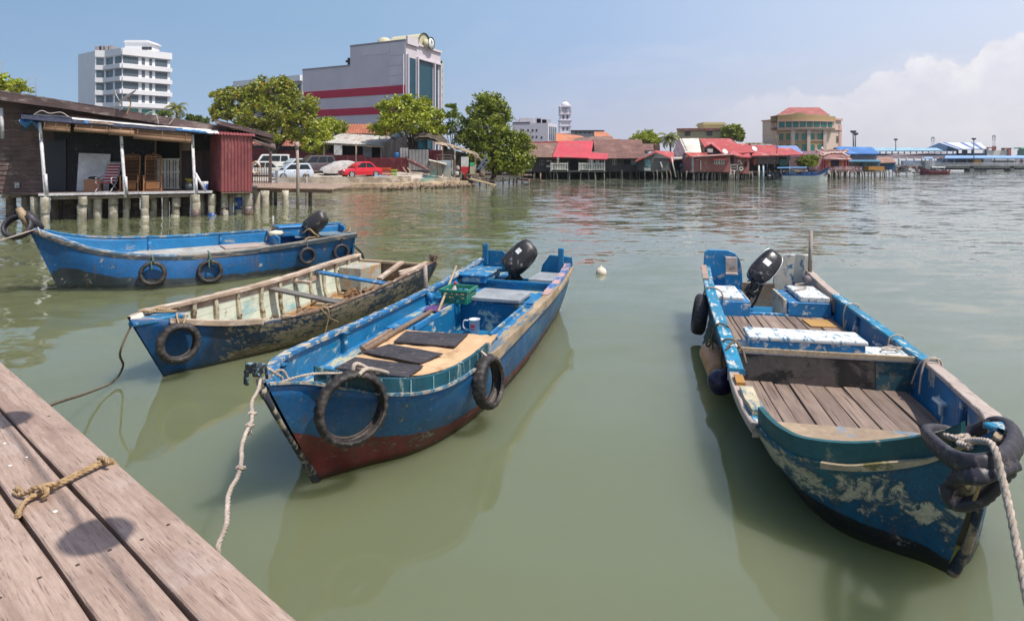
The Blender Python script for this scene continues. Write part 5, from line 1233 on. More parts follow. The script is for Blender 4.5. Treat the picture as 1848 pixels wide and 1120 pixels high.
side = HP(380, 342, 1.9); corr(mb, V((side.x, side.y, pa.z)), V((pa.x-side.x, pa.y-side.y, 0)), V((0, 0, za-pa.z)), HU*-1, .13, .028)
bk = HP(453, 345, -.25)+HV*2.2; corr(mb, V((pb.x, pb.y, pa.z)), V((bk.x-pb.x, bk.y-pb.y, 0)), V((0, 0, za-pa.z)), HU, .13, .028)
mb.build('walls', M_REDC, lt, world=True, loc=(0, 0, 0))
mb = MB(); t0, t1 = HP(384, 236, -.35), HP(460, 247, -.35); corr(mb, V((t0.x, t0.y, za+.02)), V((t1.x-t0.x, t1.y-t0.y, zb-za)), HV*2.5+V((0, 0, .35)), (0, 0, 1), .13, .02)
mb.build('roof', M_REDC, lt, world=True, loc=(0, 0, 0))
mb = MB(); mb.slab([pa+V((0, 0, -.02)), pb+V((0, 0, -.02)), pb+HV*2.2+V((0, 0, -.02)), pa+HV*2.2+V((0, 0, -.02))], .06, n=(0, 0, 1)); mb.build('floor', M_BROWNWOOD, lt, world=True, loc=(0, 0, 0))
# --- porch furniture
def porch(px, k, z=FL): p = hl(HS(px, k), k, z); return tuple(p)
mb = MB(); a, b = HP(138, 340, 1.75), HP(196, 340, 1.75); h = 1.62
mb.slab([V((a.x, a.y, FL+.01)), V((b.x, b.y, FL+.01)), V((b.x, b.y, FL+h))+HV*.35, V((a.x, a.y, FL+h+.05))+HV*.35], .03, n=HV*-1)
tag(mb.build('white_board', worn('lavender_white_board', (.64, .62, .65), dirt=.12, amt=.05)), 'large blank white board leaning against the porch wall', 'board')
mb = MB(); mb.box(V(porch(169, 1.1))+V((0, 0, .27)), (.62, .45, .52), HANG); mb.box(V(porch(169, 1.05))+V((0, 0, .533)), (.60, .03, .008), HANG, m=1)
tag(mb.build('cardboard_box', [plain('cardboard', (.36, .19, .12), .9), plain('box_tape', (.5, .36, .22), .5)], bevel=.01), 'brown cardboard box standing on the porch by the striped chair', 'box')
mb = MB(); mb.lathe([(.0, 0), (.2, .01), (.22, .05), (.15, .10), (0, .11)], Matrix.Translation(V(porch(169, 1.1))+V((0, 0, .54))) @ Matrix.Diagonal((1.1, .7, 1, 1)), 14); tag(mb.build('bag', plain('black_bag', (.015, .015, .018), .5)), 'flat black bag lying on top of the cardboard box', 'bag')
# striped folding chair
ch = thing('folding_chair', 'folding deck chair with red and white striped back on the porch', 'chair', porch(196, .9), HANG-.25)
def stripes():
 t = NT('red_white_stripe_fabric'); x, y, z = t.sep()
 f = t.math('FRACT', t.math('MULTIPLY', z, 8.2))
 c = t.mix(t.rng(f, .60, .62), (.36, .035, .06), (.72, .66, .64)); c = t.mix(t.rng(t.math('FRACT', t.math('MULTIPLY', z, 16.4)), .86, .88), c, (.2, .02, .05))
 return t.pr(c, .8)
mb = MB(); rows = []
for i in range(9):
 for_ = i/8; rows.append([V((-.26+.52*j/4, .05+.45*for_+.03*sin(pi*j/4), .42+.78*for_)) for j in range(5)])
mb.grid(rows); mb.grid([[p+V((0, .012, 0)) for p in r] for r in rows], flip=True); mb.build('backrest', stripes(), ch, loc=(0, 0, 0))
mb = MB(); mb.slab([(-.26, -.42, .40), (.26, -.42, .40), (.26, .08, .36), (-.26, .08, .36)], .02, n=(0, 0, 1)); mb.build('seat', stripes(), ch, loc=(0, 0, 0))
mb = MB()
for x in (-.3, .3):
 mb.tube([(x, .55, 1.25), (x, -.02, .34), (x, -.1, .30)], .016, 6); mb.tube([(x, .25, .0), (x, -.45, .42)], .016, 6); mb.tube([(x, -.5, .0), (x, .15, .48)], .016, 6)
 mb.tube([(x*1.05, -.42, .60), (x*1.05, .22, .66)], .022, 6); mb.tube([(x, -.42, .60), (x, -.38, .36)], .014, 6)
mb.tube([(-.3, .25, .015), (.3, .25, .015)], .016, 6); mb.tube([(-.3, -.5, .015), (.3, -.5, .015)], .016, 6); mb.tube([(-.3, .55, 1.25), (.3, .55, 1.25)], .016, 6)
mb.build('frame', M_WHITEPIPE, ch, loc=(0, 0, 0))
# two carved wooden recliners
M_TEAK = wood('varnished_teak', (.30, .115, .04), (.52, .25, .10), 2, 5, rough=.4)
rc = thing('wooden_recliner', 'carved wooden recliner in full view beside the cream half door', 'chair', porch(276, 1.0), HANG+.12, 'carved wooden recliners on the porch')
def bst(x, t): return V((x, .18+.42*t, .48+1.05*t))
mb = MB()
for x in (-.30, .30): mb.bar(bst(x, -.1), bst(x, 1), .05, .05)
for i in range(15): mb.bar(bst(-.29, .02+i*.058), bst(.29, .02+i*.058), .012, .036, up=(0, -.9, .4))
for i in range(9): mb.bar(bst(-.26+i*.065, .88), bst(-.26+i*.065, .97), .02, .02)
mb.bar(bst(-.31, .87), bst(.31, .87), .03, .03); mb.bar(bst(-.33, .98), bst(.33, .98), .035, .05)
mb.tube(spline([bst(-.3, 1.0), bst(-.2, 1.07), bst(-.08, 1.03), bst(0, 1.13), bst(.08, 1.03), bst(.2, 1.07), bst(.3, 1.0)], 4), .022, 6)
mb.build('backrest', M_TEAK, rc, loc=(0, 0, 0))
mb = MB()
for i in range(9): mb.box((0, .22-.085*i, .45-.004*i), (.58, .06, .018))
for x in (-.30, .30): mb.bar((x, .28, .43), (x, -.52, .40), .04, .07)
for i in range(7): mb.box((0, -.53, .12+.042*i), (.52, .02, .034))
mb.build('seat', M_TEAK, rc, loc=(0, 0, 0))
for x in (-.33, .33):
 mb = MB(); mb.bar((x, .32, .68), (x, -.55, .66), .085, .035); mb.bar((x, .25, .68), (x, .25, .45), .035, .04); mb.build('armrest', M_TEAK, rc, loc=(0, 0, 0), bevel=.008)
 for y in (-.5, .3):
  mb = MB(); mb.bar((x, y, .0), (x, y, .66), .045, .05, up=(0, 1, 0)); mb.build('leg', M_TEAK, rc, loc=(0, 0, 0))
mb = MB(); mb.bar((-.33, -.5, .04), (.33, -.5, .04), .05, .03); mb.bar((-.36, .3, .03), (-.36, -.75, .03), .03, .04); mb.bar((.36, .3, .03), (.36, -.75, .03), .03, .04); mb.build('rocker_rail', M_TEAK, rc, loc=(0, 0, 0))
dup(rc, porch(236, 1.25), HANG+.05, 'carved wooden recliner half hidden behind the middle white pipe post')
def bucket(name, label, px, k, r, h, mats, extra=None):
 mb = MB(); T = Matrix.Translation(porch(px, k)); mb.lathe([(r*.8, 0), (r*.82, .01), (r, h*.7)], T, 16); mb.lathe([(r, h*.7), (r*1.04, h), (r*.96, h), (r*.9, h*.6), (0, h*.5)], T, 16, m=1, cap=False)
 if extra: extra(mb, V(porch(px, k)))
 return tag(mb.build(name, mats), label, 'bucket' if 'bucket' in name else 'planter')
bucket('bucket', 'blue bucket with white rim standing at the right end of the porch', 369, .5, .16, .40, [plain('blue_bucket', (.02, .05, .22), .4), plain('white_rim', (.6, .6, .6), .5)])
def flw(mb, c):
 for k in range(40):
  a = U(0, 6.3); d = U(.02, .17); p = c+V((d*cos(a), d*sin(a), .36+U(0, .12))); mb.add([p+V((-.03, 0, 0)), p+V((.03, 0, .01)), p+V((0, .02, .06))], [(0, 1, 2)], m=2)
bucket('planter', 'dark tub of yellow flowers behind the right-hand white pipe post', 342, .9, .24, .40, [plain('dark_tub', (.03, .04, .05), .5), plain('tub_soil', (.05, .04, .03)), plain('yellow_petals', (.6, .5, .03))], flw)
mb = MB(); mb.box(HP(31, 335, KW-.08), (.16, .06, .20), HANG); mb.box(HP(31, 336, KW-.125), (.10, .02, .10), HANG, m=1); mb.box(HP(31, 329.5, KW-.10), (.19, .10, .02), HANG); tag(mb.build('meter_box', [plain('pale_box', (.55, .56, .58), .5), plain('grey_dial', (.3, .3, .32), .3)]), 'small pale meter box low on the lit brown clapboards', 'box')
# satellite dish on the eaves
dp = HP(222, 193, KW-1.2)
ds = thing('satellite_dish', 'grey satellite dish tilted on a bent arm above the porch roof', 'satellite dish', tuple(dp))
ctr = HP(231, 175, KW-1.0); T = Matrix.Translation(ctr) @ axes(V((-.56, -.35, .75)), (0, 1, 0))
mb = MB(); mb.lathe([(0, 0)]+[(r, .22*r*r) for r in (.1, .2, .3, .38, .44)]+[(.45, .06)]+[(r, .22*r*r-.02) for r in (.42, .3, .15)]+[(0, -.02)], T, 24); mb.build('dish', plain('grey_dish', (.45, .44, .44), .5), ds, world=True, loc=(0, 0, 0))
mb = MB(); tip = HP(206, 165, KW-1.1); mb.tube([HP(219, 189, KW-1), tip], .025, 6); mb.box(tip, (.12, .08, .10)); mb.build('feed_arm', plain('feed_grey', (.4, .38, .38), .5), ds, world=True, loc=(0, 0, 0))
mb = MB(); mb.tube(spline([ctr, HP(236, 186, KW-1), HP(233, 195, KW-1), HP(228, 207, KW-1)], 4), .03, 6); mb.build('mast', plain('rusty_mast', (.34, .2, .12), .7), ds, world=True, loc=(0, 0, 0))
# walkway beside the shed
wk = thing('walkway', 'plank walkway on concrete piles beside the red corrugated shed', 'walkway', (-12.2, 31.5, 0))
ZW = 1.02
wa, wb, wc, wd = W(452, 338, ZW), W(600, 341, ZW-.1), W(640, 333, ZW), W(452, 327, ZW)
mb = MB()
for i in range(30):
 t0, t1 = i/30, (i+.9)/30
 mb.slab([wa.lerp(wb, t0), wa.lerp(wb, t1), wd.lerp(wc, t1), wd.lerp(wc, t0)], .05, n=(0, 0, 1))
mb.build('deck', worn('reddish_walk_boards', (.34, .22, .16), (.45, .36, .28), .3, 3, dirt=.3), wk, world=True, loc=(0, 0, 0))
mb = MB(); mb.bar(wa+V((0, .1, -.14)), wb+V((0, .1, -.14)), .1, .16); mb.build('edge_beam', M_BROWNWOOD, wk, world=True, loc=(0, 0, 0))
for px, y, r in ((463, 378, .16), (478, 373, .22), (487, 368, .14), (515, 372, .17), (497, 364, .10), (560, 362, .12)):
 p = W(px, y); mb = MB(); mb.lathe([(r, -.6), (r*1.04, .1), (r*.96, .5), (r*1.02, .85)], Matrix.Translation((p.x, p.y, 0)), 12); mb.build('pile', M_CONC, wk, world=True, loc=(0, 0, 0))
gt = thing('railing_gate', 'grey railing with upright bars across the walkway', 'railing', tuple(W(470, 331, ZW)))
ga, gb = W(452, 331, ZW), W(489, 331, ZW)
mb = MB()
for i in range(10): p = ga.lerp(gb, i/9); mb.bar(p, p+V((0, 0, 1.15)), .04, .04)
mb.bar(ga+V((0, 0, 1.15)), gb+V((0, 0, 1.15)), .05, .05); mb.bar(ga+V((0, 0, .12)), gb+V((0, 0, .12)), .05, .05); mb.build('bars', plain('dark_rail_paint', (.12, .11, .11), .6), gt, world=True, loc=(0, 0, 0))
mb = MB(); p = W(488, 330, ZW); mb.bar(p, p+V((0, 0, 2.05)), .14, .14); mb.build('post', M_SIDING, gt, world=True, loc=(0, 0, 0))
mb = MB(); p = W(499, 330, ZW); mb.bar(p, p+V((0, 0, .8)), .16, .16); mb.build('post', plain('grey_bollard', (.3, .29, .3), .7), gt, world=True, loc=(0, 0, 0))
lr = MB(); c = W(463, 331, ZW); c = V((c.x, c.y-.12, Z_(303, c.y-.12))); rows = []
for i in range(28):
 a = 2*pi*i/28; rows.append([c+V((cos(a)*(.26+.075*cos(b*pi/4)), .075*sin(b*pi/4), sin(a)*(.36+.09*cos(b*pi/4)))) for b in range(8)])
lr.grid(rows, cu=True, cv=True)
for k in range(28): lr.m[k*8:(k+1)*8] = [1 if k % 7 < 2 else 0]*8
tag(lr.build('life_ring', [plain('cream_ring', (.60, .50, .42), .7), plain('faded_orange', (.42, .20, .10), .7)]), 'cream and faded orange life ring hung on the walkway railing', 'life ring')
for px, yb, yt, r, lab in ((537, 377, 257, .085, 'tall weathered mooring pole standing in the water beyond the walkway'), (553, 352, 313, .10, 'short thick mooring pole standing in the water beside the tall one')):
 p = W(px, yb); mb = MB(); zt = Z_(yt, p.y); mb.tube([(p.x, p.y, -.6), (p.x+.02, p.y, zt*.5), (p.x-.03, p.y, zt)], [r, r*.95, r*.8], 9); mb.lathe([(r*1.3, 0), (r*1.3, .35*zt*.3), (r*.6, .36*zt*.3)], Matrix.Translation((p.x-.03, p.y, zt*.9)), 9)
 tag(mb.build('mooring_pole', M_GREYWOOD), lab, 'pole', 'mooring poles by the walkway')
# ------------------------------------------------------------------ foliage
def leafmat(name, a, b, c, yellow=.12):
 t = NT(name)
 r = t.n('NewGeometry').outputs['Random Per Island']
 n = t.noise(.55, 3, .6)
 col = t.mix(t.rng(r, 0, 1), a, b)
 col = t.mix(t.rng(n, .40, .62), col, sc(b, 1.15))
 col = t.mix(t.math('GREATER_THAN', r, 1-yellow), col, c)
 p = t.n('BsdfPrincipled'); t.set(p.inputs['Base Color'], col); p.inputs['Roughness'].default_value = .45
 tr = t.n('BsdfTranslucent'); t.set(tr.inputs['Color'], t.mix(.5, col, (.20, .26, .02)))
 ms = t.n('MixShader'); ms.inputs[0].default_value = .28
 t.t.links.new(p.outputs[0], ms.inputs[1]); t.t.links.new(tr.outputs[0], ms.inputs[2]); t.t.links.new(ms.outputs[0], t.out.inputs[0])
 return t.mat
L_ALMOND = leafmat('sea_almond_leaves', (.135, .165, .02), (.30, .315, .038), (.44, .25, .035), .06)
L_BRIGHT = leafmat('bright_green_leaves', (.18, .225, .016), (.38, .42, .034), (.42, .38, .05), .08)
L_DEEP = leafmat('deep_green_leaves', (.085, .125, .012), (.25, .285, .03), (.34, .31, .04), .07)
L_MID = leafmat('mid_green_leaves', (.08, .13, .02), (.18, .24, .04), (.22, .22, .05), .05)
L_PALM = leafmat('palm_leaflets', (.10, .13, .025), (.21, .23, .05), (.32, .22, .09), .15)
M_BARK = worn('grey_brown_bark', (.12, .095, .075), (.24, .21, .17), .35, 4, (1, 1, .3), rough=.9, dirt=.3)
def leaves(mb, c, n, rad, size, flat=.8):
 for _ in range(n):
  d = V((R.gauss(0, 1), R.gauss(0, 1), R.gauss(0, flat))); d = d*(rad*U(.3, 1)/max(.3, d.length))
  p = c+d; s = size*U(.65, 1.3)
  nrm = V((U(-1, 1), U(-1, 1), U(.1, 1.2))).normalized(); u = nrm.orthogonal().normalized(); u = (Matrix.Rotation(U(0, 6.28), 3, nrm) @ u); w = nrm.cross(u)*.55
  k = nrm*s*.14
  mb.add([p-u*s, p-w*s+k, p+u*s-k, p+w*s+k], [(0, 1, 2, 3)])
def tree(name, label, cat, base, blobs, trunk=.22, leaf=.2, mat=None, dens=1.0, clump=26, limb=True, group=None, fork=.45):
 # blobs: (centre, (rx, ry, rz)) clouds of foliage on limbs
 e = thing(name, label, cat, tuple(base), 0, group); mb = MB(); br = MB()
 base = V(base)
 zc = min(b[0].z-b[1][2]*.4 for b in blobs); cx = sum((b[0] for b in blobs), V((0, 0, 0)))/len(blobs)
 fk = V((base.x*.5+cx.x*.5, base.y*.5+cx.y*.5, base.z+(max(zc, base.z+.8)-base.z)*fork+.3))
 br.tube(spline([base-V((0, 0, .2)), base.lerp(fk, .5)+V((U(-.15, .15), U(-.1, .1), 0)), fk], 4), [trunk*1.25, trunk*1.1, trunk, trunk*.95, trunk*.9, trunk*.88, trunk*.85, trunk*.82, trunk*.8], 9)
 for c, r in blobs:
  vol = r[0]*r[2]
  if limb:
   m = fk.lerp(c, .55)+V((U(-.2, .2), U(-.2, .2), U(-.1, .3)))
   P = spline([fk, m, c], 4); k = len(P)
   br.tube(P, [trunk*(.6-.5*i/(k-1)) for i in range(k)], 6)
  nc = int(dens*(9+vol*14)*sqrt(.2/leaf))
  for _ in range(nc):
   d = V((R.gauss(0, 1), R.gauss(0, 1), R.gauss(0, 1))).normalized()
   q = U(.35, 1.05)**.6
   p = c+V((d.x*r[0]*q, d.y*r[1]*q, d.z*r[2]*q))
   leaves(mb, p, int(clump*U(.6, 1.3)), min(.62, .22+.30*min(r))*U(.7, 1.25), leaf)
   if limb and U(0, 1) < .3: br.tube([c.lerp(p, .1), c.lerp(p, .9)], [trunk*.12, trunk*.04], 4)
 br.build('trunk', M_BARK, e, world=True, loc=(0, 0, 0))
 mb.build('crown', mat, e, world=True, loc=(0, 0, 0))
 return e
def blob(px, py, d, rx, rz, ry=None):
 k = d/F; return (D(px, py, d), (rx*k, (ry or rx)*k, rz*k))
def palm(name, label, base, top, nf=16, L=2.6, mat=None, droop=1.0, group=None):
 e = thing(name, label, 'palm tree', tuple(base), 0, group); br = MB(); mb = MB(); base, top = V(base), V(top)
 P = spline([base, base.lerp(top, .5)+V((.25, 0, 0)), top], 6); k = len(P)
 br.tube(P, [.20-.09*i/(k-1)+.012*(i % 2) for i in range(k)], 9)
 br.build('trunk', M_BARK, e, world=True, loc=(0, 0, 0))
 rb = MB()
 for i in range(nf):
  a = i*2.399+U(-.2, .2); el = 1.25-1.75*(i/nf)+U(-.12, .12); l = L*U(.8, 1.1)
  dx = V((cos(a), sin(a), 0)); p = V(top); pts = [p]; ang = el
  for s in range(9):
   p = p+(dx*cos(ang)+V((0, 0, sin(ang))))*(l/9); ang -= .17*droop*(1+.12*s); pts.append(p)
  rb.tube(pts, [.028*(1-s/11) for s in range(10)], 4)
  side = V((-dx.y, dx.x, 0))
  for s in range(1, 10):
   for h in (0, .33, .66):
    q = pts[s-1].lerp(pts[s], h); t_ = (pts[s]-pts[s-1]).normalized(); ll = .62*sin(pi*min(.97, (s+h)/10.5)+.25)*(L/2.6)
    for sg in (-1, 1):
     tip = q+(side*sg*.75+t_*.55+V((0, 0, -.35-.25*U(0, 1)))).normalized()*ll
     w = t_*.035*(L/2.6)
     mb.add([q-w, q+w, q.lerp(tip, .6)+w*.9, tip, q.lerp(tip, .6)-w*.9], [(0, 1, 2, 3, 4)])
 rb.build('frond_stalks', plain('palm_stalk', (.18, .17, .06), .7), e, world=True, loc=(0, 0, 0))
 mb.build('crown', mat or L_PALM, e, world=True, loc=(0, 0, 0))

# ------------------------------------------------------------------ shore and car park
def gz_(y): return min(1.5, .80+(y-53)*(.65/11)) if y > 53 else .80
def groundmat():
 t = NT('sandy_ground_mud_and_painted_shade'); x, y, z = t.sep(t.n('NewGeometry').outputs['Position']); n = t.noise(.35, 8, .68); g = t.noise(4, 6, .7)
 c = t.mix(t.rng(n, .35, .65), (.36, .30, .245), (.50, .44, .38)); c = t.mix(t.math('MULTIPLY', t.rng(g, .5, .7), .4), c, (.17, .13, .10))
 c = t.mix(t.rng(t.math('ADD', z, t.math('MULTIPLY', t.math('SUBTRACT', g, .5), .5)), .74, .58), c, (.075, .06, .045)); c = t.mix(t.math('MAXIMUM', t.rng(y, 63, 73), t.rng(x, -6.5, -4.5)), c, (.065, .055, .045))  # low mud by height; far bank and tree foot darkened as painted shade
 return t.pr(c, .95, t.bump(g, .5, .03))
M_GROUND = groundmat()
shore = [(-160, 47), (X_(452, 46.5), 46.5), (X_(560, 50), 50), (X_(700, 53), 53), (X_(800, 58), 58), (X_(848, 64), 64), (X_(862, 82), 82), (X_(945, 104), 104), (X_(1240, 106), 106), (X_(1420, 116), 116), (X_(1500, 140), 140), (X_(1590, 150), 150), (X_(1640, 400), 400)]
mb = MB(); rows = []
def gnd(x, y):
 return gz_(y)
inner = [(-160, 56), (X_(452, 54), 54), (X_(560, 55), 55), (X_(700, 57), 57), (X_(800, 62), 62), (X_(845, 67), 67), (X_(858, 86), 86), (X_(930, 108), 108), (X_(1235, 110), 110), (X_(1410, 120), 120), (X_(1480, 146), 146), (X_(1560, 170), 170), (X_(1600, 420), 420)]
for (x, y), (x2, y2) in zip(shore, inner):
 rows.append([V((x, y, -1)), V((x, y, .12+.1*mnoise.noise(V((x*.3, y*.3, 0))))), V((x*.7+x2*.3, y*.7+y2*.3, .45)), V((x2, y2, gz_(y2)-.05)), V((x2+(0 if x2 < 100 else 0), y2+9, 1.45)), V((x2*3, y2*3+300, 1.6))])
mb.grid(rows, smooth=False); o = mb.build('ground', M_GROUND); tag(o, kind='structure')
# concrete ledge and sea wall
M_WALLC = worn('stained_sea_wall', (.46, .40, .33), (.30, .24, .18), .35, 1.5, (.4, 1, 1), rough=.9, dirt=.45, dcol=(.12, .09, .06))
def ribbon(mb, pts, w, zb, zt):
 P = [V(p) for p in pts]; rows = []
 for i, p in enumerate(P):
  t = (P[min(i+1, len(P)-1)]-P[max(i-1, 0)]).normalized(); n = V((-t.y, t.x, 0))
  jz = .03*mnoise.noise(p*.7); rows.append([V((p.x, p.y, zb)), V((p.x, p.y, zt+jz))-n*.0, V((p.x, p.y, zt+jz))+n*w, V((p.x, p.y, zb))+n*w])
 b = mb.grid(rows, cv=True, smooth=False)
 for i, fl in ((0, 1), (len(P)-1, 0)):
  q = tuple(b+i*4+j for j in range(4)); mb.f.append(q[::-1] if fl else q); mb.m.append(0); mb.s.append(False)
def line(pts, n):
 out = []
 for a, b in zip(pts, pts[1:]):
  out += [V(a).lerp(V(b), i/n) for i in range(n)]
 return out+[V(pts[-1])]
mb = MB(); ribbon(mb, line([(X_(560, 51), 51, 0), (X_(700, 52.5), 52.5, 0), (X_(800, 57), 57, 0), (X_(845, 61), 61, 0)], 8), 2.2, .18, .52)
tag(mb.build('ledge', worn('sandstone_ledge', (.52, .40, .26), (.30, .2, .12), .35, 1.2, rough=.95, dirt=.4)), 'low sand-coloured ledge along the water below the car park wall', 'ledge')
mb = MB(); ribbon(mb, line([(X_(500, 51.5), 51.5, 0), (X_(640, 53), 53, 0), (X_(742, 55.5), 55.5, 0)], 8), .35, .3, 1.10); ribbon(mb, line([(X_(742, 55.6), 55.6, 0), (X_(830, 60), 60, 0)], 6), .3, .3, .86)
tag(mb.build('sea_wall', M_WALLC), 'pale stained concrete wall along the edge of the car park', 'wall')
mb = MB(); ribbon(mb, line([(X_(560, 50.6), 50.6, 0), (X_(620, 50.9), 50.9, 0), (X_(700, 52.2), 52.2, 0), (X_(800, 56.7), 56.7, 0)], 6), .5, -.3, .22)
tag(mb.build('tide_ledge', worn('tide_stained_ledge', (.16, .11, .07), (.3, .2, .12), .3, 2, dirt=.5)), 'dark tide-stained footing at the waterline under the sandy ledge', 'ledge')
M_ROCK = worn('brown_shore_rock', (.24, .17, .12), (.42, .34, .27), .3, 3, rough=.95, dirt=.4)
for i in range(20):
 px = 694+i*8.5+U(-3, 3); d = 51.4+(px-690)/150*7.6; r = U(.18, .42)
 mb = MB(); rows = []
 for a in range(7):
  th = -pi/2+pi*a/6; rows.append([V((cos(2*pi*b/9)*cos(th), sin(2*pi*b/9)*cos(th), sin(th)*.7))*(r*(1+.28*mnoise.noise(V((a*.9, b*.8, i*5))))) for b in range(9)])
 mb.grid(rows, cv=True, smooth=False); mb.v = [p+V((X_(px, d), d-.3, .12+U(-.05, .10))) for p in mb.v]
 tag(mb.build('rock', M_ROCK), 'brown rock in the rough line of rocks below the sandy ledge', 'rock', 'rocks along the shore below the ledge')

# ------------------------------------------------------------------ cars
M_GLASS = plain('dark_car_glass', (.016, .022, .026), .12, bump=0, Specular_IOR_Level=.3)
M_TYREF = plain('car_tyre', (.02, .02, .02), .8); M_RIM = plain('alloy_rim', (.50, .50, .52), .3, metal=.8)
M_LAMP = plain('headlamp_glass', (.72, .72, .72), .1); M_TAIL = plain('tail_lamp', (.35, .01, .01), .2); M_TRIM = plain('black_trim', (.02, .02, .022), .5)
def car(name, label, px, y, head, color, kind='hatch', L=3.7, Wd=1.62, Ht=1.50, z=None):
 p = V((X_(px, y), y, gz_(y) if z is None else z))
 e = thing(name, label, 'car', tuple(p), head, 'cars parked behind the sea wall')
 hw = Wd/2; a, b = -L/2, L/2
 bm = NT(name+'_paint'); M_P = bm.pr(color, .28, None, Coat_Weight=.5, Coat_Roughness=.06)
 belt = {'hatch': .90, 'sedan': .88, 'mpv': .98, 'wagon': 1.02}[kind]
 hood = {'hatch': .86, 'sedan': .86, 'mpv': .98, 'wagon': 1.05}[kind]
 if kind == 'sedan': prof = [(b, .30, .48, .80), (b-.10, .22, .68, .93), (b-.9, .20, hood-.04, .99), (b-1.15, .2, belt, 1), (a+1.0, .2, belt+.04, 1), (a+.75, .2, belt+.06, .99), (a+.12, .25, belt+.0, .95), (a, .32, .70, .86)]
 else: prof = [(b, .30, .50, .80), (b-.10, .22, .70, .93), (b-.7, .20, hood-.03, .99), (b-.95, .2, belt, 1), (a+.7, .2, belt+.03, 1), (a+.10, .22, belt+.02, .97), (a, .30, belt-.05, .90)]
 mb = MB(); rows = []
 for x, zl, zh, k in prof:
  w = hw*k; m_ = zl+(zh-zl)*.55
  rows.append([V((x, -w*.92, zl)), V((x, -w, zl+.10)), V((x, -w, m_)), V((x, -w*.96, zh-.05)), V((x, -w*.86, zh)), V((x, w*.86, zh)), V((x, w*.96, zh-.05)), V((x, w, m_)), V((x, w, zl+.10)), V((x, w*.92, zl))])
 q = mb.grid(rows, cv=True, smooth=True)
 for i, fl in ((0, 0), (len(prof)-1, 1)):
  t = tuple(q+i*10+j for j in range(10)); mb.f.append(t[::-1] if fl else t); mb.m.append(0); mb.s.append(False)
 if kind == 'sedan': cb, ct = (a+.55, b-1.0), (a+1.25, b-1.85)
 elif kind == 'hatch': cb, ct = (a+.08, b-.75), (a+.42, b-1.45)
 elif kind == 'mpv': cb, ct = (a+.06, b-.85), (a+.32, b-1.65)
 else: cb, ct = (a+.06, b-1.05), (a+.16, b-1.55)
 tw = hw*.78; bw = hw*.93; rows = []
 for f, zz in ((0, belt-.04), (.55, belt+(Ht-belt)*.55), (.9, Ht-.05), (1.0, Ht)):
  g = f**1.15; x0, x1 = cb[0]+(ct[0]-cb[0])*g, cb[1]+(ct[1]-cb[1])*g; w = bw+(tw-bw)*f
  if f == 1: x0 += .12; x1 -= .12; w -= .06
  rows.append([V((x0, -w, zz)), V((x1, -w, zz)), V((x1, w, zz)), V((x0, w, zz))])
 q = mb.grid(rows, cv=True, smooth=False, flip=True); mb.f.append(tuple(q+12+j for j in range(4))); mb.m.append(0); mb.s.append(False)
 mb.build('body', M_P, e, loc=(0, 0, 0), bevel=.03, seg=2)
 def cp(f, fx, side, off=.012): # point on the cabin side: f height 0..1, fx along 0..1
  g = f**1.15; x0, x1 = cb[0]+(ct[0]-cb[0])*g, cb[1]+(ct[1]-cb[1])*g; w = bw+(tw-bw)*f+off
  return V((x0+(x1-x0)*fx, side*w, belt-.04+(Ht-belt)*f+(0)))
 for sd in (-1, 1):
  for f0, f1 in (((.07, .46), (.50, .93)) if kind in ('hatch', 'sedan') else ((.04, .28), (.31, .60), (.63, .94))):
   mb = MB(); P = [cp(.16, f0, sd), cp(.16, f1, sd), cp(.86, f1-.02*(f1 > .9), sd), cp(.86, f0+.02*(f0 < .1), sd)]
   mb.slab(P, .012, n=(0, -sd, 0)) if sd < 0 else mb.slab(P[::-1], .012, n=(0, -sd, 0)); mb.build('side_window', M_GLASS, e, loc=(0, 0, 0))
 for f_, nm in ((1, 'windscreen'), (0, 'rear_window')):
  def ep(f, s): g = f**1.15; x = (cb[1]+(ct[1]-cb[1])*g+.012) if f_ else (cb[0]+(ct[0]-cb[0])*g-.012); return V((x, s*(bw+(tw-bw)*f)*.90, belt-.04+(Ht-belt)*f))
  mb = MB(); P = [ep(.10, -1), ep(.10, 1), ep(.55, 1), ep(.9, 1), ep(.9, -1), ep(.55, -1)]; mb.add(P, [(0, 1, 2, 5), (5, 2, 3, 4)] if f_ else [(0, 5, 2, 1), (5, 4, 3, 2)]); mb.build(nm, M_GLASS, e, loc=(0, 0, 0))
 for x in (b-.78, a+.72):
  for sd in (-1, 1):
   T = Matrix.Translation((x, sd*(hw-.08), .30)) @ Matrix.Rotation(pi/2*(1 if sd < 0 else -1), 4, 'X')
   mb = MB(); mb.lathe([(.0, .02), (.24, .02), (.30, .05), (.31, .0), (.31, -.08), (.2, -.10)], T @ Matrix.Translation((0, 0, .06)), 20); w = mb.build('wheel', M_TYREF, e, loc=(0, 0, 0))
   mb = MB(); mb.lathe([(.0, .095), (.05, .10), (.19, .085), (.205, .09), (.21, .075)], T, 20, cap=False)
   mb.build('rim', M_RIM, w, loc=(0, 0, 0))
   mb = MB(); mb.lathe([(.0, .083), (.36, .083)], T @ Matrix.Translation((0, 0, -.0)), 20); mb.build('wheel_arch', M_TRIM, e, loc=(0, 0, 0)) if False else None
 for sd in (-1, 1):
  mb = MB(); mb.box((b-.10, sd*hw*.70, .66), (.16, .34, .13), rz=-sd*.35); mb.build('headlight', M_LAMP, e, loc=(0, 0, 0), bevel=.03)
  mb = MB(); mb.box((a+.04, sd*hw*.78, .80), (.10, .20, .16)); mb.build('tail_light', M_TAIL, e, loc=(0, 0, 0), bevel=.02)
  mb = MB(); mb.box((cb[1]-.20, sd*(hw+.06), belt+.08), (.10, .16, .11)); mb.build('wing_mirror', M_P, e, loc=(0, 0, 0), bevel=.03)
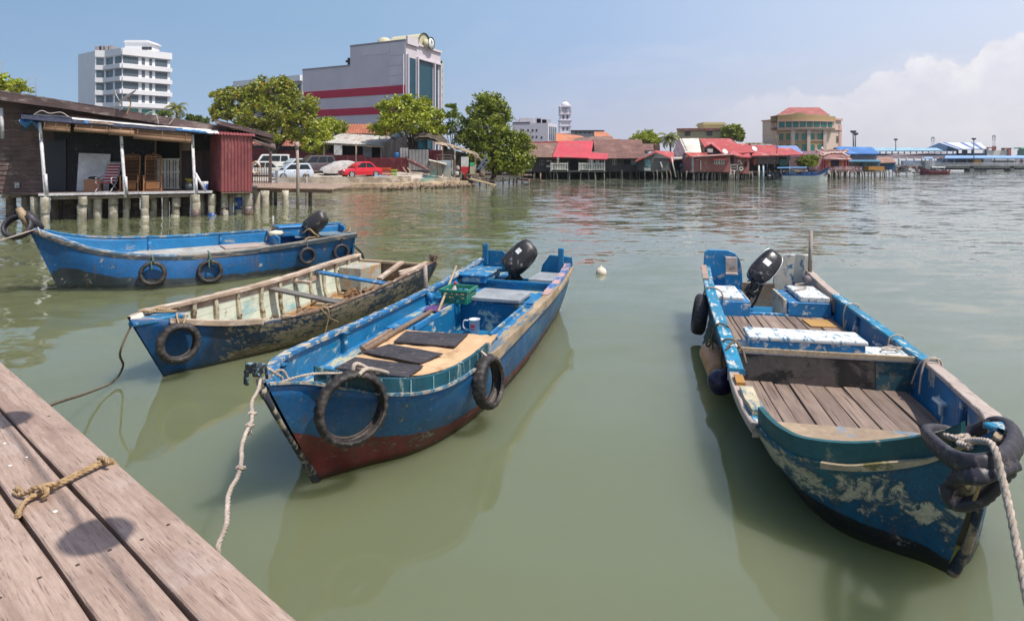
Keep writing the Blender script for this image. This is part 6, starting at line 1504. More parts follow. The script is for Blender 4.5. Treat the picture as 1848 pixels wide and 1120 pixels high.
 mb = MB(); mb.box((b-.03, 0, .52), (.06, hw*1.0, .09)); mb.box((b-.02, 0, .34), (.06, hw*1.3, .10)); mb.build('grille', M_TRIM, e, loc=(0, 0, 0), bevel=.01)
 mb = MB(); mb.box((b+.012, 0, .42), (.02, .44, .10)); mb.build('number_plate', plain('number_plate_black', (.03, .03, .03), .4), e, loc=(0, 0, 0))
 for sd in (-1, 1):
  for fx in (.42, .86) if kind != 'mpv' else (.4, .7):
   mb = MB(); mb.box((cb[0]+(cb[1]-cb[0])*(1-fx)+.1, sd*(hw+.005), belt-.12), (.14, .03, .03)); mb.build('door_handle', M_P, e, loc=(0, 0, 0))
 return e
hd = radians(205)
car('hatchback', 'silver-blue hatchback parked nearest the sea wall', 527, 55, radians(216), (.50, .55, .62), 'hatch', 3.5, 1.5, 1.50, .78)
car('people_carrier', 'dark brown people carrier parked behind the silver hatchback', 566, 61.5, radians(218), (.085, .065, .072), 'mpv', 4.2, 1.75, 1.78, 1.28)
car('small_car', 'pale blue-grey small car half hidden between the silver hatchback and the brown carrier', 533, 63, radians(230), (.45, .50, .53), 'hatch', 3.5, 1.55, 1.48, 1.28)
car('off_roader', 'white off-roader parked at the back by the red fence', 486, 65, radians(195), (.66, .65, .62), 'wagon', 4.4, 1.8, 1.85, 1.35)
car('pale_car', 'cream-white car behind the railing gate', 478, 57.5, radians(182), (.62, .60, .55), 'sedan', 4.3, 1.7, 1.5, .95)
car('red_saloon', 'bright red saloon parked beside the car under the grey cover', 650, 57.3, radians(219), (.62, .008, .022), 'sedan', 3.9, 1.65, 1.47, .95)
# car under a dust cover
e = thing('covered_car', 'car hidden under a pale grey dust cover next to the red saloon', 'car', (X_(617, 59.8), 59.8, 1.06), radians(219), 'cars parked behind the sea wall')
mb = MB(); rows = []
for i in range(33):
 x = -2.1+4.2*i/32; u = i/32
 top = interp([0, .03, .10, .26, .40, .62, .82, .95, 1], [.55, .78, .95, 1.40, 1.46, 1.40, .98, .80, .50], u); w = interp([0, .06, .3, .8, .95, 1], [.66, .80, .84, .84, .74, .58], u)
 row = []
 for j in range(21):
  v = j/20*2-1; av = abs(v); 
  if av < .55: yy = v/.55*w*(.80 if top > 1.1 else .9); zz = top-.05*(av/.55)**4
  else: f = (av-.55)/.45; yy = (1 if v > 0 else -1)*w*((.80 if top > 1.1 else .9)+(1.03-(.80 if top > 1.1 else .9))*min(1, f*1.6)); zz = top-.05-(top-.27)*f
  k = mnoise.noise(V((x*1.8, v*3, 2)))*.045+mnoise.noise(V((x*5, v*7, 7)))*.02
  row.append(V((x, yy+k, zz+k)))
 rows.append(row)
mb.grid(rows, flip=True); mb.build('dust_cover', worn('grey_dust_cover', (.44, .41, .39), (.56, .54, .52), .3, 1.6, rough=.85, dirt=.15, bump=.4), e, loc=(0, 0, 0))
for x in (-1.3, 1.3):
 for sd in (-1, 1):
  mb = MB(); mb.lathe([(.0, .05), (.2, .06), (.28, .04), (.30, 0), (.30, -.1)], Matrix.Translation((x, sd*.72, .30)) @ Matrix.Rotation(-pi/2*sd, 4, 'X'), 16); mb.build('wheel', M_TYREF, e, loc=(0, 0, 0))
# ------------------------------------------------------------------ red sheet fence, shacks, clutter
fc = thing('sheet_fence', 'long dark red corrugated sheet fence behind the parked cars', 'fence', (X_(600, 67), 67, 1.3))
mb = MB(); fp = [(440, 73, 266), (500, 71, 268), (560, 69.5, 274), (600, 68, 279), (660, 66, 281), (738, 63.5, 288)]
for (p0, d0, y0), (p1, d1, y1) in zip(fp, fp[1:]):
 a, b = V((X_(p0, d0), d0, 1.25)), V((X_(p1, d1), d1, 1.25)); h = (Z_(y0, d0)+Z_(y1, d1))/2-1.25
 corr(mb, a, b-a, V((0, 0, h)), (b-a).cross(V((0, 0, 1))), .16, .03)
mb.build('sheets', red_sheet('dark_red_fence_sheet', (.20, .022, .028)), fc, world=True, loc=(0, 0, 0))
mb = MB()
for p0, d0, y0 in fp: mb.bar((X_(p0, d0), d0-.06, 1.2), (X_(p0, d0), d0-.06, Z_(y0, d0)+.05), .08, .08)
mb.build('posts', M_BROWNWOOD, fc, world=True, loc=(0, 0, 0))
M_TIN = worn('grey_tin_roof', (.42, .40, .37), (.38, .24, .15), .30, 1.6, (1, .4, 1), rough=.6, var=.25, dirt=.35)
M_SHACKW = wood('grey_shack_boards', (.09, .075, .065), (.22, .19, .165), 2, 3)
sk = thing('open_shack', 'open-sided shack with a patched grey tin roof behind the red fence', 'shack', (X_(660, 70), 70, 1.4))
def roofpoly(name, pts, mat, par, th=.06, corrug=False):
 mb = MB(); P = [D(*p) for p in pts]; mb.slab(P, th); mb.build(name, mat, par, world=True, loc=(0, 0, 0))
def tin(name, A, B, C, mat, par, pitch=.22, amp=.035):
 mb = MB(); A, B, C = D(*A), D(*B), D(*C); corr(mb, A, B-A, C-A, (B-A).cross(C-A) if (B-A).cross(C-A).z > 0 else (C-A).cross(B-A), pitch, amp); mb.build(name, mat, par, world=True, loc=(0, 0, 0))
tin('roof', (580, 257, 67), (690, 263, 66), (614, 241, 72.5), M_TIN, sk)
tin('roof_patch', (690, 263.5, 66), (735, 244, 69), (712, 242, 70), worn('pale_blue_tin', (.35, .42, .48), (.5, .5, .5), .3, 2), sk)
mb = MB()
for px, d in ((585, 67.5), (643, 66.5), (688, 67)): mb.bar((X_(px, d), d, 1.4), (X_(px, d), d, Z_(259, d)), .14, .14)
mb.bar(D(580, 259, 67.2), D(692, 265, 66.2), .1, .14); mb.build('posts', worn('pale_posts', (.40, .32, .24), dirt=.3), sk, world=True, loc=(0, 0, 0))
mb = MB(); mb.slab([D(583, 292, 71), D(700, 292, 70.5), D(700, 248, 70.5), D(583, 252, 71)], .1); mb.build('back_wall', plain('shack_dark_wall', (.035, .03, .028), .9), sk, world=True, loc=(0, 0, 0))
mb = MB()
for i in range(9):
 a, b = 690+i*5, 694.6+i*5; t = 258-i*1.6; mb.slab([D(a, 290, 66.4-i*.1), D(b, 290, 66.4-i*.1), D(b, t, 66.4-i*.1), D(a, t, 66.4-i*.1)], .05)
mb.build('plank_wall', M_SHACKW, sk, world=True, loc=(0, 0, 0))
tin('side_roof', (735, 244, 68), (775, 272, 66), (735, 238, 73), worn('brown_tin', (.2, .16, .13), (.4, .35, .3), .25, 2), sk)
mb = MB(); mb.slab([D(736, 300, 67.6), D(776, 300, 66.6), D(776, 270, 66.6), D(736, 246, 67.6)], .06); mb.build('gable_wall', plain('shack_gable', (.04, .032, .03), .9), sk, world=True, loc=(0, 0, 0))
for nm, lab, q, d, mat in (('upright_sheet', 'tall plain grey panel at the end of the red fence', (722, 291, 737, 267), 64.5, worn('pale_panel', (.42, .40, .37), dirt=.3)),
     ('tin_panels', 'ribbed grey tin sheets standing beside the upturned red hull', (738, 307, 774, 270), 63, worn('ribbed_grey_tin', (.26, .25, .24), (.4, .38, .35), .3, 2, (1, 1, .3))),
     ('red_sheet', 'flat dark red sheet above the wooden cabinet', (775, 290, 798, 271), 63.5, red_sheet('flat_red_sheet', (.22, .02, .03)))):
 mb = MB(); a, b = D(q[0], q[1], d), D(q[2], q[1], d-.2); corr(mb, a, b-a, V((0, 0, Z_(q[3], d)-a.z)), (0, -1, 0), .3, .03); mb.v += []; tag(mb.build(nm, mat), lab, 'panel')
for nm, lab, (px, py, d), (w, h), mat in (('clutter_board', 'pale propped board under the grey tin roof', (663, 284, 68), (1.0, 1.3), M_GREYPL), ('clutter_board', 'white notice-sized panel hanging at the left end of the shack', (610, 280, 66.8), (.9, 1.1), worn('white_net_panel', (.55, .54, .52), (.2, .2, .2), .3, 8))):
 mb = MB(); c = D(px, py, d); mb.box(c+V((0, 0, h/2)), (w, .06, h)); tag(mb.build(nm, mat, bevel=.01), lab, 'board')
bl = MB(); c = D(716, 292, 64.9); bl.lathe([(.26, 0), (.28, .02), (.28, .9), (.22, 1.0), (0, 1.0)], Matrix.Translation(c), 14); tag(bl.build('barrel', plain('blue_drum', (.02, .12, .30), .4)), 'blue plastic barrel behind the right end of the red fence', 'barrel')
bl = MB(); c = D(763, 269, 66.0); bl.lathe([(.5, 0), (.55, .03), (.55, 1.0), (.4, 1.15), (0, 1.2)], Matrix.Translation(c), 16); bl.box(c+V((0, 0, -.85)), (1.0, .6, 1.6), m=1); tag(bl.build('water_tank', [plain('teal_tank', (.02, .17, .24), .4), M_BROWNWOOD]), 'teal water tank on a timber stand above the tin sheets', 'tank')
# upturned dark red hull leaning by the wall
mb = MB(); rows = []
for i in range(15):
 t = i/14; ctr = D(733+t*46, 288+22*t**.75+(0), 60.5-.2*t); wdt = .75*sin(pi*min(1, .12+t*.92))**.6
 rows.append([ctr+V((.1*sin(a), -wdt*.5*sin(a)*.7, wdt*.55*cos(a))) for a in [k*pi/6 for k in range(-3, 4)]])
mb.grid(rows); mb.grid([[p+V((0, .04, 0)) for p in r] for r in rows], flip=True); mb.tube([rows[0][3], D(735, 282, 60.6)], .05, 6)
tag(mb.build('boat_hull', worn('dark_red_old_hull', (.10, .022, .022), (.25, .18, .14), .2, 2)), 'dark red boat hull propped on its side near the sea wall', 'boat')
mb = MB()
for a, b in (((727, 302, 60.2), (738, 318, 59.6)), ((735, 303, 60.2), (748, 318, 59.7)), ((741, 311, 60), (772, 313, 60))): mb.tube([D(*a), D(*b)], .05, 6)
tag(mb.build('prop_timbers', M_BEIGEWOOD), 'pale timbers propping the dark red hull', 'timber')
def crate_stack(name, label, px, y, w, d_, n, h, col, z):
 e = thing(name, label, 'crates', (X_(px, y), y, z))
 for k in range(n):
  mb = MB(); zc = k*h
  for sx in (-1, 1): mb.box((sx*w/2, 0, zc+h*.42), (.04, d_, h*.82))
  for sy in (-1, 1):
   for q in (.15, .42, .7): mb.box((0, sy*d_/2, zc+h*q), (w, .04, h*.2))
  mb.box((0, 0, zc+.03), (w*.95, d_*.95, .04)); mb.build('crate', col[k % len(col)], e, loc=(0, 0, 0))
crate_stack('fish_crates', 'stack of orange plastic fish crates beside the red saloon', 696, 58.6, .85, .6, 3, .30, [plain('orange_plastic', (.55, .10, .02), .5), plain('red_plastic', (.40, .04, .02), .5)], 1.0)
crate_stack('bottle_crates', 'stack of green and yellow plastic crates by the orange ones', 711, 59, .5, .5, 4, .17, [plain('crate_green', (.03, .28, .05), .5), plain('crate_yellow', (.5, .45, .03), .5)], 1.02)
mb = MB(); mb.grid([[D(672+i*3.4, 320-(3.4*sin(pi*j/6)+1.2*mnoise.noise(V((i*.9, j*.7, 0)))*sin(pi*j/6)), 57.0+j*.22) for j in range(7)] for i in range(9)], flip=True); tag(mb.build('tarpaulin', worn('pale_blue_tarp', (.14, .32, .50), (.5, .55, .6), .2, 5)), 'pale blue tarpaulin crumpled on the ground beside the red saloon', 'tarpaulin')
# green net draped over the wall
def netmat():
 t = NT('green_fishing_net'); n = t.noise(3.5, 5, .7)
 b = t.n('BsdfPrincipled'); t.set(b.inputs['Base Color'], t.mix(n, (.03, .17, .13), (.10, .36, .28))); b.inputs['Roughness'].default_value = .8
 tp = t.n('BsdfTransparent'); ms = t.n('MixShader'); t.set(ms.inputs[0], t.rng(t.noise(24, 2, .5), .48, .54))
 t.t.links.new(tp.outputs[0], ms.inputs[1]); t.t.links.new(b.outputs[0], ms.inputs[2]); t.t.links.new(ms.outputs[0], t.out.inputs[0]); return t.mat
mb = MB(); tops = [(718, 324), (732, 322), (748, 325), (765, 320), (780, 312), (787, 298)]; bots = [(722, 328), (735, 330), (752, 329), (768, 327), (782, 325), (789, 322)]
mb.grid([[D(a[0]+(b[0]-a[0])*j/4, a[1]+(b[1]-a[1])*j/4, 56.6-.1*j+.12*mnoise.noise(V((i, j, 0)))) for j in range(5)] for i, (a, b) in enumerate(zip(spline([(x, y, 0) for x, y in tops], 4), spline([(x, y, 0) for x, y in bots], 4)))]); tag(mb.build('fishing_net', netmat()), 'torn green fishing net draped along the sea wall', 'net')
# cabinet, stool rail, table
cb_ = thing('cabinet', 'weathered grey cupboard with a slanting lid near the net', 'cupboard', tuple(D(788, 318, 59)))
mb = MB(); mb.slab([D(775, 316, 58.6), D(796, 318, 58.2), D(796, 296, 58.2), D(775, 291, 58.6)], .9, n=(0, -1, 0)); mb.build('body', worn('grey_ply_cupboard', (.34, .28, .22), dirt=.35), cb_, world=True, loc=(0, 0, 0))
mb = MB(); mb.slab([D(774, 289, 58.3), D(806, 297, 57.9), D(806, 295, 59.4), D(774, 287, 59.8)], .06, n=(0, 0, 1)); mb.build('lid', worn('pale_lid', (.58, .52, .42), dirt=.2), cb_, world=True, loc=(0, 0, 0))
mb = MB(); mb.slab([D(797, 315, 59.4), D(817, 315, 59.4), D(817, 289, 59.4), D(797, 289, 59.4)], .5, n=(0, -1, 0)); tag(mb.build('zinc_bin', worn('blue_grey_zinc', (.32, .38, .42), dirt=.25)), 'blue-grey zinc locker beside the slanting-lid cupboard', 'locker')
mb = MB(); 
for q in ([(789, 320, 57.6), (789, 284, 57.6)], [(785, 282, 57.6), (790, 280, 57.6), (815, 280, 58.6), (816, 284, 58.6)], [(815, 318, 58.6), (815, 280, 58.6)], [(786, 285, 57.6), (816, 285, 58.6)]): mb.tube([D(*p) for p in q], .04, 5)
tag(mb.build('drying_rack', plain('rusty_rack', (.10, .06, .05), .7)), 'thin rusty pipe rack standing over the cupboards', 'rack')
mb = MB(); mb.slab([D(799, 318, 57.4), D(813, 319, 57.4), D(816, 303, 57.9), D(806, 304, 57.9)], .06); mb.bar(D(800, 320, 57.4), D(803, 312, 57.6), .05, .05); mb.bar(D(813, 322, 57.4), D(812, 314, 57.6), .05, .05); tag(mb.build('garden_chair', plain('grey_olive_chair', (.15, .15, .12), .6)), 'olive-grey chair back leaning in front of the zinc locker', 'chair')
# ramshackle awning with posts
ra = thing('lean_to', 'ramshackle lean-to of bent boards beside the leafy tree', 'shelter', tuple(D(840, 316, 62)))
mb = MB()
for i in range(16):
 t0 = i/16; a = D(786+t0*76, 256+22*t0**1.5, 64.5); b = D(790+t0*80, 260+28*t0**1.5, 61.5)
 mb.bar(a, b+V((U(-.2, .3), 0, U(-.1, .05))), .34, .04)
for i in range(10): a = D(855+i*2.0, 276+i*1.6, 61.5); mb.bar(a, a+V((U(.2, .7), U(-.2, .2), -U(.3, 1.1))), .12, .03)
mb.build('roof_boards', wood('bent_roof_boards', (.22, .15, .10), (.50, .40, .30), 1, 3), ra, world=True, loc=(0, 0, 0))
mb = MB()
for px, d, t in ((821, 61.3, 266), (800, 63, 262), (858, 61.2, 284)): mb.bar((X_(px, d), d, 1.1), (X_(px, d), d, Z_(t, d)), .16, .16)
mb.build('posts', worn('ochre_posts', (.30, .17, .08), (.5, .5, .48), .3, 3), ra, world=True, loc=(0, 0, 0))
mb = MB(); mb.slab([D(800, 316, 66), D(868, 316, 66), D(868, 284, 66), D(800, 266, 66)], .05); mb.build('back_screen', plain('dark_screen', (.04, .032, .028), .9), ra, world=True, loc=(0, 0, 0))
mb = MB(); mb.bar(D(862, 306, 61), D(878, 282, 61.4), .5, .08); mb.bar(D(866, 308, 61), D(884, 288, 61.4), .2, .06); tag(mb.build('leaning_boards', plain('blue_grey_boards', (.10, .13, .20), .7)), 'blue-grey boards leaning against the end of the lean-to', 'board')
e = thing('ice_box', 'white and red box standing on legs under the lean-to', 'box', tuple(D(838, 315, 61)))
mb = MB(); mb.slab([D(832, 302, 60.8), D(845, 302, 60.8), D(845, 283, 60.8), D(832, 283, 60.8)], .6, n=(0, -1, 0)); mb.build('upper_box', worn('grubby_white', (.62, .60, .56), dirt=.3), e, world=True, loc=(0, 0, 0))
mb = MB(); mb.slab([D(832, 309, 60.7), D(845, 309, 60.7), D(845, 301, 60.7), D(832, 301, 60.7)], .6, n=(0, -1, 0)); mb.slab([D(836, 313, 60.7), D(842, 313, 60.7), D(845, 309, 60.7), D(832, 309, 60.7)], .5, n=(0, -1, 0)); mb.bar(D(839, 313, 60.6), D(839, 322, 60.6), .08, .08); mb.build('lower_box', plain('bright_red_box', (.50, .02, .025), .5), e, world=True, loc=(0, 0, 0))
e = thing('fridge', 'cream cupboard with a green top panel under the lean-to', 'cupboard', tuple(D(852, 314, 61)))
mb = MB(); mb.slab([D(848, 314, 60.9), D(856, 314, 60.9), D(856, 299, 60.9), D(848, 299, 60.9)], .6, n=(0, -1, 0)); mb.build('body', worn('cream_cupboard', (.50, .44, .32), dirt=.3), e, world=True, loc=(0, 0, 0))
mb = MB(); mb.slab([D(848, 299, 60.88), D(856, 299, 60.88), D(856, 293, 60.88), D(848, 293, 60.88)], .6, n=(0, -1, 0)); mb.build('top_panel', plain('green_panel', (.05, .40, .16), .5), e, world=True, loc=(0, 0, 0))
for i, (px, py, r, c, lab) in enumerate(((824, 312, .25, (.5, .48, .45), 'whitish sack at the foot of the ochre post'), (826, 303, .22, (.35, .33, .32), 'grey sack piled above the whitish one'), (870, 314, .3, (.16, .11, .08), 'brown heap of scrap at the foot of the leaning boards'))):
 mb = MB(); c0 = D(px, py, 60.8); mb.lathe([(r*.7, -r), (r, -r*.6), (r*.9, r*.3), (r*.4, r), (0, r*1.05)], Matrix.Translation(c0), 10); tag(mb.build('sack', plain('sack%d' % i, c, .9, var=.4)), lab, 'sack')
# ruined landing stage
ls = thing('landing_stage', 'ruined plank landing stage on thin legs beyond the rocks', 'jetty', tuple(D(900, 322, 68)))
mb = MB()
for i in range(26):
 t = i/25; px = 836+t*112; d = 63+t*8; z = 1.12-.25*t+U(-.05, .05)
 mb.bar((X_(px, d)-.3, d-.6, z), (X_(px, d)+.9+U(-.3, .3), d+1.6, z+U(-.05, .05)), .30, .12)
for i in range(14): p = D(846+i*8, 322+U(-2, 5), 64+i*.45); mb.bar(p, p+V((U(.8, 2.2), U(-.5, .5), U(-.3, .2))), .14, .06)
for i in range(9): a = D(930+i*4, 320+i*.9, 69.5); mb.bar(a, a+V((U(1, 2.2), U(-.4, .6), U(-.25, .05))), .16, .05)
mb.build('planks', wood('red_brown_stage_planks', (.16, .10, .08), (.36, .26, .20), 0, 3), ls, world=True, loc=(0, 0, 0))
for px, d, t in ((866, 64.3, 320), (878, 65, 320), (892, 65.6, 320), (908, 66.4, 321), (926, 67.6, 321), (932, 69, 321), (943, 68.2, 322), (954, 68.6, 323), (975, 69.3, 312), (850, 63.2, 318), (918, 70, 321)):
 mb = MB(); mb.tube([(X_(px, d), d, -.5), (X_(px, d)+U(-.1, .1), d, Z_(t, d))], .085, 7); mb.build('leg', M_BROWNWOOD, ls, world=True, loc=(0, 0, 0))
mb = MB(); mb.slab([D(846, 322, 62.6), D(895, 334, 63.4), D(900, 334, 64.4), D(850, 321, 64)], .12); tag(mb.build('fallen_plank', M_BEIGEWOOD), 'long pale plank sloping down to the water under the landing stage', 'plank')
for px, y0, y1, d, lab in ((963, 336, 314, 66, 'lone thin stake in the water right of the landing stage'), (832, 338, 311, 60.4, 'thin stake at the corner of the ledge by the landing stage')):
 mb = MB(); mb.tube([(X_(px, d), d, -.5), (X_(px, d), d, Z_(y1, d)*.6), (X_(px, d)+.03, d, Z_(y1, d))], [.06, .055, .04], 7); tag(mb.build('stake', M_BROWNWOOD), lab, 'stake')
# roofs behind the fence
for nm, lab, pts, mc in (('tiled_house', 'low house with an orange tiled roof behind the shack', [(615, 241, 82), (702, 241, 82), (700, 224, 88), (622, 224, 88)], (.34, .10, .045)), ('red_roof_house', 'rusty red sheet roof behind the white off-roader', [(448, 262, 75), (560, 264, 75), (556, 250, 80), (452, 240, 80)], (.28, .075, .05))):
 e = thing(nm, lab, 'house', tuple(D((pts[0][0]+pts[1][0])/2, 290, pts[0][2]+2)))
 mb = MB(); P = [D(*p) for p in pts]; corr(mb, P[0], P[1]-P[0], P[3]-P[0], (0, -.5, 1), .35, .05); mb.build('roof', worn(nm+'_tiles', mc, (.45, .25, .18), .2, 1.5, rough=.8, var=.3, dirt=.3), e, world=True, loc=(0, 0, 0))
 mb = MB(); d = pts[0][2]+.6; mb.slab([D(pts[0][0]+3, 292, d), D(pts[1][0]-3, 292, d), D(pts[1][0]-3, pts[1][1]+.5, d), D(pts[0][0]+3, pts[0][1]+.5, d)], 5, n=(0, -1, 0)); mb.build('walls', worn(nm+'_wall', (.10, .085, .075), dirt=.4), e, world=True, loc=(0, 0, 0))
mb = MB()
for i in range(14): t = i/13; mb.bar(D(742+t*10, 262-22*sin(t*2.2), 65.5-t), D(760+t*52, 256-24*sin(.5+t*2.1)+20*t*t, 64.5), .5, .05)
e = thing('thatch_canopy', 'sagging dark thatch canopy under the bright green tree', 'canopy', tuple(D(780, 300, 66)))
rows = []
for i in range(15):
 t = i/14; rows.append([D(748+t*60, 240-9*sin(pi*(t*.8+.2))+14*t**3+j*4.0+1.2*mnoise.noise(V((i*.8, j, 0))), 66.5-j*.6) for j in range(5)])
mb = MB(); mb.grid(rows, flip=True); mb.grid([[p-V((0, 0, .25)) for p in r] for r in rows]); mb.build('thatch', worn('dark_thatch', (.055, .042, .032), (.16, .12, .08), .3, 5, (.3, 1, 1), rough=.95), e, world=True, loc=(0, 0, 0))
mb = MB()
for px in (757, 780, 800): mb.bar(D(px, 306, 66), D(px, 250, 66), .1, .1)
mb.build('posts', M_BROWNWOOD, e, world=True, loc=(0, 0, 0))
# ------------------------------------------------------------------ trees on the near shore
tree('sea_almond_tree', 'broad olive-green tree with some orange leaves in front of the striped building', 'tree', V((X_(505, 70), 70, 1.4)),
     [blob(440, 182, 70, 46, 24), blob(490, 166, 71, 48, 24), blob(400, 205, 69, 26, 14), blob(535, 190, 70, 38, 26), blob(480, 208, 69, 60, 24), blob(455, 232, 69, 34, 16), blob(540, 225, 69, 34, 22), blob(510, 240, 68, 34, 16), blob(404, 170, 71, 22, 10), blob(556, 200, 70, 18, 14), blob(508, 150, 71, 20, 10)], .34, .21, L_ALMOND, 1.15)
tree('bush', 'yellowish low tree hanging over the red fence beside the tin roof', 'tree', V((X_(575, 70.5), 70.5, 1.4)),
     [blob(572, 238, 69, 26, 16), blob(592, 228, 72, 26, 14), blob(570, 262, 68, 26, 16), blob(556, 250, 69, 20, 12), blob(588, 254, 68.5, 12, 10)], .16, .17, L_BRIGHT, 1.2)
tree('bush', 'dark green rounded treetop behind the tin-roofed shack', 'tree', V((X_(605, 76), 76, 1.4)), [blob(606, 230, 76, 20, 13), blob(590, 222, 77, 16, 9)], .16, .16, L_DEEP, 1.5)
tree('spreading_tree', 'bright yellow-green tree in front of the glass end of the striped building', 'tree', V((X_(762, 67.5), 67.5, 1.4)),
     [blob(715, 200, 67, 34, 20), blob(748, 190, 68, 34, 16), blob(700, 225, 66, 30, 18), blob(740, 222, 66, 40, 20), blob(775, 212, 67, 26, 18), blob(782, 236, 67, 26, 12), blob(680, 232, 66, 16, 9), blob(728, 182, 68, 22, 9), blob(690, 190, 67, 14, 7)], .26, .20, L_BRIGHT, 1.1)
tree('thin_tree', 'sparse tree with open twigs between the bright tree and the tall leafy one', 'tree', V((X_(815, 68), 68, 1.3)), [blob(812, 205, 68, 22, 9), blob(828, 222, 68, 20, 12), blob(806, 232, 68, 22, 10), blob(828, 246, 68, 18, 14), blob(815, 192, 68, 12, 4)], .12, .18, L_MID, .75)
tree('tall_leafy_tree', 'tall rounded leafy tree at the water edge by the stilt houses', 'tree', V((X_(885, 68), 68, .0)),
     [blob(882, 186, 68, 30, 18), blob(868, 205, 68, 26, 18), blob(900, 210, 68, 24, 22), blob(880, 232, 67, 36, 24), blob(862, 255, 67, 26, 22), blob(905, 255, 67, 30, 24), blob(880, 280, 66.5, 34, 22), blob(918, 285, 66.5, 22, 20), blob(940, 262, 68, 22, 22), blob(944, 290, 67.5, 20, 18), blob(925, 305, 67, 24, 10), blob(895, 300, 66, 24, 10)], .30, .20, L_DEEP, 1.35)
# ------------------------------------------------------------------ far shore kit
def slabp(mb, q, d, th=.2, m=0):
 P = [D(x, y, d) for x, y in q]
 if (P[1]-P[0]).cross(P[-1]-P[0]).y > 0: P = P[::-1]
 mb.slab(P, th, n=(0, -1, 0), m=m)
def rect(mb, x0, y0, x1, y1, d, th=.2, m=0): slabp(mb, [(x0, y1), (x1, y1), (x1, y0), (x0, y0)], d, th, m)
def T3(name, label, cat, px, d, group=None, z=0): return thing(name, label, cat, (X_(px, d), d, z), 0, group)
def part(e, name, mat, fn, bevel=0):
 mb = MB(); fn(mb); return mb.build(name, mat, e, world=True, loc=(0, 0, 0), bevel=bevel)
def roofq(mb, pts, th=.14, m=0):
 P = [D(*p) for p in pts]; n = (P[1]-P[0]).cross(P[-1]-P[0]).normalized()
 if n.z < 0: P = P[::-1]
 mb.slab(P, th, m=m)
M_PANE = plain('dark_window_pane', (.03, .04, .05), .1, bump=0)
M_WFRAME = plain('pale_window_frame', (.5, .48, .46), .6)
def window(e, x0, y0, x1, y1, d, frame=None, pane=None, nx=2, ny=1):
 mb = MB(); rect(mb, x0, y0, x1, y1, d-.05, .1); w = mb.build('window', frame or M_WFRAME, e, world=True, loc=(0, 0, 0))
 mb = MB(); gx, gy = (x1-x0)*.08, (y1-y0)*.08
 for i in range(nx):
  for j in range(ny):
   a, b = x0+(x1-x0)*i/nx+gx, x0+(x1-x0)*(i+1)/nx-gx; c, g = y0+(y1-y0)*j/ny+gy, y0+(y1-y0)*(j+1)/ny-gy
   rect(mb, a, c, b, g, d-.08, .03)
 mb.build('pane', pane or M_PANE, w, world=True, loc=(0, 0, 0))
M_STILT = worn('pale_grey_stilt', (.24, .21, .18), (.42, .39, .34), .35, 3, (1, 1, .3), rough=.9, dirt=.4)
def stilts(e, xs, d, yt, r=.10):
 for x in xs:
  dd = d+U(-.1, 1.2); x += U(-1.6, 1.6); p = D(x, 0, dd); mb = MB(); t = Z_(yt, d)
  mb.tube([(p.x, dd, -.6), (p.x+U(-.05, .05), dd, t*.5), (p.x+U(-.22, .22), dd, t+.1)], r*U(.6, 1.35), 7); mb.build('stilt', M_STILT, e, world=True, loc=(0, 0, 0))
def tiles(name, c, k=.3): return worn(name, c, sc(c, 1.5), .25, 1.4, (1, .5, 1), rough=.85, var=k, dirt=.4, dcol=(.05, .035, .03))
M_TILEB = tiles('brown_roof_tiles', (.17, .085, .07)); M_TILEB2 = tiles('dull_brown_roof_tiles', (.20, .12, .095)); M_PINKR = worn('pink_red_roof_sheet', (.50, .055, .075), (.40, .10, .10), .2, 1, (1, .4, 1), rough=.6, var=.12, dirt=.12)
M_REDR = worn('red_roof_sheet', (.42, .06, .055), (.48, .20, .18), .25, 1, (1, .3, 1), rough=.6, var=.15, dirt=.2); M_DKWALL = wood('dark_plank_wall', (.05, .042, .042), (.11, .095, .09), 0, 2)
M_GREYPLK = wood('grey_plank_wall', (.09, .085, .085), (.22, .21, .20), 0, 2); M_DARKIN = plain('dark_interior', (.018, .015, .016), .9); M_PINKW = worn('terracotta_pink_wall', (.33, .115, .105), (.42, .2, .18), .2, 1, rough=.85, var=.12, dirt=.25)
M_WHITEF = worn('white_fence_paint', (.66, .64, .58), (.4, .35, .3), .2, 4, dirt=.2)
M_PILED = worn('dark_added_pile', (.055, .045, .038), (.14, .12, .1), .25, 3, rough=.9)  # for the dark piles added under the shading platform
SG = 'stilt houses along the far shore'
e = T3('shade_platform', 'dark timber platform on piles added beneath the stilt houses to shade the bank', 'shade_platform', 1200, 98)  # added platform behind the houses, there to shade the bank below
def plat(m):
 for x0, x1, d0, d1 in ((948, 1250, 88.5, 113), (1250, 1426, 82.5, 121), (1426, 1500, 92, 128), (1500, 1600, 98, 138)):
  m.slab([V((X_(x0, d0), d0, 1.02)), V((X_(x1, d0), d0, 1.02)), V((X_(x1, d0)+1, d1, 1.05)), V((X_(x0, d0), d1, 1.05))], .16, n=(0, 0, 1))
part(e, 'platform', M_BROWNWOOD, plat)
for i in range(70):
 x = 952+i*9.2+U(-3, 3); d0 = 89 if x < 1250 else 84 if x < 1426 else 93.5 if x < 1500 else 99; dd = d0+U(.5, 9); r_ = U(.08, .14)
 part(e, 'pile', M_PILED, lambda m: m.tube([(X_(x, d0), dd, -.6), (X_(x, d0)+U(-.15, .15), dd, 1.0)], r_, 6))
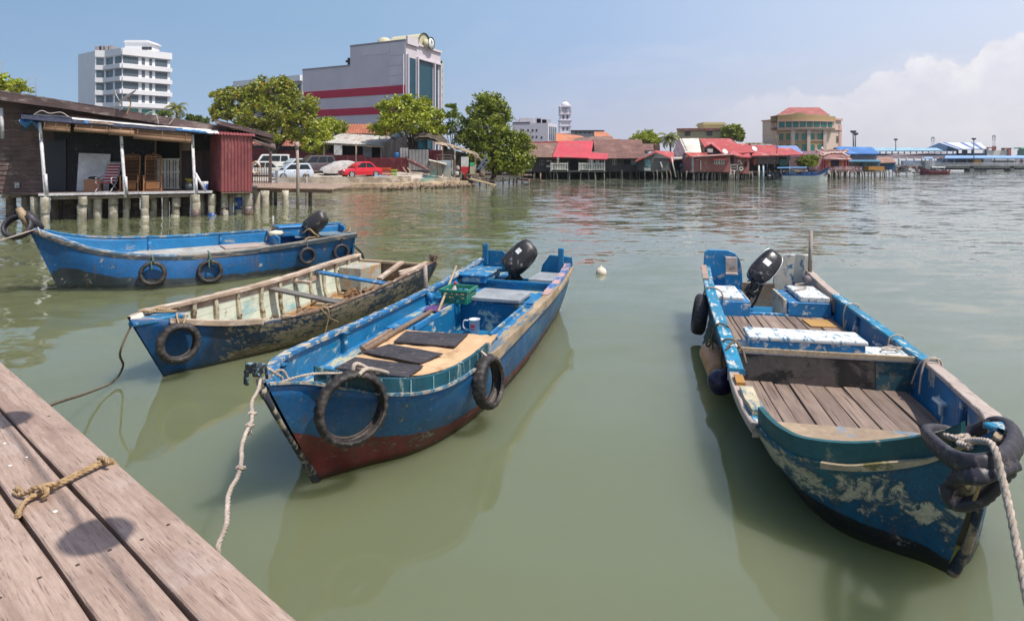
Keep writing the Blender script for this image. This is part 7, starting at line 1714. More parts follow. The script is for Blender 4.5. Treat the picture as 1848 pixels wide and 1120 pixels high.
# brown-roofed house beside the leafy tree
e = T3('stilt_house', 'brown tile-roofed stilt house next to the tall leafy tree', 'house', 975, 87, SG)
part(e, 'roof', M_TILEB2, lambda m: (roofq(m, [(940, 283, 86), (1002, 284, 86), (1006, 257, 91), (952, 258, 91)]), roofq(m, [(952, 258.3, 91), (1006, 257.3, 91), (1006, 275, 97), (952, 275, 97)])))
part(e, 'ridge', M_REDR, lambda m: m.bar(D(950, 257.5, 91), D(1008, 256.5, 91), .3, .25))
part(e, 'wall', M_DKWALL, lambda m: (rect(m, 957, 308, 1000, 283, 87, 8), rect(m, 956, 309.5, 1002, 307.5, 86.8, 9)))
window(e, 974, 289, 982, 297, 87, None, M_DARKIN, 2); part(e, 'side_board', M_WHITEF, lambda m: (rect(m, 953, 308, 960, 302, 86.6, .1), rect(m, 986, 302, 997, 298, 86.7, .05), rect(m, 986, 292, 996, 289, 86.7, .05)))
stilts(e, (958, 966, 976, 985, 992), 87, 308)
# pink-roofed house with a white railed verandah
e = T3('stilt_house', 'stilt house with bright pink roof and white railed verandah', 'house', 1040, 84, SG)
part(e, 'roof', M_PINKR, lambda m: roofq(m, [(997, 283, 83.2), (1066, 285, 83.2), (1071, 254, 89.5), (1008, 254.5, 89.5)]))
part(e, 'rear_roof', M_TILEB, lambda m: roofq(m, [(1008, 254.8, 89.5), (1071, 254.3, 89.5), (1071, 272, 95), (1008, 272, 95)]))
part(e, 'porch_roof', M_PINKR, lambda m: roofq(m, [(1062, 286.5, 82.6), (1096, 287, 82.6), (1098, 277, 86), (1067, 275, 86)]))
part(e, 'wall', M_DKWALL, lambda m: (rect(m, 998, 308, 1066, 282, 86.5, 7), rect(m, 994, 310.5, 1094, 307.8, 83, 4)))
part(e, 'brick_panel', worn('brick_red_panel', (.20, .07, .055), dirt=.3), lambda m: rect(m, 996, 307, 1010, 284, 86.3, .1)); part(e, 'doorway', M_DARKIN, lambda m: rect(m, 1030, 307.5, 1042, 290, 86.4, .1)); part(e, 'doorway', M_DARKIN, lambda m: rect(m, 1070, 307, 1090, 288, 86.2, .1))
for x0, x1 in ((994, 1024), (1045, 1063), (1064, 1091)):
 def fn(m, x0=x0, x1=x1):
  n = int((x1-x0)/3)
  for i in range(n+1): x = x0+(x1-x0)*i/n; rect(m, x-.9, 306.5, x+.9, 294, 83, .06)
  rect(m, x0, 296.5, x1, 295, 82.95, .08); rect(m, x0, 306.5, x1, 305, 82.95, .08)
 part(e, 'verandah_railing', M_WHITEF, fn)
for x in (994.5, 1024.5, 1045, 1063.5, 1091): part(e, 'verandah_post', M_WHITEF, lambda m: rect(m, x-.7, 309, x+.7, 284 if x > 1060 else 293, 82.9, .1))
part(e, 'striped_screen', M_WHITEF, lambda m: [rect(m, 1005, y, 1009, y-1.3, 82.7, .05) for y in (284, 287, 290, 293)])
for i, (x, c) in enumerate(((1070, .6), (1076, .55), (1080, .7), (1086, .3))): part(e, 'hung_washing', plain('washing%d' % i, (c, c, c*1.02)), lambda m: rect(m, x-1.6, 295, x+1.6, 289.5, 83.4, .04))
stilts(e, (994, 999, 1004, 1024, 1029, 1046, 1049, 1064, 1075, 1090), 83.2, 309)
# big brown roof
e = T3('stilt_house', 'long dark plank stilt house under a big brown tiled roof', 'house', 1120, 87, SG)
part(e, 'roof', M_TILEB, lambda m: (roofq(m, [(1074, 286, 86), (1166, 285.5, 86), (1158, 252, 92), (1071, 251.5, 92)]), roofq(m, [(1071, 252, 92), (1158, 252.4, 92), (1158, 272, 98), (1071, 272, 98)])))
part(e, 'upper_roof', M_TILEB2, lambda m: (roofq(m, [(1035, 255, 94), (1068, 255, 94), (1068, 247, 97), (1035, 249, 97)]), roofq(m, [(1067, 252.5, 95), (1108, 252.5, 95), (1104, 246, 98), (1067, 246, 98)])))
part(e, 'wall', M_DKWALL, lambda m: (rect(m, 1090, 308, 1166, 284, 87, 9), rect(m, 1090, 309.5, 1166, 307.6, 86.7, 9)))
window(e, 1105, 288, 1112, 297, 87); window(e, 1139, 288, 1150, 297, 87, M_WFRAME, M_GREYPL, 3); part(e, 'shutter', M_DARKIN, lambda m: rect(m, 1126, 297, 1137, 288, 86.9, .1))
stilts(e, (1100, 1110, 1120, 1123, 1137, 1140, 1148, 1155), 86.8, 308, .11)
part(e, 'rear_wing', M_TILEB, lambda m: (roofq(m, [(1159, 272, 93), (1180, 272, 93), (1179, 259.5, 97), (1160, 259.5, 97)]), rect(m, 1181, 272, 1191, 261, 96.5, 2, 0)))
# grey plank cottage with a red lean-to roof
e = T3('stilt_house', 'small grey plank cottage on stilts with a red lean-to roof and turquoise shutter', 'house', 1186, 82, SG)
part(e, 'roof', M_REDR, lambda m: (roofq(m, [(1146, 291, 81.3), (1149, 288, 86), (1184, 271, 86), (1183, 274, 81.3)]), roofq(m, [(1183, 274, 82.6), (1216, 288, 83), (1216, 274, 88), (1184, 271.5, 88)])))
part(e, 'wall', M_GREYPLK, lambda m: slabp(m, [(1162, 309), (1210, 309), (1210, 288), (1196, 279), (1183, 275.5), (1162, 287)], 82, 6)); part(e, 'door_board', M_GREYPLK, lambda m: (rect(m, 1193, 308, 1208, 290, 81.9, .08), rect(m, 1182, 286, 1210, 284.8, 81.6, .5)))
part(e, 'shutter', worn('turquoise_shutter', (.10, .30, .30), dirt=.3), lambda m: rect(m, 1164.5, 301, 1173.5, 288.5, 81.85, .08)); part(e, 'sill_box', worn('pale_sill_box', (.42, .42, .42), dirt=.2), lambda m: rect(m, 1163, 308, 1174, 303, 81.5, .4)); part(e, 'loose_plank', M_WHITEF, lambda m: slabp(m, [(1194, 302), (1196.5, 302), (1193, 291), (1191, 292)], 81.7, .05))
stilts(e, (1163, 1178, 1185, 1196, 1202, 1206, 1210), 81.8, 308); part(e, 'leaning_pole', M_WHITEF, lambda m: (m.tube([D(1220, 320, 80.5), D(1214, 296, 80.8), D(1212, 284, 81)], .09, 6)))
# blue shack between
e = T3('stilt_house', 'blue-sided open shack squeezed between the grey cottage and the pink-walled house', 'house', 1232, 84, SG)
part(e, 'roof', worn('pale_sheet_roof', (.5, .46, .42), dirt=.3), lambda m: roofq(m, [(1212, 286.5, 83), (1244, 285.5, 83), (1244, 283, 87), (1212, 283.5, 87)]))
part(e, 'wall', M_DARKIN, lambda m: rect(m, 1215, 311, 1246, 285.5, 85, 4)); part(e, 'blue_panel', worn('blue_panel', (.08, .22, .34), (.3, .35, .4), .2, 3, dirt=.3), lambda m: (rect(m, 1227, 302, 1240, 295, 83.5, .08), rect(m, 1240, 308, 1243, 286, 83.6, .08), rect(m, 1228, 310, 1238, 304, 83.4, .1)))
part(e, 'red_bucket', plain('red_thing', (.5, .05, .04)), lambda m: m.lathe([(.28, 0), (.34, .5), (0, .5)], Matrix.Translation(D(1212, 294.5, 82)), 10)); stilts(e, (1224, 1231, 1238), 83.6, 309)
# white roof gable
e = T3('stilt_house', 'steep house with a creamy white roof sheet and mauve gable wall', 'house', 1240, 88, SG)
part(e, 'gable', worn('mauve_gable', (.28, .21, .26), dirt=.25), lambda m: slabp(m, [(1216, 292), (1238, 292), (1238, 276), (1226, 250), (1216, 272)], 87.5, .3)); part(e, 'roof', worn('cream_roof_sheet', (.66, .62, .54), (.5, .42, .35), .2, 1, dirt=.12), lambda m: roofq(m, [(1237, 277, 86.6), (1266, 276, 86.6), (1261, 249.5, 93), (1226.5, 250, 93)])); part(e, 'rear_roof', M_TILEB, lambda m: roofq(m, [(1226, 250, 93), (1216, 274, 88), (1216, 276, 94), (1226, 253, 98)]))
part(e, 'roof_lath', M_BROWNWOOD, lambda m: [m.box(D(1230+i*1.3, 252+i*2.9, 92.6-i*.72)+V((0, -.05, .12)), (.18, .15, .1)) for i in range(8)]); part(e, 'side_wall', M_TILEB, lambda m: rect(m, 1262, 292, 1270, 262, 90, 3))
# large red roofed house
e = T3('stilt_house', 'rambling house of broad red sheet roofs with a small dark gable', 'house', 1310, 88, SG)
part(e, 'roof', M_REDR, lambda m: (roofq(m, [(1272, 266, 90), (1336, 264, 90), (1318, 250, 97), (1262, 250, 97)]), roofq(m, [(1284, 279, 86), (1356, 277, 86), (1350, 259.5, 91), (1286, 258.5, 91)]), roofq(m, [(1312, 276.5, 84), (1400, 274, 84), (1400, 262, 89), (1340, 262, 89)])))
part(e, 'gable_roof', M_REDR, lambda m: (roofq(m, [(1283, 259, 85), (1306, 278, 85), (1310, 277, 89), (1287, 258.3, 89)]), roofq(m, [(1283, 259, 85), (1270, 265.5, 85), (1274, 264, 89), (1287, 258.3, 89)]))); part(e, 'gable', M_DKWALL, lambda m: slabp(m, [(1272, 278), (1304, 278), (1284, 260.5), (1272, 266)], 85.3, .3))
part(e, 'wall', M_TILEB, lambda m: rect(m, 1270, 300, 1400, 274, 89, 6)); part(e, 'air_unit', M_WHITEF, lambda m: m.box(D(1281, 272, 84.8), (.7, .4, .5)))
for px, py in ((1308, 274), (1361, 269)):
 ds = T3('satellite_dish', 'white satellite dish on the red roofs '+('above the pink-walled house' if px < 1330 else 'left of the blue roof'), 'satellite dish', px, 83, None, Z_(py, 83))
 part(ds, 'dish', plain('white_dish', (.7, .68, .66), .5), lambda m: m.lathe([(0, 0), (.15, .01), (.3, .05), (.4, .1), (.41, .08), (.3, .02), (0, -.03)], Matrix.Translation(D(px, py, 83)) @ axes((.3, -.8, .6)), 16)); part(ds, 'mast', M_METALDK, lambda m: m.tube([D(px, py, 83.1), D(px, py+5, 83.3)], .04, 5))
# pink walled house
e = T3('stilt_house', 'terracotta-pink walled house on many stilts with a barred window', 'house', 1285, 78, SG)
part(e, 'wall', M_PINKW, lambda m: (slabp(m, [(1251, 309), (1318, 311), (1318, 279), (1251, 282.5)], 78, 5))); part(e, 'roof', M_REDR, lambda m: (roofq(m, [(1250, 282.5, 77.4), (1322, 278.5, 77.4), (1320, 277, 83), (1252, 280.5, 83)], .12), roofq(m, [(1236, 275.5, 80), (1252, 287, 79.5), (1278, 283, 84), (1276, 275.5, 84)]))); part(e, 'roof_edge', M_WHITEF, lambda m: m.bar(D(1250, 282.3, 77.3), D(1322, 278.3, 77.3), .08, .10))
window(e, 1289, 288, 1307, 296.5, 78, M_WHITEF, plain('blue_grey_pane', (.10, .16, .22), .2), 4); part(e, 'window_hood', M_REDR, lambda m: roofq(m, [(1287, 288, 77), (1312, 287.5, 77), (1312, 286.2, 78), (1287, 286.6, 78)], .06)); part(e, 'corner_board', worn('grey_corner', (.4, .36, .36), dirt=.2), lambda m: rect(m, 1249, 311, 1252, 283, 77.9, .2)); part(e, 'drain_pipe', M_WHITEF, lambda m: (rect(m, 1264, 306, 1265.4, 289, 77.8, .1), rect(m, 1256, 289, 1262, 288.2, 77.7, .3)))
stilts(e, (1250, 1254, 1258, 1263, 1269, 1275, 1278, 1284, 1291, 1297, 1302, 1315, 1320, 1324), 77.8, 309, .085); stilts(e, (1253, 1261, 1272, 1287, 1306, 1312), 80, 309, .085)
e = T3('stilt_house', 'pink stilt house with big white letters and a curving red roof', 'house', 1335, 79, SG)
part(e, 'wall', M_PINKW, lambda m: slabp(m, [(1318.5, 312), (1352, 314), (1352, 284), (1335, 281), (1318.5, 278)], 78.6, 5)); part(e, 'roof', M_REDR, lambda m: (roofq(m, [(1318, 277, 77.8), (1336, 283, 77.8), (1340, 279, 84), (1322, 273, 84)]), roofq(m, [(1335.8, 283, 77.8), (1356, 283.5, 77.8), (1352, 276, 84), (1339.5, 279, 84)]))); part(e, 'dark_door', M_DARKIN, lambda m: (rect(m, 1344, 301, 1348, 292, 78.5, .1), rect(m, 1319, 298, 1324, 283, 78.5, .1)))
stilts(e, (1331, 1339, 1346, 1352, 1357), 78.6, 311, .085)
sg = T3('letter_sign', 'white three-letter sign on the pink stilt house by the water', 'sign', 1329, 78, None, Z_(308, 78))
part(sg, 'letter_e', M_WHITEF, lambda m: (rect(m, 1317.5, 308.5, 1319.8, 297, 78.2, .12), [rect(m, 1319.8, y, 1328, y-1.7, 78.2, .12) for y in (298.7, 303.6, 308.5)])); part(sg, 'letter_l', M_WHITEF, lambda m: (rect(m, 1329.5, 308.5, 1331.7, 297, 78.2, .12), rect(m, 1328.4, 308.5, 1334, 307, 78.2, .12))); part(sg, 'letter_o', M_WHITEF, lambda m: m.tube([D(1337.3+3*cos(a*pi/8), 304.6+3*sin(a*pi/8), 78.15) for a in range(16)], .085, 6, closed=True))
part(sg, 'frame', M_WHITEF, lambda m: (rect(m, 1316, 297, 1340, 296.2, 78.15, .08), m.tube([D(1331+i, 293-4*sin(i*.55), 78.1) for i in range(9)], .06, 5)))
# open fronted red house
e = T3('stilt_house', 'open-fronted brown house under a long sagging red roof', 'house', 1395, 83, SG)
part(e, 'roof', M_REDR, lambda m: (roofq(m, [(1356, 281, 81), (1452, 279, 81), (1424, 266, 88), (1366, 266, 88)]))); part(e, 'blue_roof', worn('faded_blue_sheet', (.17, .24, .50), dirt=.15), lambda m: roofq(m, [(1428, 277, 84), (1450, 277, 84), (1438, 263, 89), (1398, 263, 89)])); part(e, 'wall', worn('mauve_brown_wall', (.20, .13, .125), dirt=.25), lambda m: (rect(m, 1362, 296, 1424, 280, 83, 6),)); part(e, 'opening', M_DARKIN, lambda m: (rect(m, 1352, 308, 1424, 296, 83.2, 4), rect(m, 1406, 308, 1420, 284, 82.9, .3))); part(e, 'green_screen', plain('green_screen', (.03, .14, .12)), lambda m: rect(m, 1407, 299, 1421, 287, 82.8, .1)); part(e, 'orange_banner', plain('orange_banner', (.5, .08, .02)), lambda m: rect(m, 1360, 298, 1364.5, 287, 82.5, .05)); part(e, 'deck', M_BROWNWOOD, lambda m: rect(m, 1350, 312, 1470, 309.5, 82, 4)); part(e, 'white_ridge', M_WHITEF, lambda m: m.bar(D(1355, 263.4, 89.5), D(1393, 263, 89.5), .3, .5))
for x in (1369, 1377, 1385, 1398): part(e, 'shopfront_post', worn('grey_shop_post', (.3, .3, .34)), lambda m: rect(m, x-.5, 308, x+.5, 296, 82.9, .1))
stilts(e, (1360, 1366, 1369, 1374, 1377, 1390, 1400, 1412, 1425, 1440, 1455), 81.5, 309, .09)
for x, c, lab in ((1369.5, (.6, .58, .5), 'tall cream'), (1377.5, (.35, .48, .60), 'tall pale blue')):
 mb = MB(); mb.tube([(X_(x, 77), 77, -.5), (X_(x, 77), 77, Z_(299, 77))], .10, 7); mb.lathe([(.11, 0), (.05, .05), (0, .06)], Matrix.Translation((X_(x, 77), 77, Z_(299, 77))), 7); tag(mb.build('mooring_pole', worn('pole%d' % int(x), c, dirt=.3)), lab+' mooring pole standing before the open-fronted house', 'pole')
# flag, potted trees
fl = T3('flag', 'yellow flag hanging from a pole above the red roofs', 'flag', 1402, 84, None, Z_(278, 84)); part(fl, 'pole', M_METALDK, lambda m: m.tube([D(1399, 305, 82), D(1405, 240, 83)], .05, 6)); part(fl, 'cloth', plain('yellow_cloth', (.66, .50, .10), .8), lambda m: m.grid([[D(1404.5-i*.9+j*(-.4), 242+i*2.6+.6*j, 82.9+.12*sin(i+j)) for j in range(7)] for i in range(8)]))
tree('potted_tree', 'small dense trees in pots between the open house and the temple', 'tree', V((X_(1459, 84), 84, 1.2)), [blob(1450, 291, 84, 10, 8), blob(1466, 288, 84, 10, 9), blob(1458, 295, 83.5, 13, 6)], .10, .17, L_DEEP, 2.2)
# temple
M_TEMP = worn('pink_temple_plaster', (.52, .26, .27), (.6, .45, .42), .2, 2, dirt=.2); M_TRIMT = worn('cream_temple_trim', (.62, .46, .40), (.45, .1, .1), .25, 4, dirt=.15)
e = T3('temple', 'small pink temple with upturned ornamented roof ridges', 'temple', 1508, 92)
part(e, 'walls', M_TEMP, lambda m: (rect(m, 1484, 307, 1530, 286, 92, 8), slabp(m, [(1471, 307), (1485, 307), (1485, 277), (1479, 272), (1471, 281)], 91.6, 8))); part(e, 'roof', worn('dull_red_temple_tiles', (.24, .09, .085), (.4, .25, .22), .3, 3), lambda m: (roofq(m, [(1486, 285.5, 91), (1536, 286.5, 91), (1526, 276, 95), (1492, 276, 95)]), roofq(m, [(1480, 284, 92), (1490, 277, 92), (1500, 272.5, 97), (1478, 272, 97)])))
def ridge(m):
 m.tube(spline([D(1473, 270, 92), D(1478, 276, 92), D(1484, 281, 91), D(1490, 278.5, 91), D(1497, 276, 91), D(1493, 279, 91)], 4), .16, 6); m.tube(spline([D(1478, 272, 94), D(1484, 276.5, 94), D(1505, 276, 94), D(1524, 275.5, 94), D(1530, 270, 94)], 4), .2, 6); m.tube(spline([D(1520, 276, 92), D(1527, 281, 91), D(1532, 282, 91), D(1533, 278, 91)], 4), .16, 6); m.tube([D(1486, 286.5, 90.8), D(1537, 287.5, 90.8)], .12, 6)
 for i in range(12): m.box(D(1493+i*2.8, 273.5-U(0, 2.2), 94), (.28, .2, U(.3, .6)))
 m.lathe([(.25, 0), (.35, .2), (.12, .5), (0, .7)], Matrix.Translation(D(1483.5, 272, 93)), 8)
part(e, 'ridge_ornament', M_TRIMT, ridge); part(e, 'doorway', plain('temple_dark', (.03, .02, .06), .8), lambda m: rect(m, 1500, 306, 1514, 288, 91.9, .1)); part(e, 'red_columns', plain('temple_red', (.30, .03, .04), .5), lambda m: [rect(m, x-1, 307, x+1, 286.5, 91, .3) for x in (1486, 1490, 1526, 1531)])
for x in (1495, 1518): part(e, 'wall_roundel', plain('roundel_gold', (.55, .28, .06)), lambda m: (m.lathe([(0, .05), (.30, .05), (.30, 0)], Matrix.Translation(D(x, 295, 91.85)) @ axes((0, -1, 0)), 14)))
part(e, 'terrace', M_TEMP, lambda m: rect(m, 1484, 309.5, 1556, 307, 89.8, 4))
def trail(m):
 for i in range(10): x = 1499+i*6; rect(m, x-.6, 307, x+.6, 301, 89.7, .1)
 for y in (302, 304.5): rect(m, 1498, y+.5, 1556, y-.6, 89.6, .08)
part(e, 'railing', worn('pink_white_rail', (.62, .50, .48), (.45, .08, .08), .35, 1.5), trail); stilts(e, (1503, 1508, 1513, 1518, 1523, 1528, 1534, 1541, 1549, 1556), 89.7, 308, .09); [part(e, 'raking_stilt', M_STILT, lambda m: m.tube([D(a, 319, 89), D(b, 309, 89.5)], .09, 6)) for a, b in ((1526, 1532), (1548, 1541))]
# blue roofed building
M_BLUER = worn('bright_blue_roof', (.045, .17, .46), (.2, .35, .6), .15, 1, dirt=.12)
e = T3('boathouse', 'grey-walled building with a bright blue hipped roof beyond the temple', 'building', 1550, 100)
part(e, 'roof', M_BLUER, lambda m: (roofq(m, [(1518, 277.5, 98), (1588, 277.5, 98), (1573, 265.5, 104), (1512, 264.5, 104)]), roofq(m, [(1518, 277.5, 98), (1496, 277, 101), (1512, 264.5, 104)]))); part(e, 'gable', plain('navy_gable', (.05, .07, .14), .7), lambda m: slabp(m, [(1497, 285), (1520, 285), (1518, 277), (1508, 266), (1497, 276)], 101.2, .4)); part(e, 'walls', worn('mauve_grey_wall', (.25, .22, .26), dirt=.15), lambda m: (rect(m, 1519, 290, 1582, 277, 99, 8), rect(m, 1531, 308, 1556, 290, 97, 6))); part(e, 'lower_roof', worn('teal_blue_roof', (.05, .19, .32), dirt=.15), lambda m: roofq(m, [(1530, 291, 95), (1590, 291, 95), (1586, 288, 98.5), (1530, 288, 98.5)])); part(e, 'blue_wall', worn('teal_blue_boards', (.05, .16, .24), (.2, .3, .36), .3, 1.5), lambda m: rect(m, 1556, 308, 1588, 291, 96.5, 4)); window(e, 1570, 294, 1584, 299, 96.5, plain('blue_frame', (.07, .2, .3)), M_PANE, 2); part(e, 'orange_box', plain('orange_panel', (.50, .22, .04)), lambda m: rect(m, 1568, 307, 1596, 300.5, 94, 1.2)); stilts(e, (1562, 1567, 1572, 1577, 1582, 1587, 1592, 1596), 95, 306, .10)
e = T3('shack', 'blue shack under a brown thatched roof at the end of the stilt row', 'shack', 1602, 104); part(e, 'roof', tiles('pinkish_brown_thatch', (.30, .17, .13)), lambda m: roofq(m, [(1586, 294, 102), (1618, 293, 102), (1610, 284, 107), (1584, 283, 107)])); part(e, 'wall', plain('deep_blue_wall', (.03, .10, .22), .7, var=.3), lambda m: rect(m, 1589, 306, 1616, 293, 103, 4)); stilts(e, (1600, 1606, 1612, 1618), 103, 305, .09)
mb = MB()
for k in range(46): c = D(1614+k*.9+U(-2, 2), 306+U(-5, 5), 112+U(-3, 3)); mb.box(c, (U(.2, 1.2), U(.2, .6), U(.15, .6)), rz=U(0, 3), m=k % 4)
tag(mb.build('jetty_clutter', [plain('clutter_a', (.3, .26, .24)), plain('clutter_b', (.10, .07, .07)), plain('clutter_c', (.5, .48, .48)), plain('clutter_d', (.24, .12, .12))]), 'jumble of boards and gear on the landing past the thatched shack', 'clutter', kind='stuff')
# ------------------------------------------------------------------ far boats
def farboat(name, label, x0, x1, d, yb, ysheer, up0, up1, mats, cat='boat', band=.55):
 e = T3(name, label, cat, (x0+x1)/2, d); mb = MB(); rows = []; A, B = X_(x0, d), X_(x1, d); n = 22
 for i in range(n+1):
  t = i/n; zs = Z_(ysheer, d)+(up0*max(0, 1-t*4)**2+up1*max(0, (t-.55)/.45)**2); w = 1.0*min(1, (1-t)*4+.03)**.6*min(1, .55+t*3); x = A+(B-A)*t; xb = A+(B-A)*(.03+t*.90)
  rows.append([V((x, d-w, zs)), V((xb*.4+x*.6, d-w*.96, zs*band)), V((xb, d-w*.75, -.1)), V((xb, d, -.3)), V((xb, d+w*.75, -.1)), V((x, d+w, zs)), V((x, d+w*.88, zs-.05)), V((x, d+w*.8, zs*.5)), V((x, d-w*.8, zs*.5)), V((x, d-w*.88, zs-.05))])
 mb.grid(rows, cv=True, smooth=False, flip=True)
 for fi in range(len(mb.f)): mb.m[fi] = {0: 1, 4: 1, 1: 0, 2: 0, 3: 0}.get(fi % 10, 2)
 mb.f.append(tuple(range(10))); mb.m.append(0); mb.s.append(False); mb.build('hull', mats, e, world=True, loc=(0, 0, 0)); return e
M_HW = plain('white_hull', (.62, .64, .62), .4); M_HB = plain('blue_band', (.03, .09, .28), .4); M_HD = plain('dark_boat_inside', (.08, .08, .10), .7)
e = farboat('tour_boat', 'white and blue tour boat with a blue canopy moored by the stilt houses', 1408, 1497, 79, 325, 314, 0, .95, [M_HW, M_HB, M_HD], band=.72)
part(e, 'canopy', worn('blue_canopy', (.06, .22, .46), dirt=.1), lambda m: roofq(m, [(1402, 303, 78), (1456, 302.5, 78), (1456, 301, 80.4), (1404, 301.5, 80.4)], .08)); part(e, 'canopy_posts', M_WFRAME, lambda m: [m.tube([D(x, 314, dd), D(x, 302, dd)], .04, 5) for x in (1410, 1425, 1440, 1454) for dd in (78.2, 79.8)]); part(e, 'windscreen', plain('screen_blue', (.16, .28, .36), .15), lambda m: slabp(m, [(1424, 316), (1438, 316), (1434, 307), (1426, 306)], 78.7, .06)); part(e, 'seats', M_HB, lambda m: [m.box(D(x, 314, 79), (.5, 1.2, .5)) for x in (1418, 1446, 1456, 1466)]); part(e, 'outboard_motor', M_BLACKPL, lambda m: [m.box(D(x, y, 78.7), (.5, .45, .75)) for x, y in ((1396, 320), (1402, 318), (1388, 321))], .1); part(e, 'bow_ring', M_WHITEF, lambda m: m.tube([D(1496+1.5*cos(a*pi/5), 311+2.2*sin(a*pi/5), 78.3) for a in range(10)], .07, 5, closed=True))
for nm, lab, q, dd in (('white_boat', 'white-roofed boat hidden behind the stern of the tour boat', (1386, 1412, 305), 82), ('white_boat', 'low white launch between the tour boat and the potted trees', (1446, 1482, 311), 82.5)):
 e = farboat(nm, lab, q[0]-4, q[1]+6, dd, 320, 313, 0, .3, [M_HW, M_HB, M_HD]); part(e, 'cabin_roof', M_HW, lambda m: m.grid([[D(q[0]+(q[1]-q[0])*i/6, q[2]-2.2*sin(pi*(.1+.8*i/6)), dd-.9+1.8*j) for j in range(2)] for i in range(7)], flip=True)); part(e, 'cabin_posts', M_WFRAME, lambda m: [m.tube([D(x, 315, dd-.6), D(x, q[2], dd-.6)], .04, 5) for x in (q[0]+3, (q[0]+q[1])/2, q[1]-3)])
e = farboat('red_boat', 'dark red wooden boat with a pale canopy moored in front of the pier', 1712, 1657, 118, 314, 308, .3, 1.0, [plain('maroon_hull', (.14, .02, .04), .5), plain('maroon_band', (.24, .05, .06), .5), M_HD]); part(e, 'canopy', M_HW, lambda m: roofq(m, [(1682, 302, 117), (1706, 302, 117), (1706, 301, 119.4), (1682, 301, 119.4)], .08)); part(e, 'canopy_posts', M_WFRAME, lambda m: [m.tube([D(x, 309, 117.2), D(x, 302, 117.2)], .06, 5) for x in (1684, 1694, 1704)]); part(e, 'wheelhouse', worn('grey_house', (.24, .26, .28)), lambda m: m.box(D(1675, 301, 120), (1.9, 1.2, 2.4)))
# ------------------------------------------------------------------ town buildings: faces given by plan corners (pixel column, distance)
def bld(name, label, px, plan, ytop, d0, mat, zb=1.4, group=None, cat='building'):
 d = plan[0][1]; e = T3(name, label, cat, px, d, group, zb); zt = Z_(ytop, d0); mb = MB()
 P = [V((X_(x, q), q, 0)) for x, q in plan]; k = len(P)
 vs = [V((p.x, p.y, zb)) for p in P]+[V((p.x, p.y, zt)) for p in P]
 mb.add(vs, [(i, (i+1) % k, k+(i+1) % k, k+i) for i in range(k)]+[tuple(range(k, 2*k))]); mb.build('walls', mat, e, world=True, loc=(0, 0, 0)); return e, zt
def face(A, B):
 a, b = V((X_(*A), A[1], 0)), V((X_(*B), B[1], 0)); n = V(((b-a).y, -(b-a).x, 0)).normalized()
 if n.y > 0 and abs(n.x) < .98: n = -n
 return lambda t, z, o=.0: a.lerp(b, t)+n*o+V((0, 0, z))
def fq(m, Fc, t0, t1, z0, z1, o0, o1, mi=0):
 P = [Fc(t0, z0, o0), Fc(t1, z0, o0), Fc(t1, z0, o1), Fc(t0, z0, o1)]; h = V((0, 0, z1-z0)); Q = P+[p+h for p in P]
 m.add(Q, [(0, 1, 2, 3), (7, 6, 5, 4), (0, 4, 5, 1), (1, 5, 6, 2), (2, 6, 7, 3), (3, 7, 4, 0)], mi)
def fwin(e, Fc, t0, t1, z0, z1, nx=3, frame=None, pane=None, bar=.10):
 mb = MB(); fq(mb, Fc, t0, t1, z0, z1, .02, .06); w = mb.build('window', frame or M_PANE, e, world=True, loc=(0, 0, 0)); mb = MB(); dt = (t1-t0)
 for i in range(nx): fq(mb, Fc, t0+dt*(i+bar*.6)/nx, t0+dt*(i+1-bar*.6)/nx, z0+.1, z1-(z1-z0)*.28, .05, .09); fq(mb, Fc, t0+dt*(i+bar*.6)/nx, t0+dt*(i+1-bar*.6)/nx, z1-(z1-z0)*.22, z1-.08, .05, .09)
 mb.build('pane', pane or M_PANE, w, world=True, loc=(0, 0, 0))
M_WB = plain('white_render', (.78, .77, .78), .7, .04, .3); M_PGL = plain('grey_blue_glazing', (.09, .13, .16), .12, bump=0); M_FR = plain('charcoal_frames', (.035, .04, .045), .5)
e, zt = bld('white_tower_block', 'white tower block with banded balconies and dark window strips', 225, [(141, 169.5), (172, 163.3), (190, 163.9), (220, 160), (307, 168), (296, 190), (165, 190)], 87.3, 160, M_WB)
fs = [((172, 163.3), (190, 163.9), [(.10, .86, 3)]), ((190, 163.9), (220, 160), [(.06, .46, 3), (.60, .985, 3)]), ((220, 160), (307, 168), [(.02, .33, 6), (.40, .465, 1), (.555, .615, 1), (.68, .94, 5)])]
for fi, (A, B, ws) in enumerate(fs):
 Fc = face(A, B)
 for k in range(7):
  z1 = Z_(100.7, 160)-3.37*k; z0 = z1-1.85
  if z0 < 4: continue
  if k < 4:
   for a, b, nx in ws: fwin(e, Fc, a, b, z0, z1, nx, M_FR, M_PGL)
  mb = MB()
  if k < 6: fq(mb, Fc, -.0, 1.0 if fi < 2 else 1.03, z0-1.35, z0-.25, .0, .30 if fi == 0 else .55 if fi == 1 else .75); mb.build('balcony_band', M_WB, e, world=True, loc=(0, 0, 0))
 mb = MB(); fq(mb, Fc, 0, 1 if fi < 2 else 1.03, zt-1.7, zt+.1, 0, .2 if fi < 2 else .6); mb.build('parapet', M_WB, e, world=True, loc=(0, 0, 0))
Fc = face((220, 160), (307, 168))
for a, b in ((.02, .33), (.40, .62), (.68, .97)): fwin(e, Fc, a, b, Z_(205, 160), Z_(195, 160), 3, plain('green_bay_frame', (.1, .3, .25)), plain('green_bay', (.03, .20, .15), .2))
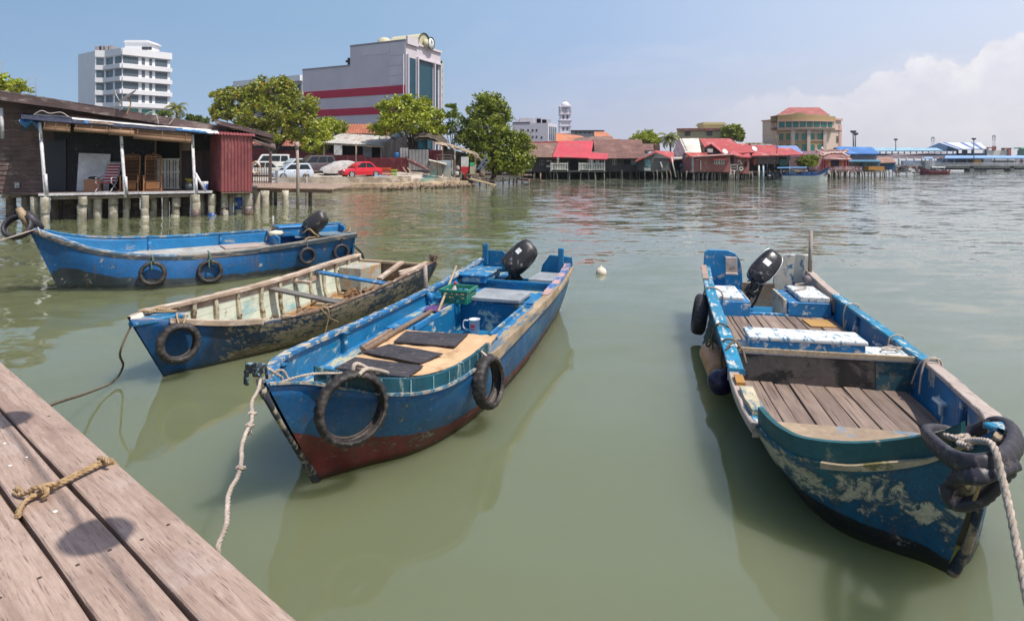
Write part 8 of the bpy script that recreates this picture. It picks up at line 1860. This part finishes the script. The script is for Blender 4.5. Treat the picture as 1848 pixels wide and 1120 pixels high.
part(e, 'roof_house', M_WB, lambda m: (m.box(D(257, 84, 175)+V((0, 0, -.5)), (6.3, 6, 3.4)), m.box(D(258, 79.5, 175), (6.9, 6.5, .35)))); part(e, 'roof_plant', plain('roof_plant_grey', (.3, .27, .27)), lambda m: [m.box(D(x, 90, 176), (U(.8, 2), 2, U(1, 2.2))) for x in (181, 188, 196, 203)]); part(e, 'louvre', M_FR, lambda m: [m.box(D(x, 87.5, 171.7), (.8, .2, .9)) for x in (259, 265, 271)])
# striped building
M_LAV = plain('lavender_grey_render', (.60, .54, .575), .8, .06, .25); M_LAV2 = plain('pale_lavender_panel', (.64, .58, .615), .8, .05, .3); M_CRIM = plain('crimson_stripe', (.47, .010, .05), .6, .08, .3)
e, zt = bld('striped_building', 'big lavender-grey building with two crimson stripes and teal glass end', 680, [(632, 120.17), (732.5, 114), (795, 125.6), (760, 150), (640, 150)], 73.5, 114, M_LAV)
A, B = (546, 126), (732.5, 114); Fl = face(A, B); tx = lambda px: ((px-546)/(732.5-546))*(126/114)**-0+0
def tpx(px): # fraction along the long wall of a pixel column
 q = (px-CX)/F; a, b = V((X_(*A), A[1])), V((X_(*B), B[1])); return (q*a.y-a.x)/((b.x-a.x)-q*(b.y-a.y))
z2 = Z_(119, 120); part(e, 'low_wing', M_LAV, lambda m: fq(m, Fl, 0, tpx(632), 1.4, z2, -22, 0)); part(e, 'coping', plain('coping_grey', (.3, .28, .32)), lambda m: (fq(m, Fl, 0, tpx(632), z2, z2+.25, -.3, .12), fq(m, Fl, tpx(632), 1, zt, zt+.28, -.3, .12)))
for y0, y1 in ((173.5, 158.5), (208, 194.5)): part(e, 'crimson_stripe', M_CRIM, lambda m: fq(m, Fl, tpx(549), tpx(731.5), Z_(y0-2, 117), Z_(y1-1.5, 117), .0, .09))
part(e, 'pale_panel', M_LAV2, lambda m: (fq(m, Fl, tpx(655), tpx(703), Z_(96, 115.5), zt-.1, 0, .04), fq(m, Fl, tpx(703.4), tpx(731), Z_(99, 114.5), zt-.1, 0, .05), fq(m, Fl, tpx(703.4), tpx(728), Z_(117, 114.5), Z_(101, 114.5), 0, .05), fq(m, Fl, tpx(703.4), tpx(728), Z_(135, 114.5), Z_(119, 114.5), 0, .05), fq(m, Fl, tpx(703.4), tpx(728), Z_(152, 114.5), Z_(137, 114.5), 0, .05))); part(e, 'white_downpipe', M_WB, lambda m: fq(m, Fl, tpx(728.5), tpx(729.3), 8, Z_(98, 114), .05, .2))
Fr = face((732.5, 114), (795, 125.6)); M_TEALG = plain('teal_glass', (.006, .060, .092), .45, .1, 0, bump=0); q_ = lambda px: (lambda q, a, b: (q*a.y-a.x)/((b.x-a.x)-q*(b.y-a.y)))((px-CX)/F, V((X_(732.5, 114), 114)), V((X_(795, 125.6), 125.6)))
for a, b, y, d in ((735, 750, 103, 114.5), (753.5, 780.5, 108.5, 118), (783.5, 790, 118, 124)): part(e, 'glass_curtain', M_TEALG, lambda m: fq(m, Fr, q_(a), q_(b), 3, Z_(y, d), .0, .04)); part(e, 'mullions', plain('teal_mullion', (.03, .12, .16), .4), lambda m: [fq(m, Fr, q_(a), q_(b), 4+i*1.7, 4.06+i*1.7, .03, .07) for i in range(9)])
part(e, 'pilasters', M_LAV2, lambda m: [fq(m, Fr, q_(x)-.012, q_(x)+.012, 3, zt-2.5, 0, .5) for x in (734, 751.7, 782, 793)]); part(e, 'cornice', M_LAV2, lambda m: (fq(m, Fr, q_(752), 1, zt-2.9, zt-2.6, 0, .5), fq(m, Fr, 0, q_(752), zt-.6, zt+.9, 0, .4), fq(m, Fr, q_(752), 1, zt-.3, zt+.1, 0, .35)))
# barrel vault with a clock in its round end
M_VAULT = plain('cream_vault', (.55, .50, .34), .6, .08, .4); vc = Fr(q_(765), zt-.2, .1); back = (Fl(0, 0)-Fl(1, 0)).normalized()
def vault(m):
 rows = []
 ax = Fr(1, 0)-Fr(0, 0); ax.normalize()
 for i in range(13): a = pi*i/12; o = ax*(-cos(a)*2.3)+V((0, 0, sin(a)*2.7)); rows.append([vc+o, vc+o+back*7])
 m.grid(rows); b = len(m.v); m.add([r[0] for r in rows], [tuple(range(13))], 0)
part(e, 'barrel_vault', M_VAULT, vault); ax = (Fr(1, 0)-Fr(0, 0)).normalized(); nrm = V((ax.y, -ax.x, 0)); part(e, 'vault_rim', plain('dark_green_rim', (.03, .08, .05)), lambda m: m.tube([vc+nrm*.1+ax*(-cos(pi*i/14)*2.35)+V((0, 0, sin(pi*i/14)*2.75)) for i in range(15)], .14, 6)); part(e, 'vault_core', M_VAULT, lambda m: m.lathe([(0, .5), (.7, .4), (.9, 0)], Matrix.Translation(vc+nrm*.3+V((0, 0, .8))) @ axes(nrm), 14))
ck = Fr(q_(772), zt+.8, .7); c_ = part(e, 'clock', plain('clock_white', (.8, .8, .78), .5), lambda m: m.lathe([(0, .12), (1.15, .12), (1.2, 0)], Matrix.Translation(ck) @ axes(nrm), 20))
mb = MB(); mb.tube([ck+nrm*.13+(ax*cos(a*pi/10)+V((0, 0, sin(a*pi/10))))*1.2 for a in range(20)], .10, 5, closed=True); up = V((0, 0, 1)); mb.bar(ck+nrm*.16, ck+nrm*.16+up*.75, .1, .1); mb.bar(ck+nrm*.16, ck+nrm*.16+ax*.4+up*.4, .1, .1); mb.build('clock_hands', plain('clock_dark', (.03, .08, .05)), c_, world=True, loc=(0, 0, 0))
part(e, 'roof_dome', M_VAULT, lambda m: m.lathe([(1.5, -1), (1.4, .6), (.8, 1.1), (0, 1.3)], Matrix.Translation(D(694, 79, 124)), 16)); part(e, 'roof_vent', plain('dark_vent', (.03, .03, .04)), lambda m: (m.box(D(630, 114, 121), (.5, .5, 2)), m.box(D(627, 111, 121), (.6, .5, .4))))
e, zt = bld('green_trim_tower', 'slim pale tower with green window bands just behind the glass end', 797, [(793, 133), (798.5, 133), (800.5, 140), (793, 150)], 107, 133, plain('pale_green_wall', (.5, .55, .46)))
Fc = face((793, 133), (798.5, 133))
for k in range(8): fwin(e, Fc, .2, .95, Z_(117+k*14.5, 133), Z_(110+k*14.5, 133), 1, plain('green_band', (.10, .26, .18)), M_PANE)
e, zt = bld('office_slab', 'grey-white flat-roofed block behind the olive-green tree', 490, [(428, 150), (545, 139), (560, 150), (440, 165)], 142, 139, plain('grey_white_wall', (.58, .56, .56), .8, .05)); Fc = face((428, 150), (545, 139))
mb = MB(); fq(mb, Fc, -.01, 1.02, zt-.6, zt+.7, -.2, 1.0); mb.build('roof_edge', M_WB, e, world=True, loc=(0, 0, 0))
for k in range(3): fwin(e, Fc, .04, .98, zt-3.2-k*3.6, zt-1.2-k*3.6, 14, M_FR, M_PGL)
e, zt = bld('hotel_block', 'mauve-white block with small windows and dark glass strips left of the clock tower', 965, [(925, 192), (989, 190), (1005, 196), (990, 220), (930, 220)], 222, 190, plain('mauve_white_wall', (.58, .55, .60), .8, .05)); Fc = face((925, 192), (989, 190)); Fr2 = face((989, 190), (1005, 196))
for tx_, ys in ((.28, (233, 245)), (.42, (233,)), (.55, (233, 245)), (.66, (233, 245)), (.80, (246,))):
 for y in ys: fwin(e, Fc, tx_, tx_+.045, Z_(y+4, 190), Z_(y, 190), 1, M_FR, M_FR)
for t in (.12, .34, .56, .78): fwin(e, Fr2, t, t+.15, Z_(254, 193), Z_(229, 193), 1, plain('navy_glass_strip', (.04, .09, .14), .15), M_PGL)
part(e, 'roof_plant', plain('plant_grey', (.42, .40, .42)), lambda m: [m.box(D(x, 220, 200), (U(1, 3), 2, U(.8, 2.6))) for x in (934, 945, 958, 971, 976, 982, 988)]); part(e, 'roof_line', plain('roof_line', (.12, .10, .12)), lambda m: fq(m, Fc, .0, .5, zt, zt+.4, -.3, .1))
# clock tower
M_CT = plain('white_tower_stucco', (.70, .66, .70), .7, .05)
e = T3('clock_tower', 'slender white clock tower with dome and spire', 'tower', 1021, 230, None, 1.4); cx_, cy_ = X_(1020.5, 230), 232.3; zz = lambda y: Z_(y, 230); sq = lambda m, w, y0, y1: m.box((cx_, cy_, (zz(y0)+zz(y1))/2), (w, w, zz(y1)-zz(y0)))
part(e, 'shaft', M_CT, lambda m: (m.box((cx_, cy_, (1.4+zz(217))/2), (4.2, 4.2, zz(217)-1.4)), sq(m, 4.9, 241, 239.5), sq(m, 4.7, 228, 227), [m.box((cx_+a*1.95, cy_+b*1.95, (1.4+zz(217))/2), (.6, .6, zz(217)-1.4)) for a in (-1, 1) for b in (-1, 1)])); part(e, 'belfry', M_CT, lambda m: (sq(m, 4.9, 218, 216.5), sq(m, 3.9, 216.5, 206), sq(m, 4.7, 206.5, 205.2))); part(e, 'clock_stage', M_CT, lambda m: (sq(m, 3.9, 205, 192), sq(m, 4.6, 193, 191.6), [m.lathe([(.32, zz(205)), (.32, zz(192)), (.1, zz(189)), (0, zz(188))], Matrix.Translation((cx_+a*1.9, cy_+b*1.9, 0)), 8) for a in (-1, 1) for b in (-1, 1)])); part(e, 'dome', M_CT, lambda m: m.lathe([(1.75, zz(191.5)), (1.8, zz(189)), (1.5, zz(186)), (.9, zz(183.6)), (.35, zz(182.5)), (.3, zz(180.5)), (.45, zz(180)), (.12, zz(179)), (0, zz(176.5))], Matrix.Translation((cx_, cy_, 0)), 16))
for y0, y1 in ((214.5, 208), (235, 230)):
 for dx in (-.75, .75): part(e, 'arched_window', plain('louvre_grey', (.10, .10, .14)), lambda m: m.box((cx_+dx, cy_-2.12 if y0 > 220 else cy_-1.97, (zz(y0)+zz(y1))/2), (.75, .12, zz(y1)-zz(y0))))
part(e, 'clock_face', plain('clock_face', (.42, .40, .46)), lambda m: m.lathe([(0, .1), (1.25, .1), (1.35, 0)], Matrix.Translation((cx_, cy_-1.95, zz(198))) @ axes((0, -1, 0)), 20)); part(e, 'clock_hands', M_FR, lambda m: (m.bar((cx_, cy_-2.1, zz(198)), (cx_, cy_-2.1, zz(198)+.9), .12, .08), m.bar((cx_, cy_-2.1, zz(198)), (cx_+.6, cy_-2.1, zz(198)-.3), .12, .08)))
# smaller roofs behind
for nm, lab, px, plan, y, dd, mat, rf in (('hall', 'grey flat building right of the clock tower behind the orange roof', 1060, [(1030, 185), (1092, 185), (1092, 200), (1030, 200)], 237, 185, plain('grey_hall_wall', (.36, .36, .36)), None),
  ('tile_house', 'orange tiled roof between the mauve-white block and the brown roofs', 1030, [(1004, 140), (1066, 140), (1066, 150), (1004, 150)], 254, 140, plain('tile_house_wall', (.45, .4, .36)), [(1003, 255, 139), (1070, 254, 139), (1048, 245, 147), (1003, 239.5, 147)]),
  ('tile_house', 'salmon tiled roof behind the big brown roof', 1095, [(1076, 150), (1120, 150), (1118, 160), (1076, 160)], 251, 150, plain('salmon_house_wall', (.5, .44, .4)), [(1074, 252, 149), (1112, 252, 149), (1092, 237.5, 157), (1072, 238, 157)])):
 e, zt = bld(nm, lab, px, plan, y, dd, mat)
 if rf: part(e, 'roof', worn(nm+'_orange', (.50, .17, .07), (.55, .32, .24), .2, .8, dirt=.12), lambda m: roofq(m, rf, .25))
 else:
  part(e, 'roof_edge', M_FR, lambda m: m.bar(D(1030, 236.5, 184.8), D(1090, 236.5, 184.8), .4, .5))
  Fc = face(plan[0], plan[1]); [fwin(e, Fc, .12+i*.13, .2+i*.13, Z_(241, 185), Z_(238.5, 185), 1, M_FR, M_FR) for i in range(6)]
M_OCH = plain('ochre_wall', (.50, .42, .24), .8, .08); e, zt = bld('ochre_block', 'ochre-yellow flat block with a tree on its roof corner', 1265, [(1222, 142), (1308, 140), (1312, 155), (1222, 155)], 233, 140, M_OCH); Fc = face((1222, 142), (1308, 140))
part(e, 'roof_edge', worn('maroon_edge', (.28, .10, .08)), lambda m: fq(m, Fc, -.01, 1.01, zt-.2, zt+.25, -.2, .5)); part(e, 'stair_house', M_OCH, lambda m: (m.box(D(1283, 229, 146), (5, 5, 1.9)), m.box(D(1283, 225.3, 146), (5.6, 5.6, .3), m=0)))
for t in (.16, .62): fwin(e, Fc, t, t+.12, Z_(245, 141), Z_(237, 141), 2, M_FR, plain('ochre_pane', (.10, .08, .07), .3)); part(e, 'window_hood', worn('pink_hood', (.45, .16, .14)), lambda m: fq(m, Fc, t-.02, t+.14, Z_(236.4, 141), Z_(235.6, 141), 0, .8))
e, zt = bld('low_ochre_house', 'low ochre house right of the roof tree', 1365, [(1345, 148), (1378, 148), (1378, 158), (1345, 158)], 257.5, 148, M_OCH); Fc = face((1345, 148), (1378, 148)); [fwin(e, Fc, .15+i*.25, .3+i*.25, Z_(262, 148), Z_(259, 148), 1, M_FR, M_FR) for i in range(3)]
tree('roof_tree', 'round dark tree growing on the corner of the ochre block', 'tree', V((X_(1322, 137), 137, 1.4)), [blob(1322, 236, 137, 17, 11), blob(1311, 241, 137, 11, 9), blob(1334, 246, 137, 10, 9), blob(1322, 246, 136, 16, 9)], .2, .30, L_DEEP, 1.5)
tree('shade_tree', 'bright green domed tree behind the big brown roof', 'tree', V((X_(1165, 120), 120, 1.4)), [blob(1166, 247, 120, 21, 11), blob(1152, 253, 119, 15, 9), blob(1180, 254, 119, 15, 10), blob(1166, 258, 118, 24, 10)], .25, .28, L_BRIGHT, 1.3)
palm('palm_tree', 'shaggy palm between the domed tree and the white roof', V((X_(1207, 106), 106, 1.4)), D(1208, 250, 106), 26, 2.9, L_PALM, 1.0)
palm('palm_tree', 'coconut palm in front of the white tower block', V((X_(322, 88), 88, 1.4)), D(318, 196, 88), 20, 2.5, L_PALM, 1.2)
tree('palm_clump', 'low bushy greenery beside the coconut palm', 'tree', V((X_(345, 90), 90, 1.4)), [blob(345, 214, 90, 10, 6), blob(362, 218, 90, 12, 8), blob(300, 205, 90, 12, 6)], .1, .2, L_MID, 1.2)
tree('shade_tree', 'bright treetop above the roof at the left edge of the view', 'tree', V((X_(14, 60), 60, 1.4)), [blob(-4, 148, 60, 40, 14), blob(28, 156, 60, 26, 9), blob(-30, 160, 60, 40, 16)], .3, .2, L_BRIGHT, 1.0)
for x, y0, y1, lab in ((3, 150, 108, 'tall thin antenna mast left of the treetop'), (53, 165, 136, 'left one of two short antenna masts behind the roof'), (65, 165, 136, 'right one of two short antenna masts behind the roof'), (206, 184, 172, 'thin stub mast on the roof ridge below the white tower block')):
 mb = MB(); mb.tube([D(x, y0+30, 60), D(x, y1, 60)], .03, 5); mb.box(D(x, y1+6, 60), (.12, .05, .03)); tag(mb.build('antenna', plain('antenna_grey', (.25, .25, .28))), lab, 'antenna')
e, zt = bld('far_house', 'small pale building glimpsed between the palm and the olive-green tree', 380, [(345, 120), (378, 118), (380, 130), (345, 130)], 213, 118, plain('mauve_house', (.5, .46, .48))); Fc = face((345, 120), (378, 118)); fwin(e, Fc, .3, .6, Z_(219, 119), Z_(216, 119), 2)
# civic building
M_BEI = plain('beige_render', (.60, .47, .39), .8, .05, .2); M_PKT = plain('pink_trim', (.55, .33, .28), .8, .05); M_OCB = plain('ochre_panel', (.46, .31, .15), .8, .1); M_GGL = plain('green_glazing', (.02, .17, .14), .12, bump=0)
e, zt = bld('civic_building', 'beige civic block with red hipped roof, ochre parapet and green windows', 1447, [(1376, 157), (1403, 152), (1430, 148.5), (1458, 148), (1487, 149), (1518, 153), (1518, 175), (1376, 175)], 216, 150, M_BEI)
cols = [(1403, 152), (1430, 148.5), (1458, 148), (1487, 149)]; zr = lambda y: Z_(y, 150)
for i in range(3):
 Fc = face(cols[i], cols[i+1])
 for y0, y1 in ((253, 241), (272.5, 261), (290, 280)):
  for a, b in ((.08, .40), (.60, .92)): fwin(e, Fc, a, b, zr(y0), zr(y1), 2, plain('teal_frame', (.05, .2, .18)), M_GGL)
 part(e, 'ochre_spandrel', M_OCB, lambda m: [fq(m, Fc, .03, .97, zr(y+7), zr(y), .0, .04) for y in (254, 273)]); part(e, 'window_surround', M_OCB, lambda m: [fq(m, Fc, a, b, zr(y0), zr(y1), 0, .04) for a, b in ((.42, .58),) for y0, y1 in ((252, 241), (272, 261))]); part(e, 'string_course', M_PKT, lambda m: [fq(m, Fc, 0, 1, zr(y+1.2), zr(y-.3), 0, .3) for y in (237.5, 234, 253.5, 273)])
for x, d in cols: part(e, 'pilaster', M_BEI, lambda m: m.box(V((X_(x, d), d-.15, (zr(292)+zr(233))/2)), (.8, .7, zr(233)-zr(292))))
def arc(px): t = (px-1403)/(1508-1403); return 149.6-2.0*sin(pi*max(0, min(1, t)))
axs = [1403+i*(105/12) for i in range(13)]
def band(m, y0, y1, o=0, yf=None, back=4):
 rows = []
 for x in axs: d = arc(x)-o; ya = y1 if yf is None else yf(x); p = V((X_(x, d), d, 0)); rows.append([p+V((0, 0, zr(y0))), p+V((0, 0, zr(ya))), p+V((0, back, zr(ya))), p+V((0, back, zr(y0)))])
 m.grid(rows, cv=True, smooth=False, flip=True)
part(e, 'bowed_floor', M_BEI, lambda m: (band(m, 235, 231, .5), band(m, 231, 219, .3))); part(e, 'bowed_trim', M_PKT, lambda m: (band(m, 220.5, 219, .8), band(m, 232, 231, .75)))
for i in range(8):
 a, b = 1405.5+i*12.7, 1405.5+i*12.7+(10.6 if i < 7 else 7); Fc = face((a, arc(a)-.32), (b, arc(b)-.32)); fwin(e, Fc, .02, .98, zr(230.4), zr(221), 2, plain('dark_teal_frame', (.04, .12, .12)), M_GGL)
part(e, 'ochre_parapet', M_OCB, lambda m: band(m, 219, 210, .45, lambda x: 208.5-3.8*exp(-((x-1442)/13)**2)+max(0, (x-1470)/36)*2.2)); part(e, 'roof', worn('terracotta_hip_roof', (.34, .085, .065), (.45, .2, .17), .2, 1, dirt=.1), lambda m: (roofq(m, [(1404, 206.5, 151), (1496, 206.5, 151), (1479, 194, 158), (1423, 194, 158)], .4), roofq(m, [(1404, 206.5, 151), (1423, 194, 158), (1406, 206.5, 166)], .3), roofq(m, [(1496, 206.5, 151), (1479, 194, 158), (1494, 206.5, 166)], .3))); part(e, 'roof_eave', M_PKT, lambda m: (m.bar(D(1403.5, 207.5, 150.8), D(1496.5, 207.5, 150.8), .5, .35),)); Fc = face((1487, 149), (1518, 153)); fwin(e, Fc, .70, .82, zr(258), zr(244.5), 1, M_PKT, M_PANE); part(e, 'wing_trim', M_PKT, lambda m: (fq(m, Fc, 0, 1, zr(234.5), zr(232.8), 0, .3), fq(m, Fc, .85, 1, zr(292), zr(224), 0, .15), fq(m, Fc, 0, 1.02, zt-.1, zt+.4, 0, .4))); Fc = face((1376, 157), (1403, 152)); part(e, 'left_wing_trim', M_PKT, lambda m: (fq(m, Fc, -.02, 1, zt, zt+.3, 0, .3), fq(m, Fc, 0, 1, zr(243), zr(242.4), 0, .06)))
# ------------------------------------------------------------------ ferry pier on the right
M_PB = worn('pale_blue_roof', (.26, .44, .58), (.4, .55, .65), .2, .5, dirt=.1); M_PB2 = worn('sky_blue_roof', (.22, .38, .68), (.4, .55, .75), .2, .5, dirt=.08); M_NAVYF = plain('navy_frame', (.03, .06, .16), .6); M_PC = worn('pier_concrete', (.26, .25, .25), (.38, .36, .34), .3, .6, dirt=.3)
e = T3('ferry_hall', 'blue ferry terminal hall with striped white and blue roof', 'building', 1725, 190); part(e, 'roof', plain('white_roof_sheet', (.62, .66, .74), .5), lambda m: roofq(m, [(1730, 269, 184), (1781, 268, 184), (1769, 257.5, 200), (1695.5, 257.5, 200)], .3)); part(e, 'roof_stripe', plain('blue_roof_stripe', (.10, .16, .38), .5), lambda m: [roofq(m, [(1730+51*a, 268.7-a, 183.9), (1730+51*b, 268.7-b, 183.9), (1695.5+73.5*b, 257.2, 199.9), (1695.5+73.5*a, 257.2, 199.9)], .05) for a, b in ((.06, .15), (.5, .58), (.76, .86))]); part(e, 'gable', plain('blue_gable', (.09, .17, .32), .7), lambda m: slabp(m, [(1672, 268), (1680, 273), (1730, 273), (1730, 269), (1695.5, 258)], 192, .5)); part(e, 'walls', M_NAVYF, lambda m: (rect(m, 1726, 281, 1781, 276.5, 186, .5), [rect(m, x-1, 281, x+1, 268, 186, .5) for x in (1729, 1742, 1756, 1780)], rect(m, 1730, 270.3, 1781, 268.3, 185.6, .4), rect(m, 1738, 281, 1746, 269, 187, .5)))
e = T3('covered_walk', 'long pale blue roofed walkway leading to the ferry hall', 'walkway', 1640, 180); part(e, 'roof', M_PB, lambda m: roofq(m, [(1580, 272, 178), (1702, 271.5, 178), (1690, 267, 186), (1576, 266.6, 186)], .25)); part(e, 'floor', M_NAVYF, lambda m: (rect(m, 1582, 283, 1726, 277.5, 180, 5), rect(m, 1582, 273.5, 1700, 272, 178.4, .3))); part(e, 'posts', M_NAVYF, lambda m: [m.tube([D(x, 278, 179), D(x, 272, 179)], .16, 5) for x in range(1588, 1726, 11)])
e = T3('ramp', 'mauve sloping boarding ramp under the pale blue walkway roof', 'ramp', 1640, 165); part(e, 'slab', plain('mauve_concrete', (.36, .28, .29), .8), lambda m: (slabp(m, [(1610, 281.5), (1706, 275.5), (1706, 274), (1610, 280)], 166, 3), rect(m, 1580, 286, 1706, 281, 164, 4))); part(e, 'posts', M_PC, lambda m: [m.tube([D(x, 308, 164), D(x, 284, 164)], .22, 6) for x in range(1622, 1712, 14)])
e = T3('pier', 'long grey concrete pier with a sky-blue canopy at the right edge', 'pier', 1780, 160); part(e, 'deck', M_PC, lambda m: (rect(m, 1615, 303.5, 1990, 298.8, 156, 8), rect(m, 1640, 300, 1990, 297.2, 155.6, .3))); part(e, 'gap_shade_slabs', M_FR, lambda m: [rect(m, x, 306.5, x+4, 303, 156.4, 1.5) for x in range(1660, 1985, 7)])  # dark slabs stand in for shade in the gaps under the deck
for x in (1687, 1748, 1821, 1895): part(e, 'pile_cap', M_PC, lambda m: (m.box(D(x, 306, 157), (.9, 2, 2.6)), m.box(D(x, 310.5, 157), (.7, 1.6, 2.2))))
part(e, 'canopy', M_PB2, lambda m: roofq(m, [(1705, 285, 157), (1990, 284.5, 157), (1990, 280.8, 163), (1707, 280.8, 163)], .25)); part(e, 'small_canopy', M_PB2, lambda m: roofq(m, [(1667, 285.6, 157), (1684, 285.6, 157), (1683, 283.6, 161), (1668, 283.6, 161)], .2)); part(e, 'canopy_posts', plain('grey_canopy_post', (.28, .30, .36), .6), lambda m: [m.tube([D(x, 299, 158.5), D(x, 284, 158.5)], .14, 5) for x in (1670, 1681, 1708, 1722, 1745, 1770, 1795, 1819, 1843, 1870)]); part(e, 'waiting_hall', plain('blue_grey_hall', (.15, .20, .28), .5, .4, .4), lambda m: (rect(m, 1700, 298.5, 1775, 286, 161, 2), rect(m, 1630, 297.5, 1700, 290, 161, 1))); part(e, 'railing', plain('pale_railing', (.40, .42, .46)), lambda m: (m.tube([D(1632, 294.5, 156), D(1990, 294.5, 156)], .06, 5), m.tube([D(1632, 296.5, 156), D(1990, 296.5, 156)], .06, 5), [m.tube([D(x, 298.8, 156), D(x, 294, 156)], .06, 4) for x in range(1640, 1985, 9)]))
part(e, 'kiosk', plain('orange_kiosk', (.5, .24, .05)), lambda m: (m.box(D(1762, 293, 158), (1.6, 1, 1.5)), m.box(D(1768, 296, 158), (1.2, 1, .8))))
e = T3('ferry', 'white ferry with dark windows lying behind the pier', 'ship', 1812, 172); part(e, 'superstructure', plain('cream_white_ship', (.58, .55, .54)), lambda m: (rect(m, 1786, 300, 1836, 289.5, 170, 4), rect(m, 1790, 289.5, 1832, 287, 169.6, 4))); part(e, 'window_band', M_PGL, lambda m: [rect(m, 1792+i*5, 293.5, 1795.5+i*5, 291, 169.9, .1) for i in range(8)]); part(e, 'hull', plain('grey_ship_hull', (.35, .33, .34)), lambda m: slabp(m, [(1782, 308), (1845, 308), (1852, 298), (1780, 298)], 169.5, 5)); part(e, 'bow_house', plain('mauve_ship', (.42, .34, .36)), lambda m: rect(m, 1834, 300, 1852, 286, 169.8, 4)); part(e, 'arched_door', M_FR, lambda m: rect(m, 1842, 300, 1846.5, 289, 169.6, .1))
e = T3('cargo_ship', 'white-hulled ship with red gantries beyond the ferry hall', 'ship', 1800, 420); part(e, 'hull', plain('cream_ship_hull', (.66, .60, .54)), lambda m: slabp(m, [(1778, 291), (1822, 291), (1819, 271), (1780, 271)], 420, 3)); part(e, 'gantry', plain('rust_red_gantry', (.38, .07, .04)), lambda m: (rect(m, 1781, 271, 1784, 266, 419, 2), rect(m, 1781, 268, 1798, 266, 419, 2), rect(m, 1794, 271, 1798, 264, 419, 2), rect(m, 1811, 269, 1826, 267, 419, 2), rect(m, 1811, 271, 1814, 267, 419, 2), rect(m, 1820, 281, 1825, 267, 419, 2)))
e = T3('green_ship', 'green and white ship bridge at the far right edge', 'ship', 1846, 400); part(e, 'hull', plain('teal_ship_hull', (.06, .28, .30)), lambda m: slabp(m, [(1846, 291), (1910, 291), (1910, 274), (1848, 279)], 400, 6)); part(e, 'bridge', plain('dark_green_bridge', (.05, .16, .14)), lambda m: (rect(m, 1845, 279, 1890, 271, 399, 4), rect(m, 1847, 271, 1886, 267, 399, 4))); part(e, 'roof', plain('mint_roof', (.25, .62, .42)), lambda m: rect(m, 1843, 268.3, 1890, 266, 398, 6))
for x, yt, lab in ((1684, 247, 'pale harbour crane behind the ferry hall gable'), (1794, 244, 'tall pale harbour crane above the red gantries')):
 e = T3('harbour_crane', lab, 'crane', x, 620, 'harbour cranes on the skyline'); part(e, 'tower', plain('pale_crane', (.45, .44, .46), .7), lambda m: ([m.tube([D(x+sx*2.6, 290, 620+sy*3), D(x+sx*1.5, yt+3, 620+sy)], .35, 5) for sx in (-1, 1) for sy in (-1, 1)], [m.bar(D(x-2.4+i*.12, 272-i*4, 619), D(x+2.4-i*.12, 270-i*4, 619), .3, .3) for i in range(6)])); part(e, 'head', plain('pale_crane_head', (.38, .37, .40), .7), lambda m: (m.tube([D(x-2.2, yt+6, 620), D(x-1.6, yt+1, 620), D(x, yt, 620), D(x+1.6, yt+1, 620), D(x+2.2, yt+6, 620)], .7, 6), m.box(D(x, yt+8, 620), (2.5, 2, 1.2))))
for x, yt, yb, d, lab in ((1540, 237, 268, 112, 'taller of two floodlight masts behind the blue hipped roof'), (1543.6, 241, 268, 116, 'shorter of two floodlight masts behind the blue hipped roof'), (1616.5, 251, 272, 176, 'lamp post rising over the pale blue walkway roof'), (1757.5, 250, 299, 157, 'tall lamp post standing on the pier before the striped roof')):
 e = T3('lamp_post', lab, 'lamp post', x, d, 'lamp masts near the pier'); part(e, 'mast', plain('grey_lamp_mast', (.18, .18, .20)), lambda m: m.tube([D(x, yb, d), D(x, yt, d)], .11, 6)); part(e, 'lamp_head', M_FR, lambda m: (m.box(D(x, yt+.5, d), (.9, .4, .35)), m.box(D(x, yt+2, d), (.5, .3, .25))))
# ------------------------------------------------------------------ humid air over the strait
t = NT('humid_air'); v = t.n('VolumePrincipled', {'Color': (.80, .84, .92), 'Density': .0002, 'Anisotropy': .25}); t.t.links.new(v.outputs[0], t.out.inputs['Volume'])
mb = MB(); mb.box((0, 2800, 19), (6200, 6800, 42)); o = mb.build('haze', t.mat, loc=(0, 0, 0)); tag(o, kind='stuff'); SC.cycles.volume_bounces = 1
